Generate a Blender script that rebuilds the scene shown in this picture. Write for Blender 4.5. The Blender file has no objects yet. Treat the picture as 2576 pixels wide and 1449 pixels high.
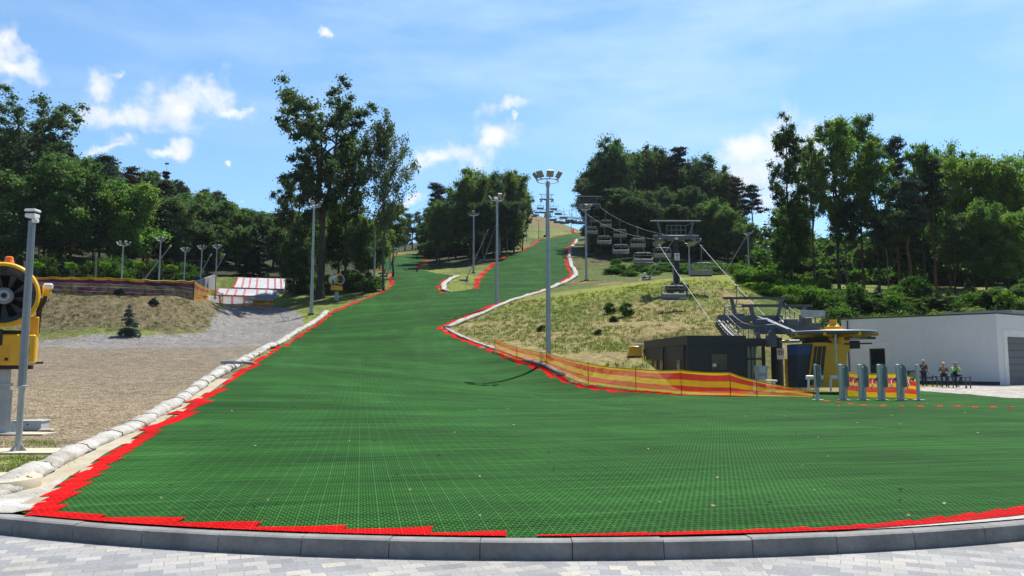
import bpy, bmesh, math, random
import numpy as np
from mathutils import Vector, Matrix
from mathutils.geometry import delaunay_2d_cdt
S = bpy.context.scene
COL = S.collection
R = math.radians
rng = np.random.default_rng(7)
random.seed(7)
# ------------------------------------------------------------------ camera
W0, H0, F0, CAMZ, PITCH = 2576.0, 1449.0, 1946.0, 1.65, R(5.6)
cd = bpy.data.cameras.new('camera'); cam = bpy.data.objects.new('camera', cd); COL.objects.link(cam)
cd.sensor_width = 36; cd.lens = 36 * F0 / W0; cd.clip_start = 0.1; cd.clip_end = 4000
cam.location = (0, 0, CAMZ); cam.rotation_euler = (math.pi / 2 + PITCH, 0, 0)
S.camera = cam
S.view_settings.view_transform = 'Standard'
S.view_settings.look = 'None'
S.view_settings.exposure = 0.45
S.view_settings.gamma = 1.0

def ray(px, py):
    u = (px - W0 / 2) / F0; v = (py - H0 / 2) / F0
    return (u, math.cos(PITCH) + v * math.sin(PITCH), math.sin(PITCH) - v * math.cos(PITCH))
def at(px, py, Y):                      # world point seen at a photo position, Y metres ahead
    r = ray(px, py); t = Y / r[1]
    return Vector((r[0] * t, Y, CAMZ + r[2] * t))
def flat(px, py, z=0.15):               # world point on level ground
    r = ray(px, py); t = (z - CAMZ) / r[2]
    return Vector((r[0] * t, r[1] * t, z))
def azel(px, py):
    r = ray(px, py)
    return math.atan2(r[0], r[1]), math.atan2(r[2], math.hypot(r[0], r[1]))

# ------------------------------------------------------------------ noise
def _h(ix, iy, seed):
    n = (ix * 374761393 + iy * 668265263 + seed * 974711) & 0xffffffff
    n = ((n ^ (n >> 13)) * 1274126177) & 0xffffffff
    return ((n ^ (n >> 16)) & 0xffff) / 65535.0
def vnoise(x, y, seed=0):
    x = np.asarray(x, float); y = np.asarray(y, float)
    ix = np.floor(x).astype(np.int64); iy = np.floor(y).astype(np.int64)
    fx = x - ix; fy = y - iy
    fx = fx * fx * (3 - 2 * fx); fy = fy * fy * (3 - 2 * fy)
    a = _h(ix, iy, seed); b = _h(ix + 1, iy, seed); c = _h(ix, iy + 1, seed); d = _h(ix + 1, iy + 1, seed)
    return (a * (1 - fx) + b * fx) * (1 - fy) + (c * (1 - fx) + d * fx) * fy
def fbm(x, y, oct=4, seed=0):
    s = 0; a = 0.5; t = 0
    for k in range(oct):
        s = s + a * vnoise(x * 2 ** k, y * 2 ** k, seed + k * 17); t += a; a *= 0.5
    return s / t
def sstep(a, b, x):
    t = np.clip((x - a) / (b - a), 0, 1); return t * t * (3 - 2 * t)

# ------------------------------------------------------------------ node helpers
def new_mat(name):
    m = bpy.data.materials.new(name); m.use_nodes = True
    nt = m.node_tree
    return m, nt, nt.nodes['Principled BSDF'], nt.nodes['Material Output']
def N(nt, kind, **kw):
    n = nt.nodes.new(kind)
    for k, v in kw.items(): setattr(n, k, v)
    return n
def mathn(nt, op, a, b=None, c=None, clamp=False):
    n = N(nt, 'ShaderNodeMath', operation=op, use_clamp=clamp)
    for i, v in enumerate((a, b, c)):
        if v is None: continue
        if isinstance(v, (int, float)): n.inputs[i].default_value = v
        else: nt.links.new(v, n.inputs[i])
    return n.outputs[0]
def mixc(nt, fac, a, b, mode='MIX'):
    n = N(nt, 'ShaderNodeMix', data_type='RGBA', blend_type=mode)
    for sock, v in ((n.inputs[0], fac), (n.inputs[6], a), (n.inputs[7], b)):
        if isinstance(v, (int, float)): sock.default_value = v
        elif isinstance(v, tuple): sock.default_value = v if len(v) == 4 else v + (1,)
        else: nt.links.new(v, sock)
    return n.outputs[2]
def noise(nt, vec, scale, detail=3, rough=0.55):
    n = N(nt, 'ShaderNodeTexNoise'); n.inputs['Scale'].default_value = scale
    n.inputs['Detail'].default_value = detail; n.inputs['Roughness'].default_value = rough
    if vec is not None: nt.links.new(vec, n.inputs['Vector'])
    return n.outputs['Fac']
def ramp(nt, fac, stops):
    n = N(nt, 'ShaderNodeValToRGB'); e = n.color_ramp.elements
    while len(e) < len(stops): e.new(0.5)
    for el, (p, c) in zip(e, stops):
        el.position = p; el.color = (c, c, c, 1) if isinstance(c, (int, float)) else tuple(c) + ((1,) if len(c) == 3 else ())
    nt.links.new(fac, n.inputs[0]); return n.outputs[0]
def vary(nt, vec, scale, lo, hi):        # grey multiplier from noise
    return ramp(nt, noise(nt, vec, scale), [(0.3, lo), (0.7, hi)])
def bump(nt, h, strength, dist, bsdf):
    b = N(nt, 'ShaderNodeBump'); b.inputs['Strength'].default_value = strength; b.inputs['Distance'].default_value = dist
    nt.links.new(h, b.inputs['Height']); nt.links.new(b.outputs[0], bsdf.inputs['Normal'])
def objco(nt): return N(nt, 'ShaderNodeTexCoord').outputs['Object']
MATS = {}
def mat(name, col, rough=0.6, metal=0.0, var=0.12, scale=3.0, bmp=0.0, spec=0.5):
    if name in MATS: return MATS[name]
    m, nt, b, o = new_mat(name)
    co = objco(nt)
    v = vary(nt, co, scale, 1 - var, 1 + var * 0.6)
    v2 = vary(nt, co, scale * 9, 1 - var * 0.5, 1 + var * 0.3)
    c = mixc(nt, 1.0, mixc(nt, 1.0, tuple(col), v, 'MULTIPLY'), v2, 'MULTIPLY')
    nt.links.new(c, b.inputs['Base Color'])
    b.inputs['Roughness'].default_value = rough; b.inputs['Metallic'].default_value = metal
    b.inputs['Specular IOR Level'].default_value = spec
    if bmp: bump(nt, noise(nt, co, scale * 6, 4), bmp, 0.02, b)
    MATS[name] = m
    return m

# ------------------------------------------------------------------ mesh builder
def link(o, parent=None):
    COL.objects.link(o)
    if parent is not None: o.parent = parent
    return o
def tag(o, label=None, cat=None, group=None, kind=None):
    if label: o['label'] = label
    if cat: o['category'] = cat
    if group: o['group'] = group
    if kind: o['kind'] = kind
    return o
def thing(name, label, cat, loc=(0, 0, 0), rz=0.0, group=None):
    o = bpy.data.objects.new(name, None); o.empty_display_size = 0.3
    o.location = loc; o.rotation_euler = (0, 0, rz)
    return tag(link(o), label, cat, group)
def raw_mesh(name, V, Fs, mt=None, parent=None, smooth=False, uv=None, col=None):
    V = np.asarray(V, np.float32); me = bpy.data.meshes.new(name)
    me.vertices.add(len(V)); me.vertices.foreach_set('co', V.ravel())
    if isinstance(Fs, np.ndarray):
        n, k = Fs.shape
        me.loops.add(n * k); me.loops.foreach_set('vertex_index', Fs.astype(np.int32).ravel())
        me.polygons.add(n); me.polygons.foreach_set('loop_start', np.arange(0, n * k, k, dtype=np.int32))
    else:
        idx = [i for f in Fs for i in f]; ls = np.cumsum([0] + [len(f) for f in Fs[:-1]]) if len(Fs) else []
        me.loops.add(len(idx)); me.loops.foreach_set('vertex_index', np.asarray(idx, np.int32))
        me.polygons.add(len(Fs)); me.polygons.foreach_set('loop_start', np.asarray(ls, np.int32))
    me.polygons.foreach_set('use_smooth', np.full(len(me.polygons), bool(smooth)))
    me.update(calc_edges=True); me.validate()
    if col is not None:
        a = me.color_attributes.new('Col', 'FLOAT_COLOR', 'POINT')
        c = np.ones((len(V), 4), np.float32); c[:, :3] = col; a.data.foreach_set('color', c.ravel())
    if uv is not None:
        l = me.uv_layers.new(name='UVMap'); vi = np.empty(len(me.loops), np.int32); me.loops.foreach_get('vertex_index', vi)
        l.data.foreach_set('uv', np.asarray(uv, np.float32)[vi].ravel())
    if mt: me.materials.append(mt)
    return link(bpy.data.objects.new(name, me), parent)
def frame(d):
    d = Vector(d).normalized(); up = Vector((0, 0, 1)) if abs(d.z) < 0.95 else Vector((0, 1, 0))
    a = d.cross(up).normalized(); return a, a.cross(d).normalized(), d     # side, up, along
class MB:
    def __init__(s): s.v = []; s.f = []
    def add(s, vs, fs):
        n = len(s.v); s.v += [tuple(p) for p in vs]; s.f += [tuple(i + n for i in f) for f in fs]; return s
    def box(s, c, d, rz=0.0, bev=0.0):
        x, y, z = d[0] / 2, d[1] / 2, d[2] / 2; ca, sa = math.cos(rz), math.sin(rz)
        b = min(bev, x * .45, y * .45, z * .45)
        def P(a, e, g): return (c[0] + a * ca - e * sa, c[1] + a * sa + e * ca, c[2] + g)
        if b <= 0:
            vs = [P(i * x, j * y, k * z) for k in (-1, 1) for j in (-1, 1) for i in (-1, 1)]
            return s.add(vs, [(0, 2, 3, 1), (4, 5, 7, 6), (0, 1, 5, 4), (2, 6, 7, 3), (0, 4, 6, 2), (1, 3, 7, 5)])
        rings = []
        for (k, sx, sy) in ((-z, x - b, y - b), (-z + b, x, y), (z - b, x, y), (z, x - b, y - b)):
            q = b
            rings.append([P(sx - q, -sy, k), P(sx, -sy + q, k), P(sx, sy - q, k), P(sx - q, sy, k), P(-sx + q, sy, k), P(-sx, sy - q, k), P(-sx, -sy + q, k), P(-sx + q, -sy, k)])
        vs = [p for r in rings for p in r]; fs = [tuple(range(7, -1, -1)), tuple(range(24, 32))]
        for r in range(3):
            for i in range(8): fs.append((r * 8 + i, r * 8 + (i + 1) % 8, r * 8 + 8 + (i + 1) % 8, r * 8 + 8 + i))
        return s.add(vs, fs)
    def beam(s, p, q, w, h):
        p = Vector(p); q = Vector(q); a, u, d = frame(q - p); vs = []
        for e in (p, q):
            for (i, j) in ((-1, -1), (1, -1), (1, 1), (-1, 1)): vs.append(e + a * (i * w / 2) + u * (j * h / 2))
        return s.add(vs, [(3, 2, 1, 0), (4, 5, 6, 7)] + [(i, (i + 1) % 4, 4 + (i + 1) % 4, 4 + i) for i in range(4)])
    def tube(s, pts, rad, n=8, cap=True):
        pts = [Vector(p) for p in pts]; m = len(pts)
        if isinstance(rad, (int, float)): rad = [rad] * m
        vs = []; prev = None
        for i in range(m):
            d = pts[min(i + 1, m - 1)] - pts[max(i - 1, 0)]
            if d.length < 1e-9: d = Vector((0, 0, 1))
            d.normalize()
            if prev is None: a = frame(d)[0]
            else:
                a = prev - d * prev.dot(d)
                a = a.normalized() if a.length > 1e-6 else frame(d)[0]
            prev = a; u = d.cross(a)
            for k in range(n):
                t = 2 * math.pi * k / n; vs.append(pts[i] + (a * math.cos(t) + u * math.sin(t)) * rad[i])
        fs = [(i * n + k, i * n + (k + 1) % n, (i + 1) * n + (k + 1) % n, (i + 1) * n + k) for i in range(m - 1) for k in range(n)]
        if cap: fs += [tuple(range(n - 1, -1, -1)), tuple((m - 1) * n + k for k in range(n))]
        return s.add(vs, fs)
    def lathe(s, prof, n=24, c=(0, 0, 0), axis=(0, 0, 1), cap=True):
        a, u, d = frame(axis); c = Vector(c); vs = []
        for (r, z) in prof:
            for k in range(n):
                t = 2 * math.pi * k / n; vs.append(c + d * z + (a * math.cos(t) + u * math.sin(t)) * r)
        m = len(prof)
        fs = [(i * n + k, i * n + (k + 1) % n, (i + 1) * n + (k + 1) % n, (i + 1) * n + k) for i in range(m - 1) for k in range(n)]
        if cap and prof[0][0] > 1e-4: fs.append(tuple(range(n - 1, -1, -1)))
        if cap and prof[-1][0] > 1e-4: fs.append(tuple((m - 1) * n + k for k in range(n)))
        return s.add(vs, fs)
    def prism(s, poly, z0, z1):
        n = len(poly); vs = [(p[0], p[1], z0) for p in poly] + [(p[0], p[1], z1) for p in poly]
        return s.add(vs, [tuple(range(n - 1, -1, -1)), tuple(range(n, 2 * n))] + [(i, (i + 1) % n, n + (i + 1) % n, n + i) for i in range(n)])
    def extr(s, poly, axis_p, axis_q):     # polygon in 3D swept from 0 to the vector between two points
        d = Vector(axis_q) - Vector(axis_p); n = len(poly)
        vs = [Vector(p) for p in poly] + [Vector(p) + d for p in poly]
        return s.add(vs, [tuple(range(n - 1, -1, -1)), tuple(range(n, 2 * n))] + [(i, (i + 1) % n, n + (i + 1) % n, n + i) for i in range(n)])
    def build(s, name, m, parent=None, smooth=False):
        o = raw_mesh(name, s.v, s.f, m, parent)
        bm = bmesh.new(); bm.from_mesh(o.data); bmesh.ops.recalc_face_normals(bm, faces=bm.faces); bm.to_mesh(o.data); bm.free()
        if smooth:
            o.data.polygons.foreach_set('use_smooth', np.ones(len(o.data.polygons), bool))
            try: o.data.set_sharp_from_angle(angle=R(40))
            except Exception: pass
        return o
def children(o): return [c for c in bpy.data.objects if c.parent == o]
def copy_tree(o, parent=None, kids=None):
    c = o.copy(); COL.objects.link(c)
    if parent is not None: c.parent = parent
    for ch in (kids if kids is not None else children(o)): copy_tree(ch, c)
    return c
# ------------------------------------------------------------------ terrain
# mat outline as (photo x, photo y, metres ahead); None = on the level forecourt
LEFT = [(55, 1290, None), (150, 1222, None), (235, 1165, None), (330, 1105, 15.2), (440, 1043, 21), (520, 985, 29), (600, 930, 38), (700, 868, 59), (822, 790, 85), (870, 770, 91),
        (930, 747, 100), (965, 731, 106), (988, 712, 112), (978, 700, 118), (988, 690, 124), (962, 680, 136), (942, 657, 165), (953, 647, 178), (1020, 637, 198), (1092, 629, 212)]
LEFT_R = [(1100, 634, 210), (1087, 645, 200), (1068, 661, 176), (1050, 681, 150), (1095, 689, 130), (1147, 694, 120)]
ISLE = [(1122, 703, 114), (1108, 717, 107), (1106, 731, 103), (1120, 737, 101), (1165, 731, 103), (1197, 725, 105)]
RIGHT_L = [(1200, 708, 113), (1212, 690, 125), (1246, 657, 150), (1310, 632, 178), (1345, 615, 215), (1372, 603, 250), (1420, 592, 275), (1462, 586, 298), (1495, 585, 303)]
RIGHT_R = [(1490, 590, 262), (1466, 593, 247), (1447, 602, 222), (1430, 622, 180), (1425, 648, 150), (1430, 672, 134), (1440, 690, 122), (1400, 716, 111), (1370, 730, 104), (1300, 752, 92),
           (1240, 769, 84), (1165, 800, 76), (1106, 826, 71), (1160, 853, 64), (1245, 886, 57), (1330, 925, 50), (1400, 950, 46), (1470, 975, 43), (1560, 986, 40), (1700, 992, 38)]
FAR_R = [(1860, 996, None), (2040, 999, None), (2060, 988, None), (2200, 984, None), (2320, 984, None), (2440, 992, None), (2576, 1003, None), (2800, 1016, None)]
def w3(e): return flat(e[0], e[1]) if e[2] is None else at(*e)
CTRL = []
def C(*pts):
    for p in pts: CTRL.append(tuple(at(*p)))
C(*[e for e in LEFT + LEFT_R + ISLE + RIGHT_L + RIGHT_R if e[2] is not None])
for (x, y) in [(-12, 6), (-6, 9), (0, 8), (6, 8), (12, 6), (-14, 13), (-9, 13), (-4, 14), (3, 14), (10, 14), (20, 12), (3, 24), (8, 24), (16, 22), (26, 20), (10, 33), (16, 34), (24, 34), (36, 30), (16, 42), (20, 48), (26, 44),
               (27, 52), (34, 50), (44, 46), (60, 40), (36, 60), (48, 58), (12, 42), (30, 40), (-24, 8), (-24, 14), (40, 12), (70, 24), (-40, 8)]:
    CTRL.append((x, y, 0.15))
C((1420, 905, 50), (1380, 895, 50), (1620, 915, 46), (1700, 930, 44))
# left lot, bank and the ground behind it
C((0, 1090, 17), (130, 1085, 17.5), (300, 1000, 26), (60, 1000, 25), (-300, 1000, 25), (300, 926, 38), (0, 926, 38), (-400, 926, 38), (300, 880, 50), (0, 880, 50), (500, 880, 52), (640, 866, 60),
  (100, 840, 62), (300, 839, 64), (450, 836, 67), (530, 828, 71), (556, 795, 79), (-300, 840, 60), (-700, 845, 56),
  (100, 728, 68), (300, 731, 71), (430, 735, 74), (492, 742, 79), (525, 764, 82), (-300, 728, 66), (-700, 728, 62),
  (100, 727, 74), (300, 729, 77), (450, 730, 80), (490, 728, 84), (620, 768, 98), (700, 768, 99), (740, 800, 86), (765, 780, 88), (720, 778, 94), (690, 830, 72), (600, 800, 82), (545, 766, 95), (512, 750, 99.5), (530, 764, 97), (562, 776, 90), (508, 743, 104),
  (540, 700, 122), (620, 702, 122), (715, 703, 124), (560, 727, 104), (690, 740, 106), (740, 745, 103), (780, 735, 110), (860, 752, 98), (920, 728, 110),
  (60, 716, 95), (300, 716, 96), (460, 716, 100), (-300, 716, 92), (60, 660, 125), (300, 660, 130), (500, 690, 130), (700, 690, 140), (850, 700, 130), (930, 680, 140),
  (-200, 420, 230), (60, 470, 220), (300, 540, 220), (500, 600, 220), (700, 650, 230), (850, 650, 230), (1000, 630, 250), (-900, 400, 230), (1040, 612, 300), (950, 628, 300))
# the right bank, its crest and the grass and wood above it
C((1180, 838, 68), (1250, 800, 78), (1300, 860, 62), (1350, 800, 76), (1450, 840, 63), (1450, 780, 79), (1550, 860, 58), (1600, 800, 70), (1550, 760, 80), (1650, 870, 54), (1700, 800, 68), (1750, 860, 56), (1800, 830, 62),
  (1395, 738, 96), (1450, 735, 90), (1550, 730, 87), (1640, 725, 84), (1700, 728, 82), (1760, 712, 86), (1850, 703, 90), (1950, 700, 94),
  (1450, 706, 118), (1520, 704, 118), (1620, 704, 112), (1750, 700, 108), (1850, 698, 106), (1480, 645, 157), (1560, 650, 160), (1650, 660, 150), (1750, 670, 142), (1850, 680, 135), (1950, 686, 130),
  (1820, 770, 74), (1900, 745, 82), (1870, 820, 66), (1980, 740, 92), (2070, 745, 92), (2200, 742, 92), (2350, 748, 90), (2500, 756, 88), (2650, 760, 86), (2000, 800, 74), (2150, 800, 74), (2300, 800, 73), (2500, 800, 72), (2700, 800, 70),
  (2000, 850, 64), (2150, 880, 66), (2000, 705, 120), (2200, 705, 122), (2400, 710, 120), (2600, 715, 118), (3000, 730, 100),
  (1150, 660, 160), (1200, 640, 175), (1110, 655, 170), (1260, 630, 185), (1180, 620, 210), (1280, 600, 230), (1330, 586, 280))
C((1318, 560, 330), (1318, 536, 385), (1360, 542, 372), (1400, 558, 350), (1436, 578, 330), (1462, 588, 335), (1500, 590, 340), (1250, 560, 360), (1340, 538, 420), (1600, 610, 300), (1800, 640, 280))
for (x, y, z) in [(50, 420, 44), (20, 500, 40), (-10, 470, 74), (100, 300, 34), (160, 300, 22), (160, 180, 18), (-60, 420, 50), (-160, 420, 60), (60, 480, 40), (250, 300, 20)]: CTRL.append((x, y, z))
CP = np.array(CTRL)
KQ = 10.0
def qmap(x, y):
    r = np.clip(np.hypot(x, y), 4.0, 480.0); a = np.clip(np.arctan2(x, y), -1.25, 1.25)
    return a * KQ * 1.3, np.log(r) * KQ
def phi(d2): return np.sqrt(d2 + 0.25)
_qx, _qy = qmap(CP[:, 0], CP[:, 1])
_zz = CP[:, 2] / (1 + 0.012 * CP[:, 1])
_n = len(CP)
_A = np.zeros((_n + 1, _n + 1)); _A[:_n, :_n] = phi((_qx[:, None] - _qx) ** 2 + (_qy[:, None] - _qy) ** 2) - np.eye(_n) * 0.10
_A[:_n, _n] = 1; _A[_n, :_n] = 1
_w = np.linalg.solve(_A, np.append(_zz, 0))
KC = (0.3, 20.95); KR = 14.05            # kerb circle: centre, radius of its back edge
def gz(x, y):
    x = np.asarray(x, float); y = np.asarray(y, float); sh = x.shape
    xf = x.ravel(); yf = y.ravel(); out = np.empty(len(xf))
    for i in range(0, len(xf), 20000):
        a, b = qmap(xf[i:i + 20000], yf[i:i + 20000])
        z = phi((a[:, None] - _qx) ** 2 + (b[:, None] - _qy) ** 2) @ _w[:_n] + _w[_n]
        out[i:i + 20000] = z * (1 + 0.012 * np.clip(yf[i:i + 20000], 0, 480))
    r = np.hypot(xf, yf); az = np.abs(np.arctan2(xf, yf))
    k = sstep(12.5, 18.5, r)
    # level forecourt in front of the lift station and the building
    out = 0.15 * (1 - k) + out * k
    g = sstep(8.1, 9.1, xf) * (1 - sstep(56, 62, yf)) * sstep(38, 42, yf)
    g = np.maximum(g, sstep(6, 12, xf) * (1 - sstep(38, 43, yf)))
    g = np.maximum(g, sstep(12, 17, xf) * (1 - sstep(56, 62, yf)))
    out = out * (1 - g) + 0.15 * g
    g2 = sstep(20, 27, xf) * (1 - sstep(61, 76, yf))
    out = out * (1 - g2) + 0.15 * g2
    out = out * (1 - sstep(1.4, 2.0, az)) + 0.0
    rk = np.hypot(xf - KC[0], yf - KC[1]); pv = ((rk > KR + 0.02) & (yf < 14)) | (yf < -1)
    out = out - 0.06 * sstep(KR - 0.35, KR - 0.08, rk) * (yf < 14)
    out = np.where(pv, -0.12, out)
    return out.reshape(sh)
def gz1(x, y): return float(gz(np.array([x]), np.array([y]))[0])
def G(px, Y, dz=0.0):                    # ground point on the photo column px, Y metres ahead
    x = (px - W0 / 2) / F0 * Y / (math.cos(PITCH) + 0.0); x = (px - W0 / 2) / F0 * Y * 1.0
    for _ in range(4):
        z = gz1(x, Y); # solve the small tilt term
        t = (Y * math.cos(PITCH) + (z - CAMZ) * math.sin(PITCH)); x = (px - W0 / 2) / F0 * t
    return Vector((x, Y, gz1(x, Y) + dz))
def to_px(p):
    y = p[1] * math.cos(PITCH) + (p[2] - CAMZ) * math.sin(PITCH); zz = -p[1] * math.sin(PITCH) + (p[2] - CAMZ) * math.cos(PITCH)
    return W0 / 2 + F0 * p[0] / y, H0 / 2 - F0 * zz / y
def dense(pl, step=0.5, close=False):
    out = []
    P = [Vector(p) for p in pl] + ([Vector(pl[0])] if close else [])
    for a, b in zip(P[:-1], P[1:]):
        n = max(1, int((b - a).length / step))
        for i in range(n): out.append(a.lerp(b, i / n))
    out.append(P[-1]); return out
def smooth_pl(pl, it=2):                 # Chaikin, ends kept
    P = [Vector(p) for p in pl]
    for _ in range(it):
        Q = [P[0]]
        for a, b in zip(P[:-1], P[1:]): Q += [a.lerp(b, 0.25), a.lerp(b, 0.75)]
        P = Q + [P[-1]]
    return P
def inpoly(x, y, poly):
    c = np.zeros(x.shape, bool); n = len(poly)
    for i in range(n):
        x1, y1 = poly[i][0], poly[i][1]; x2, y2 = poly[i - 1][0], poly[i - 1][1]
        if y1 == y2: continue
        c ^= ((y1 > y) != (y2 > y)) & (x < (x2 - x1) * (y - y1) / (y2 - y1) + x1)
    return c
def polydist(x, y, pl):
    d = np.full(x.shape, 1e9)
    for a, b in zip(pl[:-1], pl[1:]):
        ax, ay, bx, by = a[0], a[1], b[0], b[1]; L = (bx - ax) ** 2 + (by - ay) ** 2 + 1e-9
        t = np.clip(((x - ax) * (bx - ax) + (y - ay) * (by - ay)) / L, 0, 1)
        d = np.minimum(d, np.hypot(x - ax - t * (bx - ax), y - ay - t * (by - ay)))
    return d
MAT_EDGE = [w3(e) for e in LEFT + LEFT_R + ISLE + RIGHT_L + RIGHT_R + FAR_R]
arc = []
for k in range(61):
    t = R(-90 + 48 - 96 * k / 60); arc.append(Vector((KC[0] + (KR + 0.012) * math.cos(t), KC[1] + (KR + 0.012) * math.sin(t), 0.15)))
p0 = MAT_EDGE[0]
arc = [p for p in arc if p.x > p0.x + 0.1] + [Vector((p0.x + 0.03, p0.y - 0.02, 0.15))]
mat_poly = [Vector((p.x, p.y)) for p in dense(smooth_pl(MAT_EDGE[:len(LEFT)], 1), 0.8)]
mat_poly += [Vector((p.x, p.y)) for p in dense(MAT_EDGE[len(LEFT):], 0.8)]
right_end = Vector((KC[0] + 26, KC[1] + 2)) 
mat_poly += [right_end] + [Vector((p.x, p.y)) for p in arc]
def clean(pl, eps=0.12):
    out = []
    for p in pl:
        if not out or (p - out[-1]).length > eps: out.append(p)
    return out
mat_poly = clean(mat_poly)
px_ = np.array([p.x for p in mat_poly]); py_ = np.array([p.y for p in mat_poly])
# terrain sheet: polar grid, fine where the photo looks
az = np.concatenate([np.linspace(-2.2, -0.66, 40)[:-1], np.linspace(-0.66, 0.66, 620), np.linspace(0.66, 2.2, 40)[1:]])
rr = np.concatenate([np.exp(np.linspace(math.log(4.5), math.log(150), 460)), np.exp(np.linspace(math.log(150), math.log(1400), 110))[1:]])
AZ, RR = np.meshgrid(az, rr)
TX, TY = RR * np.sin(AZ), RR * np.cos(AZ)
TZ = gz(TX, TY)
TZ = TZ + np.where((TZ > 0.3), (fbm(TX * 0.6, TY * 0.6, 3, 5) - 0.5) * 0.25 * sstep(0.3, 3.0, TZ), 0) * sstep(20, 45, RR)
IN = inpoly(TX, TY, mat_poly)
_d = polydist(TX[IN], TY[IN], mat_poly[::2] + [mat_poly[0]])
TZ[IN] = gz(TX[IN], TY[IN]) - 0.22 * sstep(0.1, 0.9, _d)
def zone(pts): return [(w3(p) if len(p) == 3 else Vector(p)) for p in pts]
def g3(px, Y): return G(px, Y)
brown = [g3(-900, 6), g3(-900, 57), (g3(100, 57.5)), g3(400, 55), g3(690, 59), g3(600, 38), g3(440, 21), flat(180, 1155), flat(0, 1205), g3(-900, 9)]
grey = [g3(-900, 57), g3(100, 57.5), g3(400, 55), g3(690, 59), g3(742, 70), g3(770, 78), g3(756, 86), g3(712, 96), g3(640, 101), g3(545, 97), g3(560, 84), g3(520, 69), g3(450, 66.0), g3(100, 60.5), g3(-900, 58)]
bankL = [g3(-900, 58), g3(100, 62), g3(450, 66.6), g3(530, 70), g3(553, 78), g3(530, 83), g3(490, 79), g3(430, 74.5), g3(100, 68.5), g3(-900, 63)]
wlot = [flat(2300, 976), flat(2330, 986), flat(2576, 1005), flat(3200, 1040), flat(3200, 950), flat(2576, 960)]
n1 = fbm(TX * 0.22, TY * 0.22, 4, 1); n2 = fbm(TX * 1.1, TY * 1.1, 3, 2); n3 = fbm(TX * 0.06, TY * 0.06, 3, 3)
def lerp3(a, b, t): return np.asarray(a) * (1 - t[..., None]) + np.asarray(b) * t[..., None]
grass_d = np.array((0.13, 0.17, 0.045)); grass_b = np.array((0.20, 0.26, 0.045)); straw = np.array((0.34, 0.275, 0.12)); soil = np.array((0.24, 0.175, 0.095)); forest = np.array((0.035, 0.04, 0.02))
TC = lerp3(grass_d, grass_b, sstep(0.4, 0.65, n1)); TC = lerp3(TC, straw * 0.8, sstep(0.5, 0.7, n2) * 0.6)
# the sunny bank on the right: straw low down, greener to the crest
mR = sstep(4, 8, TX + 0.0) * (TY > 40)
tipx = (TY > 45) & (TY < 112) & (TX > -10)
hgt = TZ
gR = sstep(0.25, 0.75, n1 * 0.75 + n2 * 0.35 + sstep(66, 90, TY) * 0.32 - 0.20)
cR = lerp3(straw * (0.8 + 0.35 * n2[..., None]), np.array((0.17, 0.21, 0.05)), gR)
cR = lerp3(cR, soil, sstep(0.62, 0.78, n2) * 0.6)
cR = lerp3(cR, np.array((0.30, 0.33, 0.05)), sstep(80, 86, TY) * (1 - sstep(92, 99, TY)) * 0.75 * sstep(0.3, 0.5, n1))
TC = np.where(((TX > -12) & (TY > 43) & (TY < 100))[..., None], cR, TC)
m = ((TX > 5) & (TY > 98) & (TY < 135)); TC = np.where(m[..., None], lerp3(lerp3(grass_d, grass_d * 0.8, n1), soil * 1.15, sstep(0.5, 0.62, n1) * (1 - sstep(112, 122, TY))), TC)
m = ((TX > 5) & (TY >= 135) & (TY < 255)); TC = np.where(m[..., None], lerp3(grass_d * 0.75, soil * 0.7, sstep(0.5, 0.7, n1)), TC)
m = (TY > 305); TC = np.where(m[..., None], lerp3(np.array((0.15, 0.16, 0.05)), np.array((0.21, 0.17, 0.08)), sstep(0.35, 0.6, fbm(TX * 0.05, TY * 0.02, 4, 8))), TC)
pxT = W0 / 2 + F0 * TX / np.maximum(TY, 1) + (n2 - 0.5) * 60
TYo = TY; TY = TY + (n1 - 0.5) * 22 * sstep(60, 100, TY)
mF = ((pxT < 960) & (TY > 88 + 0 * TX) & (pxT < 500)) | ((pxT < 745) & (TY > 126)) | ((pxT > 745) & (pxT < 935) & (TY > 122)) | ((pxT > 1070) & (pxT < 1290) & (TY > 150) & (TX < -2)) | ((pxT > 1500) & (pxT < 1900) & (TY > 150) & (TY < 300)) | ((pxT > 1900) & (TY > 112)) | ((pxT < 1100) & (TY > 215))
TC = np.where(mF[..., None], lerp3(forest, forest * 2.2, n2), TC)
m = (pxT > 1890) & (TY > 70) & (TY <= 112); TC = np.where(m[..., None], lerp3(np.array((0.10, 0.15, 0.03)), np.array((0.28, 0.29, 0.07)), sstep(0.42, 0.6, n1)), TC)
TY = TYo
jx, jy = TX + (n2 - 0.5) * 2.2, TY + (n1 - 0.5) * 3.0
cB = lerp3(np.array((0.185, 0.150, 0.085)), np.array((0.095, 0.125, 0.035)), sstep(0.50, 0.72, n1 * 0.8 + n2 * 0.3))
cB = lerp3(cB, np.array((0.24, 0.20, 0.12)), sstep(0.55, 0.7, n2) * 0.5)
TC = np.where(inpoly(jx, jy, bankL)[..., None], cB, TC)
GV = np.zeros(TX.shape)
mb = inpoly(jx, jy, brown); TC = np.where(mb[..., None], lerp3(np.array((0.285, 0.225, 0.148)), np.array((0.24, 0.20, 0.15)), sstep(20, 50, TY)) * (0.88 + 0.24 * n1[..., None]), TC); GV = np.where(mb, 1, GV)
mg = inpoly(TX + (n2 - 0.5) * 0.8, TY + (n2 - 0.5) * 1.0, grey); TC = np.where(mg[..., None], lerp3(np.array((0.225, 0.205, 0.185)), np.array((0.30, 0.29, 0.29)), n1), TC); GV = np.where(mg, 1, GV)
mw = inpoly(TX, TY, wlot); TC = np.where(mw[..., None], np.array((0.50, 0.46, 0.42)) * (0.8 + 0.35 * n2[..., None]), TC); GV = np.where(mw, 1, GV)
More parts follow.
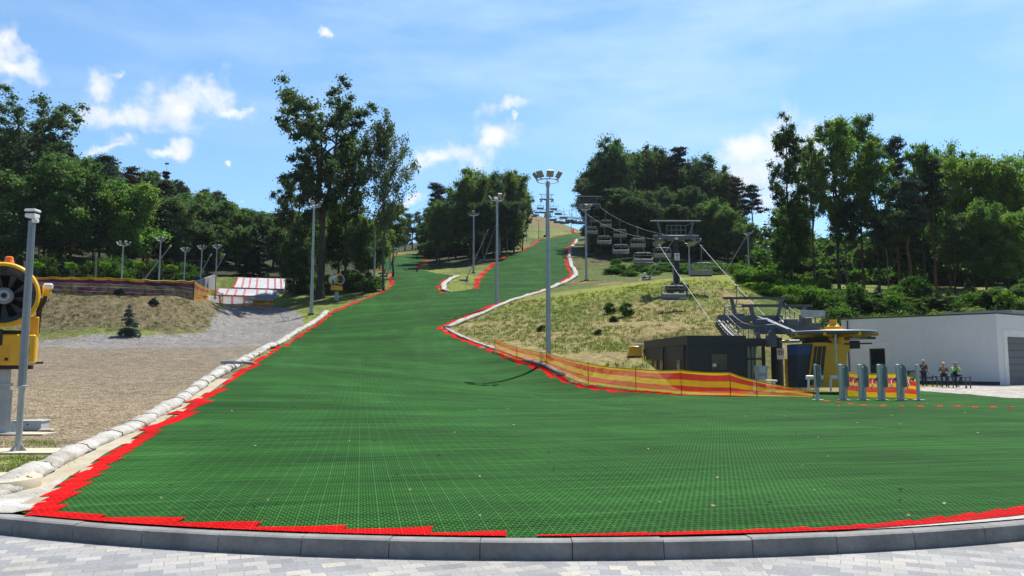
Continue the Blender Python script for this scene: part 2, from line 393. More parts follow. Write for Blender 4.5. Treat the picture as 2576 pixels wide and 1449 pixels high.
mn = (TY < 13.6 + (n2 - 0.5) * 2) & (TX < -3) & (TY > 5) ; TC = np.where(mn[..., None], lerp3(np.array((0.29, 0.235, 0.155)), np.array((0.24, 0.25, 0.09)), sstep(0.55, 0.75, n2)), TC); GV = np.where(mn, 0.8, GV)
SLP = [at(494, 740, 105.5), at(540, 722, 112), at(590, 697, 125.5), at(728, 700, 125.5), at(724, 727, 110), at(702, 746, 103.5), at(622, 769, 97.6), at(526, 764, 97.6)]
_m = inpoly(TX, TY, SLP); TZ = np.where(_m, TZ - 2.4, TZ)
V = np.stack([TX, TY, TZ], -1).reshape(-1, 3)
nr, na = TX.shape
ii = (np.arange(nr - 1)[:, None] * na + np.arange(na - 1)[None, :]).ravel()
FQ = np.stack([ii, ii + 1, ii + na + 1, ii + na], 1)
m, nt, b, o = new_mat('terrain_ground')
co = objco(nt)
ca = N(nt, 'ShaderNodeAttribute', attribute_name='Col').outputs['Color']
ga = N(nt, 'ShaderNodeAttribute', attribute_name='Gravel').outputs['Fac']
vz = N(nt, 'ShaderNodeTexVoronoi'); vz.inputs['Scale'].default_value = 16; nt.links.new(co, vz.inputs['Vector'])
peb = ramp(nt, N(nt, 'ShaderNodeSeparateColor').inputs[0].node.outputs[0] if False else vz.outputs['Color'], [(0.0, 0.45), (0.55, 0.95), (1.0, 1.65)])
vz2 = N(nt, 'ShaderNodeTexVoronoi'); vz2.inputs['Scale'].default_value = 3.2; nt.links.new(co, vz2.inputs['Vector'])
peb2 = ramp(nt, vz2.outputs['Color'], [(0.0, 0.72), (1.0, 1.28)])
gs = mixc(nt, 1.0, peb, peb2, 'MULTIPLY')
so = mixc(nt, 1.0, vary(nt, co, 2.2, 0.55, 1.35), vary(nt, co, 11.0, 0.5, 1.45), 'MULTIPLY')
sp = mixc(nt, ga, so, gs)
nt.links.new(mixc(nt, 1.0, ca, sp, 'MULTIPLY'), b.inputs['Base Color'])
b.inputs['Roughness'].default_value = 0.95; b.inputs['Specular IOR Level'].default_value = 0.15
bump(nt, mathn(nt, 'ADD', noise(nt, co, 7, 4, 0.65), vz.outputs['Distance']), 0.9, 0.07, b)
ter = raw_mesh('terrain', V, FQ, m, smooth=True, col=np.clip(TC.reshape(-1, 3), 0.01, 0.9)); tag(ter, kind='structure')
at_g = ter.data.attributes.new('Gravel', 'FLOAT', 'POINT'); at_g.data.foreach_set('value', GV.ravel().astype(np.float32))
gm = mat('far_ground', (0.10, 0.13, 0.05), 0.95, var=0.3, scale=0.05)
gb = MB(); gb.lathe([(0.0, -0.4), (1450, -0.4)], 64, cap=False); tag(gb.build('ground', gm), kind='structure')

# ------------------------------------------------------------------ green dry-slope mat
MLIFT = 0.035
def mat_z(x, y):
    z = gz(x, y)
    a = x * math.cos(R(11)) + y * math.sin(R(11)); bb = -x * math.sin(R(11)) + y * math.cos(R(11))
    w = (fbm(a * 0.22 + 9, bb * 0.9, 3, 31) - 0.5) * 0.085 + (fbm(a * 0.9, bb * 2.3, 2, 33) - 0.5) * 0.02
    rk = KR - np.hypot(x - KC[0], y - KC[1])
    z = np.where((rk < 0.5) & (y < 14), 0.15, z)
    return z + 0.004 + (MLIFT - 0.004) * sstep(0.0, 0.9, rk) + w * sstep(7.2, 10, y) * (0.6 + 0.4 * sstep(10, 30, y))
# interior points on a camera-independent grid that coarsens uphill
pts = []
for (y0, y1, s) in ((6.5, 20, 0.22), (20, 45, 0.45), (45, 90, 0.9), (90, 160, 1.6), (160, 310, 3.0)):
    gx, gy = np.meshgrid(np.arange(-45, 48, s), np.arange(y0, y1, s)); gx = gx.ravel() + rng.normal(0, s * .08, gx.size); gy = gy.ravel() + rng.normal(0, s * .08, gy.size)
    k = (np.abs(gx) < gy * 0.75 + 3) & inpoly(gx, gy, mat_poly); gx, gy = gx[k], gy[k]
    k = polydist(gx, gy, mat_poly + [mat_poly[0]]) > s * 0.3 if len(gx) else slice(0)
    pts += list(zip(gx[k], gy[k]))
vin = [Vector(p) for p in mat_poly] + [Vector(p) for p in pts]
nb = len(mat_poly)
r_ = delaunay_2d_cdt(vin, [(i, (i + 1) % nb) for i in range(nb)], [], 0, 1e-4, False)
vx = np.array([p.x for p in r_[0]]); vy = np.array([p.y for p in r_[0]])
MV = np.stack([vx, vy, mat_z(vx, vy)], 1)
MF = np.array([tuple(f) for f in r_[2] if len(f) == 3])
_cx, _cy = vx[MF].mean(1), vy[MF].mean(1)
MF = MF[inpoly(_cx, _cy, mat_poly)]
a_ = MV[MF[:, 1]] - MV[MF[:, 0]]; b_ = MV[MF[:, 2]] - MV[MF[:, 0]]
fl = (a_[:, 0] * b_[:, 1] - a_[:, 1] * b_[:, 0]) < 0
MF[fl] = MF[fl][:, ::-1]
def mat_shader(name, base, seam, hi):
    m, nt, b, o = new_mat(name)
    mp = N(nt, 'ShaderNodeMapping'); mp.inputs['Rotation'].default_value = (0, 0, R(-11)); nt.links.new(objco(nt), mp.inputs['Vector'])
    co = mp.outputs[0]
    sx = N(nt, 'ShaderNodeSeparateXYZ'); nt.links.new(co, sx.inputs[0])
    br = N(nt, 'ShaderNodeTexBrick', offset=0.5); nt.links.new(co, br.inputs['Vector'])
    br.inputs['Scale'].default_value = 1.0; br.inputs['Brick Width'].default_value = 0.064; br.inputs['Row Height'].default_value = 0.066
    br.inputs['Mortar Size'].default_value = 0.0135; br.inputs['Mortar Smooth'].default_value = 0.5; br.inputs['Bias'].default_value = 0.0
    cell = br.outputs['Fac']                                   # 1 on the bristle rows
    fx = mathn(nt, 'FRACT', mathn(nt, 'DIVIDE', sx.outputs[0], 0.192)); sa = mathn(nt, 'LESS_THAN', fx, 0.05)
    fy = mathn(nt, 'FRACT', mathn(nt, 'DIVIDE', sx.outputs[1], 1.5)); sb = mathn(nt, 'LESS_THAN', fy, 0.02)
    big = N(nt, 'ShaderNodeMapping'); big.inputs['Scale'].default_value = (0.10, 0.34, 0.2); nt.links.new(co, big.inputs['Vector'])
    nb_ = ramp(nt, noise(nt, big.outputs[0], 1.0, 4, 0.6), [(0.30, 0.68), (0.5, 0.97), (0.70, 1.36)])
    st = N(nt, 'ShaderNodeMapping'); st.inputs['Scale'].default_value = (0.5, 5.0, 1); nt.links.new(co, st.inputs['Vector'])
    ns = ramp(nt, noise(nt, st.outputs[0], 1.0, 3, 0.6), [(0.3, 0.72), (0.7, 1.3)])
    pid = N(nt, 'ShaderNodeCombineXYZ'); nt.links.new(mathn(nt, 'FLOOR', mathn(nt, 'DIVIDE', sx.outputs[0], 0.9)), pid.inputs[0]); nt.links.new(mathn(nt, 'FLOOR', mathn(nt, 'DIVIDE', sx.outputs[1], 3.0)), pid.inputs[1])
    wn_ = N(nt, 'ShaderNodeTexWhiteNoise', noise_dimensions='2D'); nt.links.new(pid.outputs[0], wn_.inputs['Vector'])
    wear = N(nt, 'ShaderNodeMapping'); wear.inputs['Scale'].default_value = (0.28, 0.05, 0.1); nt.links.new(co, wear.inputs['Vector'])
    c = mixc(nt, cell, base, hi)
    c = mixc(nt, ramp(nt, noise(nt, wear.outputs[0], 1.0, 4, 0.65), [(0.52, 0.0), (0.75, 0.30)]), c, seam)
    c = mixc(nt, 1.0, c, ramp(nt, wn_.outputs['Value'], [(0.0, 0.93), (1.0, 1.06)]), 'MULTIPLY')
    c = mixc(nt, ramp(nt, noise(nt, co, 23.0, 2), [(0.60, 0.0), (0.72, 0.30)]), c, base)
    c = mixc(nt, mathn(nt, 'MULTIPLY', sa, 0.48), c, seam)
    c = mixc(nt, mathn(nt, 'MULTIPLY', sb, 0.35), c, seam)
    c = mixc(nt, 1.0, mixc(nt, 1.0, c, nb_, 'MULTIPLY'), ns, 'MULTIPLY')
    nt.links.new(c, b.inputs['Base Color'])
    b.inputs['Roughness'].default_value = 0.8; b.inputs['Specular IOR Level'].default_value = 0.05
    bump(nt, mathn(nt, 'ADD', cell, mathn(nt, 'MULTIPLY', noise(nt, st.outputs[0], 1.0, 2), 1.5)), 0.75, 0.03, b)
    return m
green = mat_shader('green_bristle_mat', (0.0085, 0.043, 0.008), (0.065, 0.215, 0.050), (0.035, 0.128, 0.024))
slope = raw_mesh('ski_slope', MV, MF, green, smooth=True)
tag(slope, kind='structure')
# red edging: one square of mat after another along the border, in steps
red = mat_shader('red_bristle_mat', (0.40, 0.002, 0.003), (0.80, 0.03, 0.02), (0.74, 0.004, 0.005))
ca11, sa11 = math.cos(R(11)), math.sin(R(11))
def red_cells(pl, A, B, rot=True, thick=1, dz=0.008, inset=0.0):
    ca_, sa_ = (ca11, sa11) if rot else (1.0, 0.0)
    cells = {}
    for p in dense(pl, min(A, B) * 0.2):
        a = p.x * ca_ + p.y * sa_; bb = -p.x * sa_ + p.y * ca_
        for t in range(thick): cells[(math.floor(a / A) + t, math.floor(bb / B))] = 1
    V = []; F = []
    for (i, j) in cells:
        k = len(V); n = 3
        for jj in range(n + 1):
            for (u) in (0, 0.5, 1):
                a = (i + u) * A; bb = (j + jj / n) * B
                V.append((a * ca_ - bb * sa_, a * sa_ + bb * ca_))
        for jj in range(n):
            for u in range(2): F.append((k + jj * 3 + u, k + jj * 3 + u + 1, k + jj * 3 + u + 4, k + jj * 3 + u + 3))
    V = np.array(V); return np.column_stack([V, mat_z(V[:, 0], V[:, 1]) + dz]), F
parts = []
L3 = dense(smooth_pl(MAT_EDGE[:len(LEFT)], 1), 0.5)
near = [p for p in L3 if p.y < 17]; mid = [p for p in L3 if 16.9 <= p.y < 60]; farp = [p for p in L3 if p.y >= 59.8]
sh = lambda pl, d: [Vector((p.x + d, p.y, p.z)) for p in pl]
parts.append(red_cells(sh([p for p in near if p.y > 7.86], 0.14), 0.12, 0.26, thick=2)); parts.append(red_cells(sh(mid, 0.18), 0.36, 1.0)); parts.append(red_cells(sh(farp, 0.15), 0.36, 0.9))
parts.append(red_cells([w3(e) for e in LEFT_R[:4]], 0.6, 1.2)); parts.append(red_cells([w3(e) for e in ISLE[:4]], 0.5, 0.8)); 
parts.append(red_cells([w3(e) for e in RIGHT_L[:-1]], 0.55, 0.9)); parts.append(red_cells([w3(e) for e in ISLE[-1:]] + [w3(e) for e in RIGHT_L[:2]], 0.45, 0.8, dz=0.011))
parts.append(red_cells([w3(e) for e in RIGHT_R[2:13]], 0.5, 0.9)); parts.append(red_cells([w3(e) for e in RIGHT_R[12:]] + [w3(FAR_R[0])], 0.42, 0.5, dz=0.012))
karc = [p for p in arc]
kin = []
for p in karc:
    d = Vector((KC[0] - p.x, KC[1] - p.y, 0)).normalized(); kin.append(p + d * 0.02)
V = []; F = []
for part in parts:
    n = len(V); V += [tuple(p) for p in part[0]]; F += [tuple(i + n for i in f) for f in part[1]]
# along the kerb: wedge-ended strips, wider at the two ends than in the middle
xk0 = -5.0
steps = [(-4.75, -4.0, .16, .2), (-4.0, -3.15, .10, .26), (-3.15, -2.35, .12, .24), (-2.35, -1.52, .09, .22), (-1.52, -.72, .10, .24), (-.72, -.05, .06, .15), (.22, 1.2, .03, .10), (1.2, 2.0, .07, .10), (2.0, 2.7, .09, .12), (2.7, 3.3, .08, .12), (3.3, 3.8, .09, .15), (3.8, 4.2, .10, .18), (4.2, 4.6, .12, .20), (4.6, 5.0, .14, .22), (5.0, 5.6, .18, .28), (5.6, 6.5, .3, .4), (6.5, 7.4, .4, .5)]
for (x0, x1, h0, h1) in steps:
    n = len(V); K = 6
    for k in range(K + 1):
        x = x0 + (x1 - x0) * k / K; yb = KC[1] - math.sqrt((KR + 0.014) ** 2 - (x - KC[0]) ** 2)
        off = 0.0 if x < 3 else 0.06 * (x - 3)
        h = 1.35 * (h0 + (h1 - h0) * k / K) + 0.012 * math.sin(x * 40)
        V += [(x, yb + off, 0), (x, yb + off + h, 0)]
    for k in range(K): F.append((n + 2 * k, n + 2 * k + 2, n + 2 * k + 3, n + 2 * k + 1))
V = np.array(V); zk = mat_z(V[:, 0], V[:, 1]) + 0.008; V[:, 2] = np.where(V[:, 2] == 0, zk + 0.004, V[:, 2])
rb = raw_mesh('red_border', V, F, red, slope, smooth=True)

# ------------------------------------------------------------------ paving and kerb
m, nt, b, o = new_mat('concrete_pavers')
co = objco(nt)
def pavers(rot, w, h):
    mp = N(nt, 'ShaderNodeMapping'); mp.inputs['Rotation'].default_value = (0, 0, rot); nt.links.new(co, mp.inputs['Vector'])
    br = N(nt, 'ShaderNodeTexBrick', offset=0.5); nt.links.new(mp.outputs[0], br.inputs['Vector'])
    br.inputs['Scale'].default_value = 1; br.inputs['Brick Width'].default_value = w; br.inputs['Row Height'].default_value = h
    br.inputs['Mortar Size'].default_value = 0.004; br.inputs['Mortar Smooth'].default_value = 0.2
    br.inputs['Color1'].default_value = (0.0, 0, 0, 1); br.inputs['Color2'].default_value = (1, 1, 1, 1); br.inputs['Mortar'].default_value = (0.5, .5, .5, 1)
    return br
sx = N(nt, 'ShaderNodeSeparateXYZ'); nt.links.new(co, sx.inputs[0])
bA, bB, bC = pavers(R(-22), 0.20, 0.14), pavers(R(2), 0.16, 0.14), pavers(R(24), 0.20, 0.14)
selA = mathn(nt, 'LESS_THAN', sx.outputs[0], 0.55); selC = mathn(nt, 'GREATER_THAN', mathn(nt, 'ADD', sx.outputs[0], mathn(nt, 'MULTIPLY', sx.outputs[1], -0.2)), 0.75)
cc = mixc(nt, selA, bB.outputs['Color'], bA.outputs['Color']); ff = mixc(nt, selA, bB.outputs['Fac'], bA.outputs['Fac'])
cc = mixc(nt, selC, cc, bC.outputs['Color']); ff = mixc(nt, selC, ff, bC.outputs['Fac'])
pc = ramp(nt, cc, [(0.0, (0.23, 0.235, 0.25)), (0.35, (0.285, 0.287, 0.292)), (0.6, (0.335, 0.33, 0.325)), (0.85, (0.385, 0.375, 0.355)), (1.0, (0.42, 0.395, 0.35))])
pc = mixc(nt, 1.0, pc, vary(nt, co, 40, 0.80, 1.15), 'MULTIPLY'); pc = mixc(nt, 1.0, pc, vary(nt, co, 0.9, 0.80, 1.12), 'MULTIPLY')
pc = mixc(nt, ff, pc, (0.22, 0.21, 0.20))
nt.links.new(pc, b.inputs['Base Color']); b.inputs['Roughness'].default_value = 0.85
bump(nt, mathn(nt, 'SUBTRACT', 1.0, ff), 0.4, 0.01, b)
V = []; F = []; RKB = KR + 0.20
n = 80
for k in range(n + 1):
    t = R(-90 - 78 + 156 * k / n)
    for q in (RKB - 0.05, RKB + 1.2, RKB + 4, RKB + 14, RKB + 40): V.append((KC[0] + q * math.cos(t), KC[1] + q * math.sin(t), 0))
for k in range(n):
    for j in range(4): F.append((k * 5 + j, k * 5 + j + 1, k * 5 + j + 6, k * 5 + j + 5))
tag(raw_mesh('pavement', V, F, m), kind='structure')
kb = MB(); L = 0.775; dth = L / KR; gap = 0.007 / KR
prof = [(0.0, -0.1), (0.0, 0.15), (0.125, 0.15), (0.152, 0.138), (0.168, 0.0), (0.168, -0.1)]
for k in range(-20, 21):
    t0 = R(-90) + (k + 0.27) * dth + gap / 2; t1 = t0 + dth - gap; vs = []
    dzk = random.uniform(-.003, .003)
    for t in (t0, (t0 + t1) / 2, t1):
        for (q, z) in prof: vs.append((KC[0] + (KR + q) * math.cos(t), KC[1] + (KR + q) * math.sin(t), z + dzk))
    fs = [tuple(range(6)), tuple(range(17, 11, -1))]
    for s_ in range(2):
        for i in range(6): fs.append((s_ * 6 + i, s_ * 6 + (i + 1) % 6, s_ * 6 + 6 + (i + 1) % 6, s_ * 6 + 6 + i))
    kb.add(vs, fs)
km = mat('kerb_concrete', (0.265, 0.262, 0.255), 0.9, var=0.28, scale=2.5, bmp=0.15, spec=0.2)
tag(kb.build('kerb', km), kind='structure')

# ------------------------------------------------------------------ sky and sun
SUN_AZ, SUN_EL = R(31), R(60)            # azimuth from +Y towards +X
wd = bpy.data.worlds.new('World'); S.world = wd; wd.use_nodes = True
nt = wd.node_tree; bg = nt.nodes['Background']
sk = N(nt, 'ShaderNodeTexSky', sky_type='NISHITA', sun_disc=False)
sk.sun_elevation = SUN_EL; sk.sun_rotation = SUN_AZ; sk.air_density = 1.15; sk.dust_density = 0.6; sk.ozone_density = 2.2; sk.altitude = 300
tc = N(nt, 'ShaderNodeTexCoord').outputs['Generated']
sx = N(nt, 'ShaderNodeSeparateXYZ'); nt.links.new(tc, sx.inputs[0])
azn = mathn(nt, 'ARCTAN2', sx.outputs[0], sx.outputs[1]); eln = mathn(nt, 'ARCSINE', sx.outputs[2])
cv = N(nt, 'ShaderNodeCombineXYZ'); nt.links.new(azn, cv.inputs[0]); nt.links.new(eln, cv.inputs[1])
wn = N(nt, 'ShaderNodeTexNoise'); wn.inputs['Scale'].default_value = 13; wn.inputs['Detail'].default_value = 5; wn.inputs['Roughness'].default_value = 0.6; nt.links.new(cv.outputs[0], wn.inputs['Vector'])
wv = N(nt, 'ShaderNodeVectorMath', operation='MULTIPLY_ADD'); nt.links.new(wn.outputs['Color'], wv.inputs[0]); wv.inputs[1].default_value = (0.085, 0.075, 0); wv.inputs[2].default_value = (-0.0425, -0.0375, 0)
wa = N(nt, 'ShaderNodeVectorMath', operation='ADD'); nt.links.new(cv.outputs[0], wa.inputs[0]); nt.links.new(wv.outputs[0], wa.inputs[1])
n1_ = noise(nt, cv.outputs[0], 16, 8, 0.60); n2_ = noise(nt, cv.outputs[0], 46, 5, 0.6)
CL = [(525, 222, 62, 45, 0), (440, 255, 90, 42, -14), (360, 285, 92, 34, -8), (300, 295, 80, 26, -10), (305, 345, 45, 22, -45), (275, 372, 48, 12, -20), (275, 222, 34, 34, 0), (325, 200, 30, 14, -20),
      (595, 266, 55, 13, 0), (632, 264, 22, 14, 0), (395, 372, 42, 12, -4), (440, 362, 26, 22, -10), (20, 125, 50, 48, 0), (30, 165, 75, 32, 20), (15, 90, 30, 40, 0),
      (832, 95, 14, 14, 0), (1268, 274, 55, 20, -14), (1282, 306, 12, 16, 0), (1235, 358, 62, 34, -10), (1165, 375, 60, 34, 0), (1105, 393, 60, 20, -8), (1040, 492, 28, 14, 0), (1005, 515, 26, 20, 0), (985, 540, 40, 18, 0),
      (1895, 376, 92, 46, -18), (1960, 385, 90, 75, 0), (1905, 440, 105, 55, 0), (2020, 430, 90, 80, 0), (1960, 480, 120, 50, 0), (590, 396, 9, 9, 0), (612, 500, 12, 8, 0)]
acc = None
for (cx, cy, hw, hh, rot) in CL:
    a0, e0 = azel(cx, cy); a1, e1 = azel(cx + hw, cy); a2, e2 = azel(cx, cy - hh)
    mp = N(nt, 'ShaderNodeMapping', vector_type='TEXTURE'); mp.inputs['Location'].default_value = (a0, e0, 0)
    mp.inputs['Rotation'].default_value = (0, 0, R(-rot)); mp.inputs['Scale'].default_value = (abs(a1 - a0) * 1.38, abs(e2 - e0) * 1.42, 1)
    nt.links.new(wa.outputs[0], mp.inputs['Vector'])
    ln = N(nt, 'ShaderNodeVectorMath', operation='LENGTH'); nt.links.new(mp.outputs[0], ln.inputs[0])
    g = mathn(nt, 'SUBTRACT', 1.0, ln.outputs['Value'])
    g = mathn(nt, 'MAXIMUM', g, -1.0)
    acc = g if acc is None else mathn(nt, 'SMOOTH_MAX', acc, g, 0.42)
nz = mathn(nt, 'ADD', mathn(nt, 'MULTIPLY', mathn(nt, 'SUBTRACT', n1_, 0.5), 2.6), mathn(nt, 'MULTIPLY', mathn(nt, 'SUBTRACT', n2_, 0.5), 0.9))
dens = mathn(nt, 'ADD', acc, nz)
cum = ramp(nt, dens, [(0.0, 0.0), (0.24, 0.16), (0.66, 0.74), (1.1, 1.0)])
# thin streaky cirrus, mostly to the right
cm = N(nt, 'ShaderNodeMapping'); cm.inputs['Rotation'].default_value = (0, 0, R(-14)); cm.inputs['Scale'].default_value = (2.0, 7.5, 1); nt.links.new(cv.outputs[0], cm.inputs['Vector'])
ci = ramp(nt, noise(nt, cm.outputs[0], 1.6, 7, 0.58), [(0.36, 0.0), (0.72, 1.0)])
ciw = ramp(nt, mathn(nt, 'ADD', mathn(nt, 'MULTIPLY', azn, 0.55), 0.50), [(0.12, 0.30), (0.60, 0.95)])
cie = ramp(nt, mathn(nt, 'MULTIPLY', eln, 1.0), [(0.18, 0.15), (0.34, 1.0)])
ci = mathn(nt, 'MULTIPLY', mathn(nt, 'MULTIPLY', ci, ciw), cie)
ci = mathn(nt, 'MULTIPLY', ci, ramp(nt, mathn(nt, 'MULTIPLY', sx.outputs[1], 1.0), [(0.25, 0.0), (0.6, 1.0)]))
SKY = 0.08
tint = ramp(nt, sx.outputs[1], [(0.15, (0.70, 0.84, 0.94)), (0.65, (1.0, 1.36, 1.62))])
sc1 = mixc(nt, 1.0, sk.outputs[0], tint, 'MULTIPLY')
ci = mathn(nt, 'MAXIMUM', ci, mathn(nt, 'MULTIPLY', ramp(nt, sx.outputs[1], [(0.25, 0.0), (0.6, 1.0)]), 0.10))
c = mixc(nt, ci, sc1, (0.46 / SKY, 0.64 / SKY, 0.82 / SKY))
shade = ramp(nt, noise(nt, cv.outputs[0], 24, 4, 0.5), [(0.35, (0.60 / SKY, 0.66 / SKY, 0.74 / SKY)), (0.62, (0.76 / SKY, 0.77 / SKY, 0.78 / SKY))])
c = mixc(nt, cum, c, shade)
nt.links.new(c, bg.inputs['Color']); bg.inputs['Strength'].default_value = SKY
sl = bpy.data.lights.new('sun', 'SUN'); sl.energy = 5.0; sl.angle = R(0.53); sl.color = (1.0, 0.95, 0.86)
so_ = bpy.data.objects.new('sun', sl); COL.objects.link(so_)
sd = Vector((math.sin(SUN_AZ) * math.cos(SUN_EL), math.cos(SUN_AZ) * math.cos(SUN_EL), math.sin(SUN_EL)))
so_.rotation_euler = (-sd).to_track_quat('-Z', 'Y').to_euler()
# ------------------------------------------------------------------ trees
def leaf_material(name, trans, rough=0.6):
    m, nt, b, o = new_mat(name); nt.nodes.remove(b)
    ca = N(nt, 'ShaderNodeAttribute', attribute_name='Col').outputs['Color']
    oi = N(nt, 'ShaderNodeObjectInfo')
    c = mixc(nt, 1.0, ca, oi.outputs['Color'], 'MULTIPLY')
    df = N(nt, 'ShaderNodeBsdfDiffuse'); tr = N(nt, 'ShaderNodeBsdfTranslucent'); gl = N(nt, 'ShaderNodeBsdfGlossy')
    nt.links.new(c, df.inputs[0]); nt.links.new(mixc(nt, 1.0, c, (1.18, 1.25, 0.72), 'MULTIPLY'), tr.inputs[0])
    gl.inputs['Roughness'].default_value = 0.45; gl.inputs[0].default_value = (0.6, 0.65, 0.6, 1)
    mx = N(nt, 'ShaderNodeMixShader'); mx.inputs[0].default_value = trans; nt.links.new(df.outputs[0], mx.inputs[1]); nt.links.new(tr.outputs[0], mx.inputs[2])
    m2 = N(nt, 'ShaderNodeMixShader'); m2.inputs[0].default_value = 0.03; nt.links.new(mx.outputs[0], m2.inputs[1]); nt.links.new(gl.outputs[0], m2.inputs[2])
    nt.links.new(m2.outputs[0], o.inputs[0]); return m
LEAF = leaf_material('leaf', 0.55)
NEEDLE = leaf_material('needle', 0.15)
BARK = mat('bark', (0.062, 0.050, 0.040), 0.95, var=0.4, scale=1.2, bmp=0.4)
PALEBARK = mat('pale_bark', (0.15, 0.14, 0.125), 0.95, var=0.4, scale=1.0, bmp=0.3)
REDBARK = mat('pine_bark', (0.17, 0.085, 0.05), 0.95, var=0.4, scale=1.0, bmp=0.3)
def unit(v): return v / np.maximum(np.linalg.norm(v, axis=-1, keepdims=True), 1e-9)
def leaves(centers, normals, size, col, r, aspect=0.62):
    """one rhombus per leaf spray; arrays in, (verts, quads, colours) out"""
    n = len(centers); t = r.normal(size=(n, 3)); t = unit(t - normals * (t * normals).sum(1, keepdims=True)); b = np.cross(normals, t)
    s = np.asarray(size)[:, None] if np.ndim(size) else size
    fold = normals * s * 0.18
    V = np.stack([centers - t * s, centers + b * s * aspect + fold, centers + t * s, centers - b * s * aspect + fold], 1).reshape(-1, 3)
    Q = np.arange(4 * n).reshape(n, 4); return V, Q, np.repeat(col, 4, 0)
def clumps(C_, rad, per, size, base, r, flat=0.75, up=0.5, shade=0.35):
    """foliage clumps: leaves spread in each clump's volume, facing outward and up"""
    out = []
    C_ = np.asarray(C_, float); k = len(C_); rad = np.broadcast_to(rad, k)
    per = int(per * 2.6); size = size * .62; idx = np.repeat(np.arange(k), per); n = len(idx)
    d = unit(r.normal(size=(n, 3))); q = np.minimum(np.abs(r.normal(0, .62, n)) + .08, 1.7)
    P = C_[idx] + d * (q * rad[idx])[:, None] * np.array([1, 1, flat])
    nm = unit(d * 0.6 + r.normal(size=(n, 3)) * 0.9 + np.array([0, 0, up]))
    cv = (1 + shade * (r.random(k) - 0.5) * 2)[idx] * (0.75 + 0.5 * r.random(n)); hv = (r.random(k)[idx] - 0.5) * 0.3
    col = np.asarray(base)[None] * cv[:, None] * np.stack([1 + hv, np.ones(n), 1 - hv], 1)
    return leaves(P, nm, size * (0.7 + 0.6 * r.random(n)), col, r)
def wob(p, q, n, amp, r):
    p = np.asarray(p, float); q = np.asarray(q, float); pts = [p + (q - p) * i / n for i in range(n + 1)]
    for i in range(1, n): pts[i] = pts[i] + r.normal(size=3) * amp * np.array([1, 1, .4])
    return pts
TREEK = {}
def reg(kind, tm, crown, leafm, barkm, Hn, Wn, nm):
    me_t = tm.build('trunk', barkm, smooth=True); V, Q, c = crown
    me_c = raw_mesh('crown', V, Q, leafm, col=c)
    a, b = me_t.data, me_c.data; bpy.data.objects.remove(me_t); bpy.data.objects.remove(me_c)
    Hn = float(np.percentile(V[:, 2], 99.97)) * 1.015; Wn = 2 * float(np.percentile(np.hypot(V[:, 0], V[:, 1]), 98.5)) * .92
    TREEK[kind] = dict(trunk=a, crown=b, H=Hn, W=Wn, name=nm, arr=(V, Q, c))
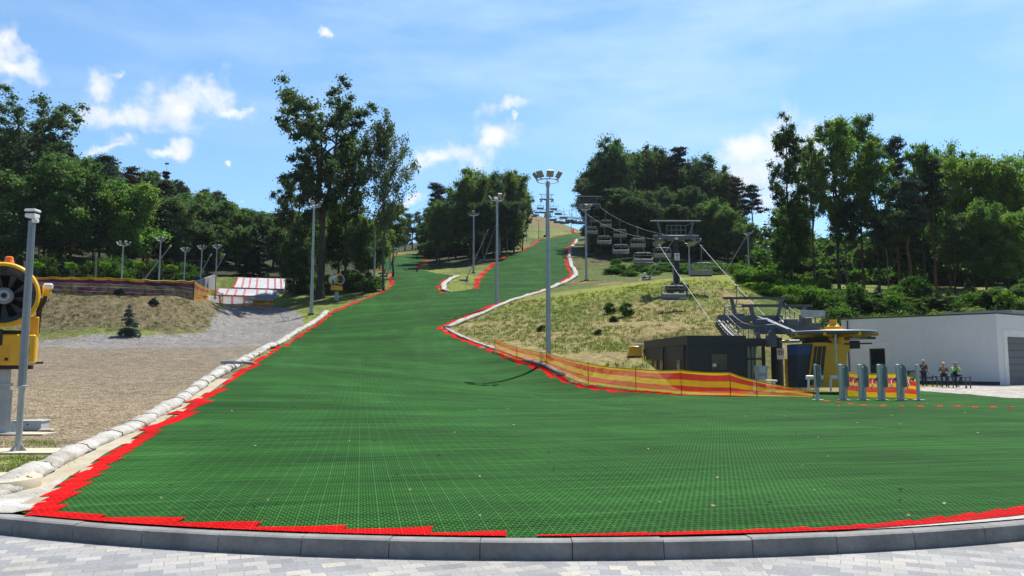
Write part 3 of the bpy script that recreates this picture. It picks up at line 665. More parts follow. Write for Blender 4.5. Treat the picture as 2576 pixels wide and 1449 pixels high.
def decid(kind, seed, H, Wd, clear, base, n_limb=15, per=95, size=0.36, fork=1, clr=1.5, nm='deciduous_tree', bark=None, envelope='round', extra=26, tr=0.30, shade=0.4, lean=0.0):
    r = np.random.default_rng(seed); tm = MB(); cl = []; cr = []
    def env(t):                                    # crown half-width at relative crown height
        if envelope == 'tall': return Wd / 2 * (0.45 + 0.55 * math.sin(min(1, t * 1.15) * math.pi) ** 0.7) * (1 if t < .9 else .75)
        if envelope == 'vase': return Wd / 2 * (0.35 + 0.65 * min(1, t * 1.5)) * (1 if t < .8 else (1.25 - t) / .45)
        return Wd / 2 * max(0.25, math.sin(min(1, 0.12 + t * 0.9) * math.pi) ** 0.55)
    z0 = H * clear; stems = []
    tops = [(r.normal(0, H * .02) + lean * H, r.normal(0, H * .02), H * 0.93)] if fork == 1 else [(math.cos(a) * Wd * .2 + lean * H, math.sin(a) * Wd * .2, H * (0.86 + .08 * r.random())) for a in (r.random() * 6 + np.arange(fork) * 2 * math.pi / fork)]
    fz = z0 * 0.9 if fork > 1 else 0
    bp = wob((0, 0, -0.5), (lean * H * .5, 0, max(fz, H * .35)), 4, H * .004, r)
    tm.tube(bp, [tr * (1.35 if i == 0 else 1 - 0.08 * i) for i in range(5)], 8)
    for tp in tops:
        sp = wob(bp[-1], tp, 6, H * .010, r); stems.append(sp); k = 0.68 if fork == 1 else 0.62
        tm.tube(sp, [tr * k * (1 - i / 7) + .03 for i in range(7)], 7)
    for i in range(n_limb):
        t = (i + .3 + r.random() * .5) / n_limb; zz = z0 + (H * .93 - z0) * t * .92
        sp = stems[i % len(stems)]; zs = [p[2] for p in sp]
        if zz < zs[0]: p = np.array(bp[-1]) * 1.0; p[2] = zz; p[:2] = np.array(bp[-1])[:2] * zz / max(bp[-1][2], .1)
        else: p = np.array([np.interp(zz, zs, [q[j] for q in sp]) for j in range(3)])
        a = i * 2.4 + r.random() * .9; L = env(min(1, (zz - z0) / (H - z0) + .10)) * (0.72 + .35 * r.random())
        q = np.array([lean * zz * .6 + math.cos(a) * L, math.sin(a) * L, zz + L * (0.45 + .4 * r.random()) * (1.0 if envelope != 'vase' else 1.5)])
        q[2] = min(q[2], H * .97)
        lp = wob(p, q, 4, L * .05, r); tm.tube(lp, [tr * .34 * (1 - j / 5.2) * (1.15 - .7 * t) + .02 for j in range(5)], 5)
        for f in (.5, .75, 1.0):
            c0 = np.array(lp[int(round(f * 4))]); cl.append(c0 + r.normal(size=3) * clr * .25); cr.append(clr * (.75 + .5 * r.random()))
            for s_ in range(2):
                e = c0 + unit(r.normal(size=3) + np.array([math.cos(a), math.sin(a), .5])) * clr * (1.0 + .8 * r.random())
                tm.tube([c0, (c0 + e) / 2 + r.normal(size=3) * .08, e], [.05, .035, .015], 3); cl.append(e); cr.append(clr * (.55 + .5 * r.random()))
    for sp in stems: cl.append(np.array(sp[-1])); cr.append(clr * .8); cl.append(np.array(sp[-2])); cr.append(clr)
    for i in range(extra):
        t = r.random(); a = r.random() * 6.3; L = env(t) * (.55 + .4 * r.random()); cl.append(np.array([math.cos(a) * L + lean * H * .6, math.sin(a) * L, z0 + (H * .96 - z0) * t])); cr.append(clr * (.6 + .5 * r.random()))
    reg(kind, tm, clumps(cl, np.array(cr), per, size, base, r, shade=shade), LEAF, bark or BARK, H, Wd, nm)
def pine(kind, seed, H, Wd, clear, base, bark=None, per=90, size=0.30, ncl=26, nm='pine_tree'):
    r = np.random.default_rng(seed); tm = MB(); cl = []; cr = []
    tp = wob((0, 0, -.5), (r.normal() * H * .02, 0, H * .96), 7, H * .006, r); tm.tube(tp, [.26 * (1 - i / 8.5) for i in range(8)], 7)
    for i in range(ncl):
        t = (i + r.random()) / ncl; zz = H * (clear + (0.97 - clear) * t); p = np.array([np.interp(zz, [q[2] for q in tp], [q[j] for q in tp]) for j in range(3)])
        a = i * 2.4 + r.random(); L = Wd / 2 * (1 - .75 * t ** 1.6) * (.5 + .6 * r.random()); q = p + np.array([math.cos(a) * L, math.sin(a) * L, L * (.12 + .3 * r.random())])
        tm.tube([p, (p + q) / 2 + np.array([0, 0, -.1 * L]), q], [.07, .05, .02], 4)
        for f in (.55, 1.0): cl.append(p + (q - p) * f + np.array([0, 0, .15])); cr.append((.55 + .45 * r.random()) * Wd * .19)
    cl.append(np.array(tp[-1])); cr.append(Wd * .16)
    reg(kind, tm, clumps(cl, np.array(cr), per, size, base, r, flat=.45, up=.7, shade=.35), NEEDLE, bark or REDBARK, H, Wd, nm)
def spruce(kind, seed, H, Wd, base, per=42, size=0.3, layers=17, br=9, nm='spruce_tree', sparse=1.0, z0=0.06):
    r = np.random.default_rng(seed); tm = MB(); tm.tube([(0, 0, -.4), (0, 0, H * .98)], [.018 * H * .6, .01], 7); cl = []; cr = []
    for l in range(layers):
        t = l / layers; zz = H * (z0 + (.97 - z0) * (t + .02 * r.normal())); L0 = Wd / 2 * (1 - t) ** .85
        for k in range(max(4, int(br * (1 - t * .5)))):
            if r.random() > sparse: continue
            a = r.random() * 6.3; L = L0 * (.7 + .45 * r.random())
            for f in (.35, .7, 1.0): cl.append((math.cos(a) * L * f, math.sin(a) * L * f, zz - L * f * .22 + .1)); cr.append(Wd * (.05 + .045 * (1 - t)) * (1.2 - .4 * f))
            tm.tube([(0, 0, zz), (math.cos(a) * L, math.sin(a) * L, zz - L * .22)], [.03, .01], 3)
    cl.append((0, 0, H * .985)); cr.append(Wd * .03)
    reg(kind, tm, clumps(cl, np.array(cr), per, size, base, r, flat=.5, up=.5, shade=.25), NEEDLE, BARK, H, Wd, nm)
def birch(kind, seed, H, Wd, base):
    r = np.random.default_rng(seed); tm = MB(); P = []; 
    tp = wob((0, 0, -.5), (H * .05, 0, H * .93), 7, H * .008, r); tm.tube(tp, [.24 * (1 - i / 8) + .02 for i in range(8)], 7)
    for i in range(44):
        t = (i + r.random()) / 44; zz = H * (.33 + .6 * t); p = np.array([np.interp(zz, [q[2] for q in tp], [q[j] for q in tp]) for j in range(3)])
        a = i * 2.4 + r.random(); L = Wd / 2 * (.45 + .7 * math.sin(min(1, .15 + t) * math.pi)) * (.65 + .5 * r.random()); q = p + np.array([math.cos(a) * L, math.sin(a) * L, L * (.5 + .5 * r.random())])
        q[2] = min(q[2], H); lp = wob(p, q, 4, L * .05, r); tm.tube(lp, [.085 * (1 - j / 5) + .014 for j in range(5)], 4)
        for s_ in range(9):
            c0 = np.array(lp[r.integers(1, 5)]) + r.normal(size=3) * .25; hl = .4 + 1.35 * r.random() * (1.2 - t * .5); e = c0 + np.array([r.normal() * .45 + .25, r.normal() * .45, -hl])
            tm.tube([c0, c0 + (e - c0) * .5 + np.array([.1, 0, .15]), e], [.016, .013, .008], 3)
            for u in np.linspace(.05, 1, 24): P.append(c0 + (e - c0) * u + r.normal(size=3) * .30)
    P = np.array(P); n = len(P); col = np.asarray(base)[None] * (.7 + .6 * r.random((n, 1)))
    reg(kind, tm, leaves(P, unit(r.normal(size=(n, 3))), .20 * (.7 + .6 * r.random(n)), col, r, .55), LEAF, PALEBARK, H, Wd, 'birch_tree')
def shrub(kind, seed, H, Wd, base, per=70, size=.13, n=22, leafm=None, nm='shrub'):
    r = np.random.default_rng(seed); tm = MB(); cl = []; cr = []
    for i in range(n):
        a = r.random() * 6.3; rr_ = Wd / 2 * r.random() ** .5 * .85; zz = H * (.18 + .72 * r.random() * (1 - .5 * (rr_ / (Wd / 2)) ** 2)); c0 = np.array([math.cos(a) * rr_, math.sin(a) * rr_, zz]); cl.append(c0); cr.append(H * .2 * (.7 + .6 * r.random()))
        tm.tube([(0, 0, -.1), c0 * np.array([.5, .5, .6]), c0], [H * .02, H * .014, .006], 4)
    reg(kind, tm, clumps(cl, np.array(cr), per, size, base, r, up=.5), leafm or LEAF, BARK, H, Wd, nm)
DK, MD, BR, BL = (0.088, 0.140, 0.066), (0.108, 0.180, 0.068), (0.14, 0.23, 0.05), (0.080, 0.115, 0.090)
decid('oak', 11, 28, 11.0, .40, (0.075, 0.120, 0.055), n_limb=21, per=46, size=.30, fork=3, clr=1.0, nm='oak_tree', envelope='vase', extra=9, tr=.5)
decid('airy', 12, 24, 7.5, .42, DK, n_limb=17, per=50, size=.27, fork=2, clr=1.0, envelope='tall', extra=6)
for i_, sd_ in enumerate((21, 22, 23)): decid('round%d' % (i_ + 1), sd_, 21, 9.5, .24, MD, n_limb=16, per=92, size=.36, clr=1.55, extra=40)
for i_, sd_ in enumerate((31, 32, 33)): decid('tall%d' % (i_ + 1), sd_, 25, 6.5, .40, MD, n_limb=18, per=50, size=.29, fork=(1, 2, 2)[i_], clr=.92, envelope='tall', extra=14, tr=.27)
decid('ivy', 41, 25, 5.6, .05, (0.040, 0.085, 0.018), n_limb=24, per=60, size=.24, fork=1, clr=.85, envelope='tall', extra=8, tr=.24)
decid('lean', 42, 17, 6.0, .45, DK, n_limb=12, per=60, size=.3, clr=1.1, lean=.10, extra=10, tr=.2)
decid('trunky', 43, 22, 7.0, .55, DK, n_limb=12, per=80, size=.33, clr=1.3, extra=22, bark=PALEBARK, tr=.2)
pine('pine1', 51, 24, 7.0, .52, BL); pine('pine2', 52, 25, 6.0, .62, (0.032, 0.055, 0.030), ncl=20); pine('pinebrown', 53, 23, 7, .45, (0.085, 0.050, 0.032), per=55)
spruce('spruce', 61, 22, 7.5, BL, size=.34); spruce('sprucebrown', 62, 22, 8, (0.075, 0.045, 0.034), per=26, size=.3, sparse=.75); spruce('bluespruce', 63, 2.6, 1.7, (0.060, 0.105, 0.105), per=36, size=.06, layers=13, br=8)
birch('birch', 71, 25, 10, (0.090, 0.130, 0.060))
shrub('shrub', 81, 1.6, 1.9, (0.075, 0.16, 0.018)); shrub('shrubdark', 82, 1.0, 1.3, (0.022, 0.042, 0.016), size=.09, leafm=NEEDLE); shrub('bush', 83, 3.2, 4.0, (0.055, 0.115, 0.02), n=30, per=90, size=.2)
# a round-headed sapling on a thin stem
_r = np.random.default_rng(5); _tm = MB(); _tm.tube([(0, 0, -.2), (.02, 0, 1.2), (0, 0, 2.3)], [.03, .026, .02], 6)
_cl = [(math.cos(a) * .36, math.sin(a) * .36, 2.45 + .22 * _r.random()) for a in np.linspace(0, 6, 12)] + [(0, 0, 2.62), (.2, .1, 2.6), (-.2, 0, 2.6)]
reg('sapling', _tm, clumps(_cl, .22, 75, .075, (0.12, 0.24, 0.02), _r, flat=.6, up=.6), LEAF, PALEBARK, 2.85, 1.2, 'sapling')
TREES_BY = {}
def tree(px, top, Y, kind, wpx, label, group=None, tint=(1, 1, 1), rz=None, h=None, cat='tree', loc=None, dz=-0.15):
    K = TREEK[kind]; p = loc if loc is not None else G(px, Y, dz)
    if h is None: h = at(px, top, Y).z - p.z
    w = wpx / F0 * Y if wpx else h / K['H'] * K['W']
    o = thing(K['name'], label, cat, p, rz if rz is not None else random.uniform(0, 6.28), group)
    o.scale = (w / K['W'], w / K['W'], h / K['H'])
    t = link(bpy.data.objects.new('stem' if cat in ('shrub', 'bush') else 'trunk', K['trunk']), o); c = link(bpy.data.objects.new('foliage' if cat in ('shrub', 'bush') else 'crown', K['crown']), o)
    c.color = tuple(tint) + (1,)
    return o
GL, GC, GM, GW, GR = 'trees along the left forest edge', 'tree group between the tubing lanes and the slope', 'wood left of the upper slope', 'wood behind the chairlift', 'trees behind the white building'
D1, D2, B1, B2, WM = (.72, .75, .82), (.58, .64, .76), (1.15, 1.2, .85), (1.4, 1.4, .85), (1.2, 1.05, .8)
for a in [
 (46, 238, 97, 'oak', 225, 'tall dark airy oak rising highest at the far left edge', GL, (1, 1.1, 1.2)),
 (8, 425, 91, 'round1', 200, 'low grey-green tree at the left border, behind the camera pole', GL, (.8, .92, 1.0)),
 (172, 384, 94, 'round2', 185, 'full green tree just right of the tallest oak at left', GL, (.85, .95, .75)),
 (318, 456, 98, 'round3', 165, 'bright green round-crowned tree in the middle of the left forest', GL, (1.35, 1.45, .85)),
 (243, 388, 142, 'pine1', 120, 'dark flat-topped pine breaking the left skyline', GL, (.9, 1, 1.2)),
 (320, 414, 124, 'pinebrown', 90, 'thin brown-tinged pine on the left skyline, next to the spiky spruce', GL, (1, 1, 1)),
 (408, 406, 118, 'sprucebrown', 105, 'spiky spruce with rusty lower boughs on the left skyline', GL, (.8, .9, 1)),
 (272, 468, 114, 'pinebrown', 115, 'rusty brown conifer crown above the bright green round tree', GL, (1.1, 1, .9)),
 (162, 342, 106, 'sprucebrown', 62, 'sparse reddish treetop beside the tallest oak at left', GL, (1, .9, .9)),
 (95, 450, 101, 'trunky', 120, 'dark tree with a pale bent trunk directly right of the camera pole', GL, D1),
 (232, 470, 103, 'trunky', 130, 'dark tree with two pale leaning stems below the full green tree', GL, D1),
 (372, 505, 104, 'pine2', 105, 'pine with a reddish slanting trunk left of the second floodlight mast', GL, D1),
 (440, 492, 114, 'round1', 120, 'dark green tree behind the small round saplings, below the spruce', GL, D1),
 (488, 484, 126, 'round3', 125, 'broad mid-green tree right of the spiky spruce', GL, (1, 1.05, .9)),
 (548, 502, 128, 'round2', 130, 'mid-green domed tree above the leaning snow lances', GL, (.9, 1, .95)),
 (604, 520, 131, 'round1', 120, 'dark domed tree above the top of the tubing lanes', GL, D1),
 (662, 532, 133, 'round3', 130, 'dark forest tree behind the right half of the tubing lanes', GL, D2),
 (716, 534, 135, 'round2', 110, 'shaded tree where the left forest meets the tall central oak', GL, D2),
 (-70, 330, 97, 'round3', 200, 'large green tree half cut off by the left border', GL, D1),
 (806, 218, 101, 'oak', 240, 'tallest dark oak with forked trunk behind the near slope mast', GC, (.85, .9, .9)),
 (965, 272, 106, 'birch', 165, 'tall airy birch with drooping twigs right of the tallest oak', GC, (1, 1, 1)),
 (738, 425, 105, 'airy', 110, 'thin ragged tree hanging left out of the central group', GC, (.9, .9, .8)),
 (868, 325, 108, 'tall1', 110, 'slim leafy tree filling the gap between oak and birch', GC, (.8, .85, .85)),
 (770, 520, 111, 'round1', 115, 'bushy low tree left of the forked oak trunk', GC, (.9, 1, .8)),
 (850, 500, 116, 'round2', 130, 'dense tree behind the forked oak trunk', GC, (.9, .9, .7)),
 (925, 545, 111, 'round3', 105, 'green lower tree beneath the birch', GC, (1.2, 1.2, .8)),
 (988, 505, 120, 'airy', 85, 'small dark tree under the right side of the birch', GC, (.8, .85, .8)),
 (912, 560, 101, 'lean', 80, 'leaning thin-trunked tree above the small snow gun', GC, (1, 1, .8)),
 (745, 600, 106, 'round2', 90, 'low dark tree right beside the tubing lanes', GC, D1),
 (985, 560, 205, 'round1', 70, 'small distant tree beyond the left ski run', GC, D1),
 (1037, 532, 235, 'airy', 60, 'lone distant tree in the sky gap above the left ski run', GC, D1),
 (1062, 575, 240, 'round3', 45, 'small round distant tree at the end of the left ski run', GC, D1),
 (1100, 456, 168, 'pine1', 72, 'dark pine at the left end of the wood beside the upper slope', GM, D1),
 (1106, 500, 158, 'round1', 80, 'rounded tree at the left foot of the middle wood', GM, (.9, 1, .8)),
 (1182, 419, 160, 'round2', 112, 'tallest sunlit tree in the left half of the middle wood', GM, (1.15, 1.1, .8)),
 (1240, 430, 166, 'round3', 92, 'dark crown in the centre of the middle wood', GM, D1),
 (1292, 422, 170, 'round1', 88, 'tall tree at the right end of the middle wood', GM, (1.1, 1.05, .8)),
 (1146, 478, 172, 'tall1', 66, 'narrow tree behind the left edge of the middle wood', GM, D2),
 (1215, 505, 154, 'trunky', 80, 'dark tree with a bare pale trunk behind the slope mast', GM, D2),
 (1276, 498, 157, 'trunky', 72, 'bare-stemmed tree right of the slope mast with tilted lamps', GM, D2),
 (1128, 560, 163, 'trunky', 60, 'thin bare-stemmed tree at the lower left of the middle wood', GM, D2),
 (1314, 470, 178, 'tall2', 55, 'slim tree nearest to the upper slope in the middle wood', GM, (.9, .9, .8)),
 (1550, 340, 172, 'round2', 120, 'tallest tree of the big wood, at its upper left', GW, (.75, .85, 1.0)),
 (1486, 440, 168, 'airy', 88, 'ragged airy tree at the left edge of the big wood', GW, D1),
 (1506, 395, 178, 'round3', 105, 'dark tree on the left shoulder of the big wood', GW, D2),
 (1612, 364, 178, 'round1', 112, 'second crown from the left on the top of the big wood', GW, D1),
 (1664, 370, 181, 'round3', 100, 'crown in the middle of the big wood skyline', GW, D2),
 (1716, 366, 178, 'pine2', 80, 'pine with long pale trunk above the nearest lift tower', GW, D1),
 (1766, 384, 176, 'round2', 115, 'broad crown right of the tall pine above the lift tower', GW, D1),
 (1812, 422, 172, 'round1', 105, 'sloping right shoulder crown of the big wood', GW, D1),
 (1856, 440, 168, 'pinebrown', 82, 'brownish pine at the right side of the big wood', GW, (.9, 1, .9)),
 (1898, 462, 160, 'pine2', 70, 'airy pine reaching into the sky gap at right', GW, (1.1, 1.1, 1)),
 (1560, 470, 160, 'tall3', 95, 'slim tree with a visible stem above the far chairs', GW, D2),
 (1606, 495, 156, 'trunky', 95, 'dark tree with a forked pale stem behind the chairs', GW, D2),
 (1656, 470, 162, 'round1', 105, 'dark lower crown left of the nearest lift tower', GW, D2),
 (1704, 515, 156, 'trunky', 85, 'dark tree with bare stem directly behind the nearest lift tower', GW, D2),
 (1746, 470, 160, 'round3', 100, 'lower crown above the right arm of the nearest tower', GW, D2),
 (1792, 500, 153, 'round2', 100, 'greener lower crown right of the nearest lift tower', GW, (.8, .95, .8)),
 (1832, 520, 149, 'round1', 95, 'low green tree at the right foot of the big wood', GW, (.9, 1, .8)),
 (1872, 560, 145, 'round3', 80, 'lowest tree at the right end of the big wood', GW, (1, 1.05, .8)),
 (1474, 566, 222, 'round2', 34, 'small dark tree at the top right of the ski run', GW, D1),
 (1994, 276, 94, 'ivy', 98, 'slim tall tree clothed in ivy, standing alone right of the sky gap', GR, (1.1, 1.1, .9)),
 (2050, 345, 97, 'airy', 85, 'thin airy tree with twin stems next to the ivy-clad tree', GR, (1.4, 1.3, .8)),
 (2112, 288, 99, 'tall2', 118, 'tall fork-trunked tree, first of the two highest right of the ivy-clad tree', GR, (1.25, 1.25, .8)),
 (2172, 286, 103, 'tall3', 112, 'tall tree with pointed top, second of the two highest right of the ivy-clad tree', GR, (1.15, 1.2, .8)),
 (2212, 350, 98, 'tall1', 95, 'leafy tree sloping down from the two highest trees', GR, (1.2, 1.25, .8)),
 (2262, 338, 106, 'pine1', 85, 'dark pine with pointed top among the right-hand trees', GR, (1, 1, 1)),
 (2290, 450, 95, 'pine1', 125, 'broad dark pine in the shade at the centre of the right-hand trees', GR, (.8, .85, .95)),
 (2330, 352, 108, 'tall3', 90, 'pale green slim crown right of the pointed dark pine', GR, (1.25, 1.35, .95)),
 (2392, 358, 109, 'round2', 115, 'light green crown behind the reddish pine trunk', GR, (1.25, 1.35, .95)),
 (2356, 395, 96, 'pine2', 95, 'pine with a long reddish trunk behind the white building', GR, (.9, 1, .9)),
 (2448, 376, 101, 'round1', 140, 'bright leafy tree above the middle of the white building', GR, B2),
 (2540, 382, 99, 'round3', 150, 'bright yellow-green tree in the upper right corner group', GR, (1.55, 1.5, .8)),
 (2640, 375, 104, 'round2', 150, 'bright tree cut off by the right border', GR, B2),
 (2236, 520, 94, 'trunky', 105, 'dark tree with straight bare trunk left of the shaded pine', GR, D1),
 (2132, 500, 99, 'trunky', 90, 'dark straight-stemmed tree under the two highest trees', GR, D1),
 (1996, 498, 122, 'round1', 105, 'round bright tree behind the ivy-clad tree', GR, (1.3, 1.3, .9)),
 (1928, 555, 150, 'spruce', 46, 'small dark spruce in the gap left of the ivy-clad tree', GR, (1, 1, 1)),
 (2484, 500, 93, 'round2', 115, 'lower dark green tree above the white building corner', GR, (1.1, 1.2, .8)),
 (2572, 520, 91, 'round1', 120, 'lower leafy tree at the right border above the garage', GR, (1.5, 1.5, .9)),
 (2405, 540, 94, 'tall2', 80, 'slim shaded tree right of the reddish pine trunk', GR, D1),
 (2330, 690, 78, 'spruce', 60, 'young dark spruce above the left part of the white roof', GR, (1, 1.1, 1)),
 (2440, 700, 77, 'spruce', 55, 'young dark spruce above the middle of the white roof', GR, (1, 1.1, .9)),
 (2210, 715, 77, 'spruce', 50, 'young dark spruce left of the white building', GR, (1, 1.1, .9)),
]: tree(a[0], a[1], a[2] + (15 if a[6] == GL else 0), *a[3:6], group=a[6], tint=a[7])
# distant woodland and undergrowth that reads as one mass
def mass(name, label, items, thin, leafm=LEAF, big=1.6, cat='woodland'):
    VV, QQ, CC = [], [], []; nv = 0; tb = MB(); r = np.random.default_rng(99)
    for (p, h, w, kind, tint) in items:
        V, Q, c = TREEK[kind]['arr']; n = len(Q); k = r.random(n) < thin; Vl = V.reshape(n, 4, 3)[k]; cl = c.reshape(n, 4, 3)[k]
        cen = Vl.mean(1, keepdims=True); Vl = cen + (Vl - cen) * big
        a = r.random() * 6.28; ca, sa = math.cos(a), math.sin(a); K = TREEK[kind]; s = (w / K['W'], w / K['W'], h / K['H'])
        X = Vl * np.array(s); X = np.stack([X[..., 0] * ca - X[..., 1] * sa, X[..., 0] * sa + X[..., 1] * ca, X[..., 2]], -1) + np.array(p)
        m_ = len(X); VV.append(X.reshape(-1, 3)); QQ.append(np.arange(4 * m_).reshape(m_, 4) + nv); CC.append(cl.reshape(-1, 3) * np.array(tint)); nv += 4 * m_
        if h > 6: tb.tube([(p[0], p[1], p[2] - .4), (p[0] + r.normal() * .5, p[1], p[2] + h * .6)], [.25, .12], 5)
    o = raw_mesh(name, np.concatenate(VV), np.concatenate(QQ), leafm, col=np.concatenate(CC)); tag(o, label, cat, kind='stuff')
    if tb.v: 
        t = tb.build('trunk', BARK, o); t['kind'] = 'stuff'
    return o
def sky_top(px, tab): return float(np.interp(px, [t[0] for t in tab], [t[1] for t in tab]))
it = []; tabL = [(-300, 280), (0, 320), (150, 355), (250, 392), (350, 430), (450, 458), (520, 482), (600, 514), (700, 535), (800, 540), (1000, 575), (1100, 580)]
for Y, n, dn, x1 in ((132, 16, 120, 740), (148, 18, 70, 760), (170, 20, 34, 900), (198, 22, 8, 960), (232, 22, 0, 1060)):
    for i in range(n):
        px = -220 + (x1 + 220) * (i + .5 + random.uniform(-.35, .35)) / n; p = G(px, Y, -.2); top = sky_top(px, tabL) + dn + random.uniform(-6, 26); h = max(9, min(36, at(px, top, Y).z - p.z))
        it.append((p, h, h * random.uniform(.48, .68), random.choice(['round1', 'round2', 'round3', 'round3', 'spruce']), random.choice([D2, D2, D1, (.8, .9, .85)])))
mass('woodland', 'dark leafy hillside wood behind the left forest edge', it, .58)
it = []
for Y, n in ((186, 15), (204, 12)):
    for i in range(n):
        px = 1495 + 400 * (i + .5 + random.uniform(-.3, .3)) / n; p = G(px, Y, -.2); top = sky_top(px, [(1490, 440), (1540, 375), (1620, 385), (1760, 400), (1840, 450), (1890, 600)]) + random.uniform(8, 40); h = max(8, min(34, at(px, top, Y).z - p.z))
        it.append((p, h, h * .4, random.choice(['round1', 'round2', 'round3']), D2))
for Y, n, h0 in ((168, 16, 7), (190, 18, 9)):
    for i in range(n):
        px = 1500 + 400 * (i + random.random()) / n; it.append((G(px, Y, -.2), h0 * random.uniform(.7, 1.3), 7, 'bush', D1))
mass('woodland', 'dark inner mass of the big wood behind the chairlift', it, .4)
it = []
for Y, n, h0 in ((172, 8, 5), (190, 11, 9), (205, 12, 11)):
    for i in range(n):
        px = 1078 + 215 * (i + random.random()) / n; it.append((G(px, Y, -.2), h0 * random.uniform(.6, 1.2), 7, random.choice(['bush', 'round2']), D2))
mass('woodland', 'dark undergrowth between the trunks of the middle wood', it, .4)
it = []
for Y, n, tabR in ((118, 14, [(2150, 640), (2230, 560), (2300, 500), (2700, 440)]), (134, 14, [(1890, 660), (2000, 620), (2120, 630), (2250, 520), (2700, 430)]), (170, 12, [(1880, 650), (2050, 640), (2200, 600), (2700, 480)])):
    for i in range(n):
        px = tabR[0][0] + (2720 - tabR[0][0]) * (i + .5 + random.uniform(-.35, .35)) / n; p = G(px, Y, -.2); top = sky_top(px, tabR) + random.uniform(-5, 25); h = max(6, min(26, at(px, top, Y).z - p.z))
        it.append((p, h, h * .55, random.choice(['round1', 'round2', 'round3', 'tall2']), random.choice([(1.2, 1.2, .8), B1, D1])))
for Y, n, h0 in ((112, 26, 2.2), (126, 26, 4), (150, 24, 7)):
    for i in range(n):
        px = 1900 + 820 * (i + random.random()) / n; it.append((G(px, Y, -.2), h0 * random.uniform(.6, 1.3), h0 * 1.5, 'bush', random.choice([D1, (1, 1, .8), B2])))
mass('woodland', 'leafy woodland mass behind the trees at right', it, .4)
it = []
for i in range(150):
    px = random.uniform(1840, 2080); Y = random.uniform(79, 95); p = G(px, Y, -.1)
    if px < 1960 and Y < 90 - (px - 1840) * .08: continue
    it.append((p, random.uniform(.7, 1.9), random.uniform(1.2, 2.6), random.choice(['bush', 'shrub']), random.choice([(1.7, 1.6, .9), (1.3, 1.3, .8), (2.2, 2.0, 1)])))  # bright tints put a sunlit look into the leaf colour
mass('undergrowth', 'bright green undergrowth tinted to look sunlit on the crest right of the lift', it, .5, big=1.1, cat='undergrowth')
it = []
for i in range(165):
    px = random.uniform(2030, 2680); Y = random.uniform(69, 82); p = G(px, Y, -.1)
    if px < 2090 and Y < 76: continue
    it.append((p, random.uniform(.8, 2.2) * random.choice([1, 1, 1.6]), random.uniform(1.6, 3.4), random.choice(['bush', 'bush', 'shrub', 'spruce', 'round1']), random.choice([(.7, .8, .7), (.9, .95, .7), (1.2, 1.2, .8), (1.6, 1.5, .8)])))
mass('undergrowth', 'dark green thicket on the slope behind the white building', it, .5, big=1.1, cat='undergrowth')
it = []
for i in range(95):
    px = random.uniform(60, 500); Y = random.uniform(96, 110); it.append((G(px, Y, -.1), random.uniform(1.2, 4.2), random.uniform(1.4, 3), random.choice(['bush', 'bush', 'spruce']), random.choice([(.8, .95, .8), (1.1, 1.2, .8), (.9, .7, .7)])))
for i in range(36):
    px = random.uniform(735, 960); Y = random.uniform(104, 116); it.append((G(px, Y, -.1), random.uniform(1.2, 3.0), random.uniform(1.4, 3), 'bush', random.choice([(1.0, 1.1, .8), (1.5, 1.5, .9)])))
for i in range(60):
    px = random.uniform(1540, 1880); Y = random.uniform(122, 138); it.append((G(px, Y, -.1), random.uniform(.6, 1.7), random.uniform(2, 4), 'bush', random.choice([(.9, 1.1, .8), (1.2, 1.3, .8)])))
mass('undergrowth', 'low bushes along the forest edges', it, .5, big=1.1, cat='undergrowth')
# single shrubs, spruce and saplings people planted
GS = 'shrubs on the straw-coloured bank'
tree(1534, 0, 74, 'shrub', 30, 'small bright green shrub, left one of the pair on the straw bank', GS, (.9, .9, .9), h=1.3, cat='shrub')
tree(1577, 0, 71, 'shrub', 38, 'larger bright green shrub, right one of the pair on the straw bank', GS, (1.1, 1.1, 1), h=1.6, cat='shrub')
tree(1545, 0, 69, 'shrubdark', 24, 'little brownish shrub below the pair of bright shrubs', GS, (2.0, 1.5, 1), h=.7, cat='shrub')
tree(1362, 0, 67, 'shrubdark', 26, 'dry brown tuft beside the tall mast foot', GS, (2.6, 1.7, 1), h=.7, cat='shrub')
tree(1505, 0, 62, 'shrubdark', 24, 'dark dry tuft low on the straw bank above the net', GS, (1.5, 1.3, 1), h=.6, cat='shrub')
tree(322, 0, 63.5, 'bluespruce', 54, 'young blue spruce at the foot of the left bank', None, (1, 1, 1), h=2.75)
GP = 'round-headed saplings along the purple net'
for px, lab in ((92, 'sapling with round crown nearest the camera pole'), (176, 'round-headed sapling, second from the camera pole'), (262, 'round-headed sapling left of the bare grey stake'), (348, 'round-headed sapling left of the long slanting lance'), (430, 'round-headed sapling nearest the right end of the purple net')):
    tree(px, 0, 75.5 if px < 400 else 77, 'sapling', 26, lab, GP, (1.3, 1.3, 1), h=2.75)
GD = 'dark clipped bushes before the purple net'
for px, lab in ((137, 'dark round bush by the snow gun lamp'), (212, 'dark round bush left of the bare stake'), (300, 'dark round bush below the first floodlight mast at left'), (388, 'low dark bush nearest the right end of the purple net')):
    tree(px, 0, 70.5, 'shrubdark', 24 + (px % 3), lab, GD, (1, 1, 1), h=.72, cat='bush')
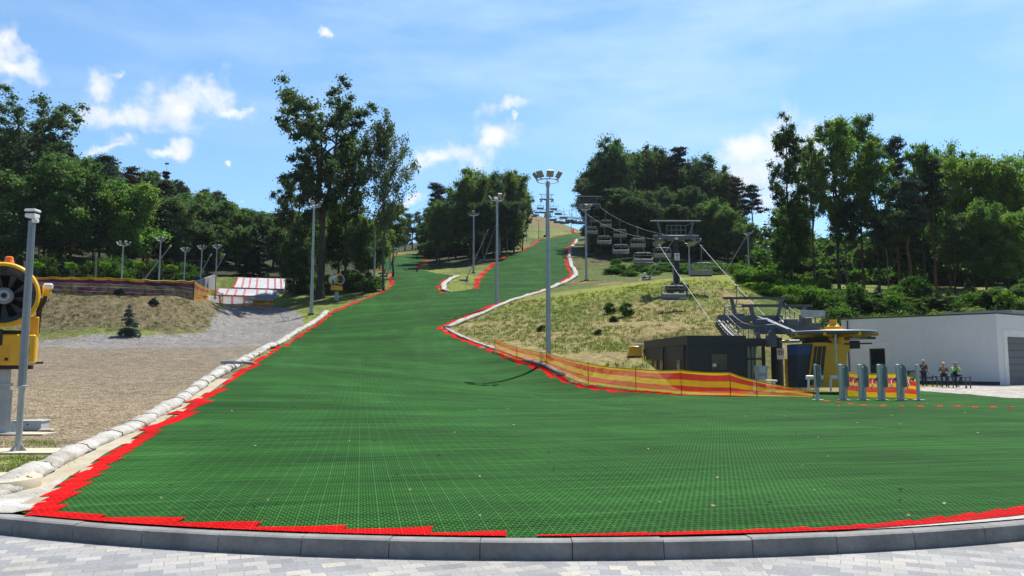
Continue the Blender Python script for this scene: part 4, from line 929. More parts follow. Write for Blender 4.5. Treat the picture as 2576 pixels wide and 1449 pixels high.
# ------------------------------------------------------------------ objects: materials
GALV = mat('galvanised_steel', (0.42, 0.45, 0.48), 0.45, 0.55, var=0.15, scale=2)
GALVD = mat('weathered_steel', (0.26, 0.29, 0.33), 0.55, 0.4, var=0.2, scale=2)
LIFTG = mat('lift_steel_blue_grey', (0.115, 0.137, 0.172), 0.55, 0.15, var=0.2, scale=1.5)
DARKC = mat('dark_brown_grey_steel', (0.040, 0.038, 0.040), 0.6, var=0.2, scale=1.5)
BLACK = mat('black_rubber', (0.016, 0.016, 0.018), 0.6, var=0.2)
YEL = mat('yellow_paint', (0.78, 0.42, 0.010), 0.35, var=0.08, scale=2)
WHT = mat('white_paint', (0.78, 0.78, 0.77), 0.5, var=0.08, scale=1)
ORG = mat('orange_plastic', (0.90, 0.20, 0.01), 0.35, var=0.1)
CONC = mat('pale_concrete', (0.56, 0.50, 0.38), 0.9, var=0.18, scale=2.2, bmp=0.2, spec=.2)
BLUE = mat('blue_paint', (0.025, 0.060, 0.19), 0.4, var=0.15)
NAVY = mat('navy_panel', (0.022, 0.030, 0.055), 0.45, var=0.15)
GLASS = mat('dark_glass', (0.012, 0.016, 0.02), 0.06, var=0.1, spec=0.8)
REDP = mat('red_paint', (0.62, 0.012, 0.012), 0.5, var=0.12)
def empty_part(name, parent):
    o = bpy.data.objects.new(name, None); o.empty_display_size = .2; return link(o, parent)
# ---------------- geotextile berms along the mat
m, nt, b, o = new_mat('white_geotextile'); co = objco(nt)
gc = ramp(nt, noise(nt, co, 1.7, 5, 0.65), [(0.30, (0.30, 0.27, 0.21)), (0.48, (0.47, 0.455, 0.42)), (0.75, (0.62, 0.61, 0.59))])
nt.links.new(mixc(nt, 1.0, gc, vary(nt, co, 34, 0.80, 1.1), 'MULTIPLY'), b.inputs['Base Color']); b.inputs['Roughness'].default_value = 0.95; b.inputs['Specular IOR Level'].default_value = 0.1
bump(nt, mathn(nt, 'ADD', noise(nt, co, 5, 5, 0.65), mathn(nt, 'MULTIPLY', noise(nt, co, 60, 2), .2)), 1.0, 0.06, b); GEO = m
m, nt, b, o = new_mat('sandy_geotextile'); co = objco(nt)
nt.links.new(mixc(nt, 1.0, ramp(nt, noise(nt, co, 1.2, 4), [(0.3, (0.36, 0.30, 0.19)), (0.7, (0.48, 0.43, 0.33))]), vary(nt, co, 30, 0.8, 1.1), 'MULTIPLY'), b.inputs['Base Color']); b.inputs['Roughness'].default_value = 0.95; SAND = m
def berm(name, label, pl, rad, seg, group='white geotextile berms along the mat', flatten=.66, seed=3, strip=None):
    P = dense(pl, 0.16 if pl[0].y < 40 else 0.5); n = 14; V = []; ds = 0.0; prev = P[0]; cuts = []
    for i, p in enumerate(P):
        ds += (p - prev).length; prev = p
        d = (P[min(i + 1, len(P) - 1)] - P[max(i - 1, 0)]); d.z = 0; d.normalize(); s_ = Vector((d.y, -d.x, 0))
        u = (ds % seg) / seg; q = min(u, 1 - u) * seg; pinch = 1 - .26 * math.exp(-(q / .12) ** 2)
        r0 = (rad if rad != .25 else float(np.interp(p.y, [9, 20, 45, 90], [.15, .19, .27, .25]))) * (0.85 + .3 * float(vnoise(ds * .7, 3.1, seed))) * pinch * (1 if i > 2 else .5 + .2 * i)
        wob_ = (float(vnoise(ds * .25, 9.2, seed + 1)) - .5) * rad * .9
        g0 = gz1(p.x, p.y)
        for k in range(n):
            t = 2 * math.pi * k / n; rr_ = r0 * (1 + .40 * (float(vnoise(ds * 2.6, k * .8, seed + 2)) - .5) + .22 * (float(vnoise(ds * 7, k * 1.7, seed + 5)) - .5))
            V.append((p.x + s_.x * (math.cos(t) * rr_ * 1.15 + wob_), p.y + s_.y * (math.cos(t) * rr_ * 1.15 + wob_), g0 + r0 * flatten * .55 + math.sin(t) * rr_ * flatten))
    m_ = len(P); F = [(i * n + k, i * n + (k + 1) % n, i * n + n + (k + 1) % n, i * n + n + k) for i in range(m_ - 1) for k in range(n)] + [tuple(range(n)), tuple((m_ - 1) * n + k for k in range(n))]
    o = raw_mesh(name, V, F, GEO, smooth=True); tag(o, label, 'berm', group)
    # dark binding cords at the joints
    ds = 0; prev = P[0]; nx = seg
    for i, p in enumerate(P):
        ds += (p - prev).length; prev = p
        if ds > nx and i < m_ - 2:
            nx += seg; ring = [Vector(V[i * n + k]) for k in range(n)]; c0 = sum(ring, Vector()) / n
            if p.y < 60: MB().tube([c0 + (q - c0) * 1.05 for q in ring[:6]], .008 if p.y < 30 else .016, 4).build('cord', BLACK, o)
    return o
lp = [p for p in dense(smooth_pl(MAT_EDGE[:len(LEFT)], 1), 0.3) if p.y > 9.0 and p.y < 87]
def off(pl, d):
    out = []
    for i, p in enumerate(pl):
        t = pl[min(i + 1, len(pl) - 1)] - pl[max(i - 1, 0)]; t.z = 0; t.normalize(); out.append(Vector((p.x - t.y * d, p.y + t.x * d, 0)))
    return out
wl = off(lp, 0.50); berm('geotextile_berm', 'long lumpy white geotextile berm between gravel and green mat', wl[::2], .25, 2.3)
s0 = off([p for p in L3 if p.y < 34], 0.72); s1 = off([p for p in L3 if p.y < 34], -0.12)
V = []; F = []
for i, (a_, b_) in enumerate(zip(s0, s1)):
    for k in range(4):
        q = a_.lerp(b_, k / 3); V.append((q.x, q.y, gz1(q.x, q.y) + .012 + .006 * k))
    if i: F += [((i - 1) * 4 + k, (i - 1) * 4 + k + 1, i * 4 + k + 1, i * 4 + k) for k in range(3)]
tag(raw_mesh('sand_strip', V, F, SAND, smooth=True), 'sandy white cloth strip between the berm and the red edge', 'ground cloth', kind='structure')
rp = [w3(e) for e in RIGHT_R]
berm('geotextile_berm', 'white berm running down from the pointed tip to the yellow net', off(dense(rp[12:17], .3), .45)[::2], .16, 1.7, seed=8)
berm('geotextile_berm', 'white berm on the straw bank from the pointed tip up to the crest', off(dense(rp[8:13], .4), .55)[::2], .27, 2.0, seed=12)
berm('geotextile_berm', 'pale berm along the right side of the upper green run', off(dense(rp[2:9], .5), .55)[::2], .34, 2.4, seed=15)
berm('geotextile_berm', 'short white berm around the grassy wedge between the two runs', off(dense([w3(e) for e in [LEFT_R[-1]] + ISLE[:4]], .4), .5)[::2], .30, 2.0, seed=18)
t = thing('drain_pipe', 'grey plastic pipe lying across the white berm', 'pipe', flat(560, 930) if False else G(592, 37.5, .3))
MB().tube([(-.75, .2, .10), (-.2, 0, .12), (.35, -.2, .08)], .08, 10).build('pipe', mat('grey_plastic', (.30, .32, .35), .5), t, True)
MB().tube([(.25, .1, .12), (.75, .3, .06)], .08, 10).build('pipe_end', mat('grey_plastic', (.30, .32, .35), .5), t, True)
# ---------------- camera pole
p = flat(45, 1139); t = thing('camera_pole', 'tall grey steel pole with a white camera head at its top', 'pole', p)
Hc = at(78, 522, p.y).z - p.z
mb_ = MB(); mb_.box((0, 0, .012), (.42, .42, .024))
for a in (0, 1.57, 3.14, 4.71): mb_.extr([(.04 * math.cos(a) - .006 * math.sin(a), .04 * math.sin(a), .02), (.16 * math.cos(a), .16 * math.sin(a), .02), (.04 * math.cos(a), .04 * math.sin(a), .16)], (0, 0, 0), (-.012 * math.sin(a), .012 * math.cos(a), 0))
mb_.build('base_plate', GALV, t)
MB().tube([(0, 0, .02), (0, 0, 1.12)], .050, 14).build('lower_tube', GALV, t, True)
MB().lathe([(.075, 0), (.085, .01), (.085, .03), (.06, .04)], 14, (0, 0, 1.10)).build('collar', GALV, t, True)
MB().tube([(0, 0, 1.10), (0, 0, Hc - .24)], [.068, .056], 8).build('mast', GALVD, t)
h = MB().box((0, 0, Hc - .06), (.19, .19, .045), bev=.01).box((0, 0, Hc - .15), (.17, .17, .07), bev=.01).build('camera_head', WHT, t)
lens = MB(); lens.box((0, 0, Hc - .10), (.15, .16, .03)); lens.build('lens_band', BLACK, h)
MB().box((.07, -.02, Hc - .24), (.10, .07, .07), bev=.01).build('junction_box', WHT, t)
MB().prism([(p0_[0], p0_[1]) for p0_ in [(-.75, -.35), (.75, -.30), (.7, .45), (-.8, .4)]], .0, .035).build('footing', CONC, t)
# ---------------- fan snow guns
def fan_gun(label, loc, rz, s, big):
    """local: barrel axis along -Y (mouth), centre of barrel at z=2.55*s above the foot"""
    t = thing('snow_gun', label, 'snow gun', loc, rz, 'fan snow guns'); t.scale = (s, s, s); zc = 2.95
    ax = (0, -1, 0); c = (0, 0, zc)
    sh = MB().lathe([(.60, -.95), (.63, -.9), (.63, .5), (.68, .62), (.685, .78), (.65, .83), (.60, .80), (.56, .5), (.52, .2)], 40, c, ax, False).build('barrel', YEL if big else WHT, t, True)
    if not big: 
        MB().lathe([(.645, .40), (.70, .60), (.70, .80), (.645, .83)], 36, c, ax, False).build('front_ring', YEL, t, True); MB().lathe([(.5, -1.1), (.655, -1.0), (.655, -.86)], 36, c, ax).build('rear_ring', YEL, t, True)
    cone = MB().lathe([(.585, .79), (.585, .72), (.50, .35), (.47, .1)], 40, c, ax, False).build('inner_cone', GALVD, t, True); MB().lathe([(0, .02), (.5, .0), (.5, -.02)], 32, c, ax).build('fan_backing_disc', mat('grey_backing', (.30, .31, .32), .7), cone)  # disc added behind the fan to set the tone of the barrel's shaded inside
    rg = MB()
    for k in range(8): 
        q = .20 + .047 * k
        if big: rg.lathe([(.555 - .012 * k - .004, .70 - .07 * k), (.555 - .012 * k + .002, .715 - .07 * k), (.555 - .012 * k, .69 - .07 * k)], 40, c, ax, False)
    if big: rg.build('ribs', GALVD, cone, True)
    fan = MB()
    for k in range(9):
        a = k * 2 * math.pi / 9; pts = []
        for (r_, da, y) in ((.16, -.12, .16), (.46, .04, .10), (.46, .42, .22), (.16, .30, .26)): pts.append((math.cos(a + da) * r_, -y, zc + math.sin(a + da) * r_))
        fan.extr(pts, (0, 0, 0), (0, -.02, 0))
    fan.build('fan', BLACK, t)
    hb = MB().lathe([(.0, .46), (.06, .46), (.07, .44), (.12, .44), (.135, .42), (.17, .41), (.18, .38), (.19, .1)], 28, c, ax).build('hub', GALV, t, True)
    MB().lathe([(0, .49), (.05, .485), (.055, .45)], 16, c, ax).build('hub_cap', BLACK, hb, True)
    for k in range(8 if big else 0):
        a = R(90) + k * math.pi / 4; nb_ = MB(); rad_ = Vector((math.cos(a), 0, math.sin(a))); tg = Vector((-math.sin(a), 0, math.cos(a))); cc = Vector(c) + Vector((0, -.80, 0))
        for (u, v, u2, v2) in ((-.06, .585, -.03, .49), (.06, .585, .03, .49), (-.03, .49, 0, .55), (.03, .49, 0, .55), (-.075, .53, .075, .53)): nb_.beam(cc + rad_ * v + tg * u, cc + rad_ * v2 + tg * u2, .018, .018)
        nb_.build('nozzle_bracket', BLACK, t)
    bd = MB(); bd.box((0, .0, 1.80), (1.28, 1.0, .66), bev=.03)
    if big: bd.box((.55, .15, 2.32), (.22, .6, .42), bev=.02)
    bd = bd.build('body', YEL, t)
    if big:
        MB().box((-.28, -.505, 2.06), (.62, .03, .34), bev=.01).build('hatch', BLACK, bd); MB().box((.08, -.503, 1.72), (.20, .012, .36), bev=.004).build('panel', mat('yellow_panel', (.70, .36, .01), .4), bd)
        MB().box((.12, -.515, 1.60), (.06, .012, .06)).build('latch', BLACK, bd); MB().box((-.28, -.503, 1.80), (.012, .012, .60)).build('seam', BLACK, bd)
        MB().box((.47, -.503, 1.78), (.10, .012, .16)).build('socket', mat('brown_plastic', (.10, .05, .02), .5), bd)
        MB().tube([(.40, -.56, 1.52), (.66, -.56, 1.52)], .018, 8).build('handle', GALV, bd); MB().tube([(.66, -.56, 1.52), (.80, -.56, 1.525)], .024, 8).build('handle_grip', BLACK, bd)
        mb_ = MB(); mb_.tube([(.62, -.2, 2.62), (.74, -.3, 2.86), (.76, -.3, 3.02)], .04, 8); mb_.build('lamp_arm', DARKC, t, True)
        lm = MB().box((.78, -.33, 3.10), (.17, .17, .24), bev=.04).build('work_lamp', YEL, t); MB().box((.80, -.36, 3.19), (.19, .2, .13), bev=.04).build('lamp_hood', WHT, lm)
    [MB().beam((s_ * .62, 0, 2.15), (s_ * .66, 0, zc), .10, .16).build('yoke_arm', DARKC, t) for s_ in (-1, 1)]
    MB().box((0, 0, 1.43), (1.15, .9, .09)).build('tray', BLACK, t); MB().box((-.1, 0, 2.17), (1.0, .8, .09)).build('cradle', BLACK, t)
    pd = MB()
    pd.box((0, 0, .72), (.36, .36, 1.36)); pd.box((0, 0, 1.05), (.46, .46, .06)); pd.box((0, -.19, .5), (.5, .03, .9)); pd.build('pedestal', GALV, t)
    pl = MB(); pl.box((0, 0, .02), (.9, .9, .04))
    for sx_ in (-1, 1): pl.extr([(sx_ * .18, -.02, .04), (sx_ * .42, -.02, .04), (sx_ * .18, -.02, .34)], (0, 0, 0), (0, .03, 0))
    pl.build('base_plate', GALV, t)
    MB().lathe([(.10, 0), (.10, .05), (.085, .07), (.08, .17), (.05, .19)], 16, (.05 if big else 0, -.35, zc + .665)).build('beacon', ORG, t, True)
    return t
pg = flat(-8, 1092); fan_gun('large yellow fan snow gun, cut by the left border beside the camera pole', pg, R(29), 1.0, True)
pg2 = G(846, 96.5); fan_gun('small white and yellow snow gun at the edge of the trees', pg2, R(52), (at(846, 690, 96.5).z - pg2.z) / 3.72, False)
t = thing('metal_box', 'low grey metal service box behind the camera pole', 'box', flat(76, 1083), R(3))
b0 = MB().box((0, 0, .11), (.64, .34, .20), bev=.006).build('body', mat('light_grey_paint', (.50, .53, .55), .5), t); MB().box((0, 0, .222), (.68, .38, .024), bev=.006).build('lid', mat('light_grey_paint', (.50, .53, .55), .5), t)
MB().lathe([(.0, .01), (.018, .008), (.02, 0)], 10, (.03, -.171, .15), (0, -1, 0)).build('lock', DARKC, b0); 
t = thing('concrete_slab', 'thin concrete slab under the big snow gun and the grey box', 'slab', flat(45, 1094)); MB().prism([(-1.1, -.18), (.62, -.16), (.66, .32), (-1.1, .5)], 0, .03).build('slab', CONC, t)
t = thing('concrete_block', 'small flat concrete block lying right of the grey box', 'block', flat(117, 1087)); MB().box((0, 0, .045), (.26, .2, .05), rz=.2, bev=.012).build('block', CONC, t)
# round well cover at the left border
t = thing('well_cover', 'round pale concrete well cover beside the kerb at the left border', 'well cover', flat(-20, 1232, .15)); 
MB().lathe([(.50, -.1), (.51, .02), (.515, .125), (.505, .14), (.0, .142)], 48).build('slab', CONC, t, True)
ck = MB()
for a0 in (-.35, .1, .3):
    q = [(a0 + .03 * random.uniform(-1, 1) + .06 * i, .15 - .05 * i + .02 * random.uniform(-1, 1), .1435) for i in range(4)]; ck.tube(q, .006, 4)
ck.build('crack', mat('rust_stain', (.22, .11, .05), .9), t)
q = [flat(-80, 1291), flat(30, 1293), flat(75, 1286), flat(165, 1216), flat(150, 1208), flat(95, 1238), flat(-80, 1270)]
tag(raw_mesh('cloth_corner', [(a.x, a.y, .157 + .006 * k) for k, a in enumerate(q)], [(0, 1, 2, 3, 4, 5, 6)], GEO), 'white cloth at the left corner between kerb, well cover and red edge', 'ground cloth', kind='structure')
# white cloth showing between kerb and red edge at the right
V = []; F = []
for k in range(31):
    x = 3.0 + 5.2 * k / 30; yb = KC[1] - math.sqrt((KR + .010) ** 2 - (x - KC[0]) ** 2)
    for yy in (yb, yb + .06 * (x - 3) + .05): V.append((x, yy, float(mat_z(np.array([x]), np.array([yy]))[0]) + .005))
    if k: F.append((2 * k - 2, 2 * k, 2 * k + 1, 2 * k - 1))
tag(raw_mesh('cloth_strip', V, F, GEO, smooth=True), 'white cloth strip between the kerb and the red edge at right', 'ground cloth', kind='structure')
# grass tufts and weeds near the pole and along the lot
def tufts(name, label, spots, h, col, per=26, w=.011):
    r = np.random.default_rng(17); n = len(spots) * per; base = np.repeat(np.array([tuple(s) for s in spots]), per, 0) + np.column_stack([r.normal(0, .10, n), r.normal(0, .10, n), np.zeros(n)])
    hh = h * (.4 + .9 * r.random(n)); a = r.random(n) * 6.28; ln = hh * (.2 + .6 * r.random(n)); tip = base + np.column_stack([np.cos(a) * ln, np.sin(a) * ln, hh]); sd_ = np.column_stack([-np.sin(a), np.cos(a), np.zeros(n)]) * w
    V = np.stack([base - sd_, base + sd_, tip], 1).reshape(-1, 3); c = np.asarray(col)[None] * (.6 + .8 * r.random((n, 1))); o = raw_mesh(name, V, np.arange(3 * n).reshape(n, 3), LEAF, col=np.repeat(c, 3, 0)); return tag(o, label, 'grass', kind='stuff')
sp = []
for (cx, cy, sx_, n_) in ((100, 1118, 40, 60), (160, 1137, 10, 10), (60, 1155, 55, 50), (120, 1165, 40, 30), (30, 1180, 50, 45)):
    for i in range(n_): 
        q = flat(cx + random.gauss(0, sx_), cy + random.gauss(0, 6)); sp.append(q)
tufts('grass_tufts', 'short green weeds in the gravel around the camera pole', sp, .05, (.17, .22, .04), per=16, w=.006)
sp = []
for i in range(5200):
    Y = 44 + 44 * random.random() ** .8; px = random.uniform(1130, 1900); q = G(px, Y) if False else None
    x = (px - 1288) / F0 * Y; sp.append((x, Y))
sp = np.array(sp); ok = ~inpoly(sp[:, 0], sp[:, 1], mat_poly) & (polydist(sp[:, 0], sp[:, 1], mat_poly + [mat_poly[0]]) > 1.1); ok &= ~((sp[:, 0] > 8.5) & (sp[:, 1] < 56)); sp = sp[ok]; dn = fbm(sp[:, 0] * .22, sp[:, 1] * .22, 3, 1) + (sp[:, 1] - 60) * .008; sp = sp[dn > .40]; zz = gz(sp[:, 0], sp[:, 1])
tufts('grass', 'short dry and green grass on the straw bank', np.column_stack([sp, zz]), .22, (.15, .185, .055), per=9, w=.03)
sp = []
for i in range(900):
    px = random.uniform(40, 552); Y = random.uniform(60, 76); sp.append(((px - 1288) / F0 * Y, Y))
sp = np.array(sp); sp = sp[inpoly(sp[:, 0], sp[:, 1], bankL)]; zz = gz(sp[:, 0], sp[:, 1])
tufts('grass', 'sparse tufts of grass on the left bank', np.column_stack([sp, zz]), .16, (.085, .13, .035), per=9, w=.035)
r_l = np.random.default_rng(4); V = []; F = []
for i in range(170):
    Y = 7.6 + 34 * r_l.random() ** 1.6; x = r_l.uniform(-.6, .62) * Y
    if not inpoly(np.array([x]), np.array([Y]), mat_poly)[0]: continue
    z = float(mat_z(np.array([x]), np.array([Y]))[0]) + .014; aa = r_l.random() * 6.28; s = r_l.uniform(.012, .035); k = len(V)
    V += [(x + math.cos(aa) * s, Y + math.sin(aa) * s, z + .012), (x - math.sin(aa) * s * .4, Y + math.cos(aa) * s * .4, z), (x - math.cos(aa) * s, Y - math.sin(aa) * s, z + .006), (x + math.sin(aa) * s * .4, Y - math.cos(aa) * s * .4, z + .02)]; F.append((k, k + 1, k + 2, k + 3))
tag(raw_mesh('leaf_litter', V, F, mat('dry_leaf', (.42, .33, .18), .8)), 'scattered dry leaves and bits on the green mat', 'litter', kind='stuff')
# ---------------- nets
def net_mat(name, stripes, open_, cell=0.05, mix=1.0):
    m, nt, b, o = new_mat(name); uv = N(nt, 'ShaderNodeUVMap').outputs[0]; sx = N(nt, 'ShaderNodeSeparateXYZ'); nt.links.new(uv, sx.inputs[0])
    n = N(nt, 'ShaderNodeValToRGB'); n.color_ramp.interpolation = 'CONSTANT'; e = n.color_ramp.elements
    while len(e) < len(stripes): e.new(.5)
    for el, (p_, c, al) in zip(e, stripes): el.position = p_; el.color = c + (al,)
    wv = mathn(nt, 'ADD', sx.outputs[1], mathn(nt, 'MULTIPLY', mathn(nt, 'SUBTRACT', noise(nt, uv, .8, 2), .5), .07)); nt.links.new(wv, n.inputs[0])
    fx = mathn(nt, 'ABSOLUTE', mathn(nt, 'SUBTRACT', mathn(nt, 'FRACT', mathn(nt, 'DIVIDE', sx.outputs[0], cell * 4)), .5)); thr = mathn(nt, 'GREATER_THAN', fx, .40)
    al = mathn(nt, 'MAXIMUM', n.outputs['Alpha'], mathn(nt, 'MULTIPLY', thr, min(1, .55)), clamp=True)
    al = mathn(nt, 'MULTIPLY', al, ramp(nt, noise(nt, uv, 2.3, 3), [(.3, .80), (.7, 1.0)]))
    b.inputs['Roughness'].default_value = .8; nt.links.new(n.outputs['Color'], b.inputs['Base Color'])
    tl = N(nt, 'ShaderNodeBsdfTranslucent'); nt.links.new(n.outputs['Color'], tl.inputs[0]); m1 = N(nt, 'ShaderNodeMixShader'); m1.inputs[0].default_value = .45; nt.links.new(b.outputs[0], m1.inputs[1]); nt.links.new(tl.outputs[0], m1.inputs[2])
    tp_ = N(nt, 'ShaderNodeBsdfTransparent'); m2 = N(nt, 'ShaderNodeMixShader'); nt.links.new(al, m2.inputs[0]); nt.links.new(tp_.outputs[0], m2.inputs[1]); nt.links.new(m1.outputs[0], m2.inputs[2]); nt.links.new(m2.outputs[0], o.inputs[0]); return m
NY, NR = (0.85, .52, .012), (.74, .06, .03)
NETM = net_mat('yellow_red_net', [(0, NY, .72), (.09, NR, .70), (.34, NY, .66), (.60, NR, .70), (.88, NY, .95)], .5)
NETO = net_mat('orange_net', [(0, NY, .7), (.12, (.8, .13, .02), .6), (.36, NY, .6), (.62, (.8, .13, .02), .55), (.88, NY, .85)], .5)
NETB = net_mat('bright_net', [(0, (.9, .55, .01), .97), (.22, (.86, .03, .02), .97), (.45, (.9, .55, .01), .95), (.60, (.86, .03, .02), .97), (.82, (.9, .6, .01), .97)], .5)
NETP = net_mat('purple_net', [(0, (.012, .010, .02), .98), (.12, (.15, .12, .19), .97), (.17, (.075, .012, .045), .98), (.30, (.05, .02, .07), .98), (.40, (.18, .15, .22), .97), (.46, (.11, .08, .025), .95), (.60, (.18, .15, .22), .95), (.65, (.085, .010, .050), .98), (.86, (.42, .28, .02), .8)], .5)
def net(name, label, bot, top, matn, sag=.06, posts=(), group='safety nets', pc=None, cat='safety net', fold=.04, post_top=.08):
    """bot, top: matching 3D points; vertical sheet with sag between the posts"""
    t = thing(name, label, cat, tuple(bot[0]), 0, group); o0 = Vector(bot[0]); V = []; UV = []; L = 0; cols = 0; nv = 8
    for i in range(len(bot) - 1):
        n = max(3, int((Vector(bot[i + 1]) - Vector(bot[i])).length / .35))
        for k in range(n + (i == len(bot) - 2)):
            u = k / n; a = Vector(bot[i]).lerp(Vector(bot[i + 1]), u); c = Vector(top[i]).lerp(Vector(top[i + 1]), u); c.z -= sag * 4 * u * (1 - u) * (c - a).length
            if V: L += (a - pa).length
            pa = a
            for j in range(nv + 1):
                w_ = j / nv; q = a.lerp(c, w_); wv = fold * math.sin(L * 2.1 + w_ * 3) * math.sin(w_ * 3.14); V.append((q.x - o0.x, q.y - o0.y + wv, q.z - o0.z)); UV.append((L, w_))
            cols += 1
    F = [(i * (nv + 1) + j, (i + 1) * (nv + 1) + j, (i + 1) * (nv + 1) + j + 1, i * (nv + 1) + j + 1) for i in range(cols - 1) for j in range(nv)]
    raw_mesh('net', V, F, matn, t, smooth=True, uv=UV)
    rp_ = MB(); rp_.tube([V[i * (nv + 1) + nv] for i in range(cols)], .02, 5); rp_.build('top_rope', pc or YEL, t, True)
    for i in posts:
        a, c = Vector(bot[i]) - o0, Vector(top[i]) - o0; MB().tube([a + Vector((0, .02, -.1)), c + Vector((0, .02, post_top))], .02, 6).build('post', DARKC, t, True)
    return t
nb_ = [(1245, 57.5, 852), (1300, 52.5, 874), (1375, 48.5, 888), (1480, 43.6, 914), (1600, 40, 928), (1715, 38.2, 931), (1838, 36.8, 937), (1905, 36.0, 957), (2047, 34.6, 986)]
B = [G(px, Y, .03) for px, Y, ty in nb_]; T = [Vector((b_.x, b_.y, at(px, ty, Y).z)) for b_, (px, Y, ty) in zip(B, nb_)]
for i, (b_, (px, Y, ty)) in enumerate(zip(B, nb_)): T[i].x = b_.x
net('safety_net', 'long yellow and red striped net sagging along the mat edge below the black kiosk', B, T, NETM, .05, range(len(B)))
B = [flat(2132, 996), flat(2172, 999), flat(2222, 1001), flat(2270, 1003), flat(2310, 1004)]; T = [Vector((b_.x, b_.y, at(px, ty, b_.y).z)) for b_, px, ty in zip(B, (2132, 2172, 2222, 2270, 2310), (934, 938, 938, 935, 952))]
net('safety_net', 'bright yellow and red net stretched behind the turnstiles', B, T, NETB, .05, (0, 2, 4))
nb_ = [(84, 68.6, 697), (130, 68.8, 696), (178, 69.2, 697), (225, 69.6, 697), (272, 70.2, 698), (318, 70.8, 700), (364, 71.6, 703), (410, 73, 705), (455, 75, 705), (486, 76.5, 706)]
B = [G(px, Y, -.05) for px, Y, ty in nb_]; T = [Vector((b_.x, b_.y, at(px, ty, Y).z)) for b_, (px, Y, ty) in zip(B, nb_)]
net('safety_net', 'purple and maroon layered net with yellow top along the left bank crest', B, T, NETP, .05, range(len(B)), fold=.1)
nb_ = [(487, 76.6, 706), (504, 79, 718), (513, 81, 722), (545, 86, 733), (560, 92, 738)]
B = [G(px, Y, 0) for px, Y, ty in nb_]; T = [Vector((b_.x, b_.y, max(b_.z + .6, at(px, ty, Y).z))) for b_, (px, Y, ty) in zip(B, nb_)]
net('safety_net', 'orange and yellow net stepping down from the purple net to the tubing lanes', B, T, NETO, .03, (0, 2, 4))
nb_ = [(551, 96, 743), (612, 97, 745), (640, 97, 752), (666, 96, 752), (688, 95.5, 754)]
B = [G(px, Y, 0) for px, Y, ty in nb_]; T = [Vector((b_.x, b_.y, at(px, ty, Y).z)) for b_, (px, Y, ty) in zip(B, nb_)]
net('safety_net', 'orange striped net across the gravel at the foot of the tubing lanes', B, T, NETO, .03, (0, 1, 3, 4))
t = thing('folded_net', 'heap of folded yellow netting left of the black kiosk', 'netting', G(1598, 49, 0))
for k in range(4): MB().box((random.uniform(-.04, .04), 0, .10 + .17 * k), (.95 - .06 * k, .6, .15), rz=random.uniform(-.1, .1), bev=.05).build('fold', YEL, t, True)
MB().box((.15, 0, .80), (.7, .4, .06), bev=.02).build('tarp', WHT, t)
# ---------------- tubing lanes
t = thing('tubing_slide', 'white tubing slide in three tiers with red lane dividers', 'slide', G(620, 98))
org = t.location.copy()
TUB = mat('white_slide_plastic', (.48, .50, .54), .6, var=.2, scale=.6)
def tier(name, TL, TR, BR, BL, divs, thick=.5, side=(0, 0)):
    TL, TR, BR, BL = [at(*q) - org for q in (TL, TR, BR, BL)]
    ns = 8; V = []; 
    for j in range(ns + 1):
        v = j / ns; sagz = -.25 * math.sin(v * math.pi)
        for (a, c) in ((TL, BL), (TR, BR)):
            q = a.lerp(c, v); V.append((q.x, q.y, q.z + sagz)); V.append((q.x, q.y, q.z + sagz - thick))
    F = []
    for j in range(ns):
        i = j * 4; F += [(i, i + 4, i + 6, i + 2), (i, i + 1, i + 5, i + 4), (i + 2, i + 6, i + 7, i + 3), (i + 1, i + 3, i + 7, i + 5)]
    F += [(0, 2, 3, 1), (ns * 4, ns * 4 + 1, ns * 4 + 3, ns * 4 + 2)]
    o = raw_mesh(name, V, F, TUB, t)
    for (u, u2) in divs:
        for (dv, mt_, w_, hh) in ((-.010, REDP, .055, .09), (.010, REDP, .055, .09), (0, TUB, .20, .26)):
            mb_ = MB()
            pts = []
            for j in range(ns + 1):
                v = j / ns; q = TL.lerp(TR, u + dv).lerp(BL.lerp(BR, u2 + dv), v); pts.append(Vector((q.x, q.y, q.z - .25 * math.sin(v * math.pi) + hh / 2)))
            for a, c in zip(pts[:-1], pts[1:]): mb_.beam(a, c, w_, hh)
            if mt_ is TUB: continue
            mb_.build('lane_divider', mt_, o)
    rl = MB(); rl.beam(BL + Vector((0, -.02, .03)), BR + Vector((0, -.02, .03)), .06, .09); rl.build('edge_stripe', REDP, o)
    return o
tier('upper_ramp', (598, 698, 124), (718, 701, 124), (715, 728, 111), (586, 724, 111), [(0.0, 0.0), (.135, .17), (.275, .31), (.42, .455), (.645, .68), (.785, .83), (.91, .95)])
tier('middle_ramp', (550, 725.5, 110.5), (697, 730, 110.5), (693, 747, 104.5), (537, 742, 104.5), [(.0, .02), (.17, .19), (.31, .335), (.46, .475), (.67, .70), (.82, .855), (.96, .97)], .7)
tier('lower_ramp', (508, 743, 104), (644, 747, 104), (617, 769, 98.5), (530, 763, 98.5), [(0.0, 0.0), (.33, .30), (.57, .62), (.80, .95)], .7)
MB().box((at(672, 750, 103.5) - org)[:], (3.2, .3, .8)).build('blue_gate_panel', mat('pale_blue_sheet', (.22, .33, .50), .5), t)
t = thing('concrete_ramp', 'grey concrete side wall with dark steps right of the purple net', 'wall', G(500, 84)); org = t.location.copy()
A_, B_ = at(494, 719, 84) - org, at(542, 701, 100) - org; mb_ = MB(); mb_.extr([A_ + Vector((0, 0, .5)), A_ + Vector((0, 0, -1.2)), B_ + Vector((0, 0, -1.5)), B_ + Vector((0, 0, .5))], (0, 0, 0), (-.3, 0, 0)); mb_.build('side_wall', mat('grey_concrete', (.27, .28, .29), .9), t)
mb_ = MB()
for k in range(9): 
    q = A_.lerp(B_, k / 8); mb_.box((q.x - 1.0, q.y, q.z + .15), (1.3, 1.4, .5))
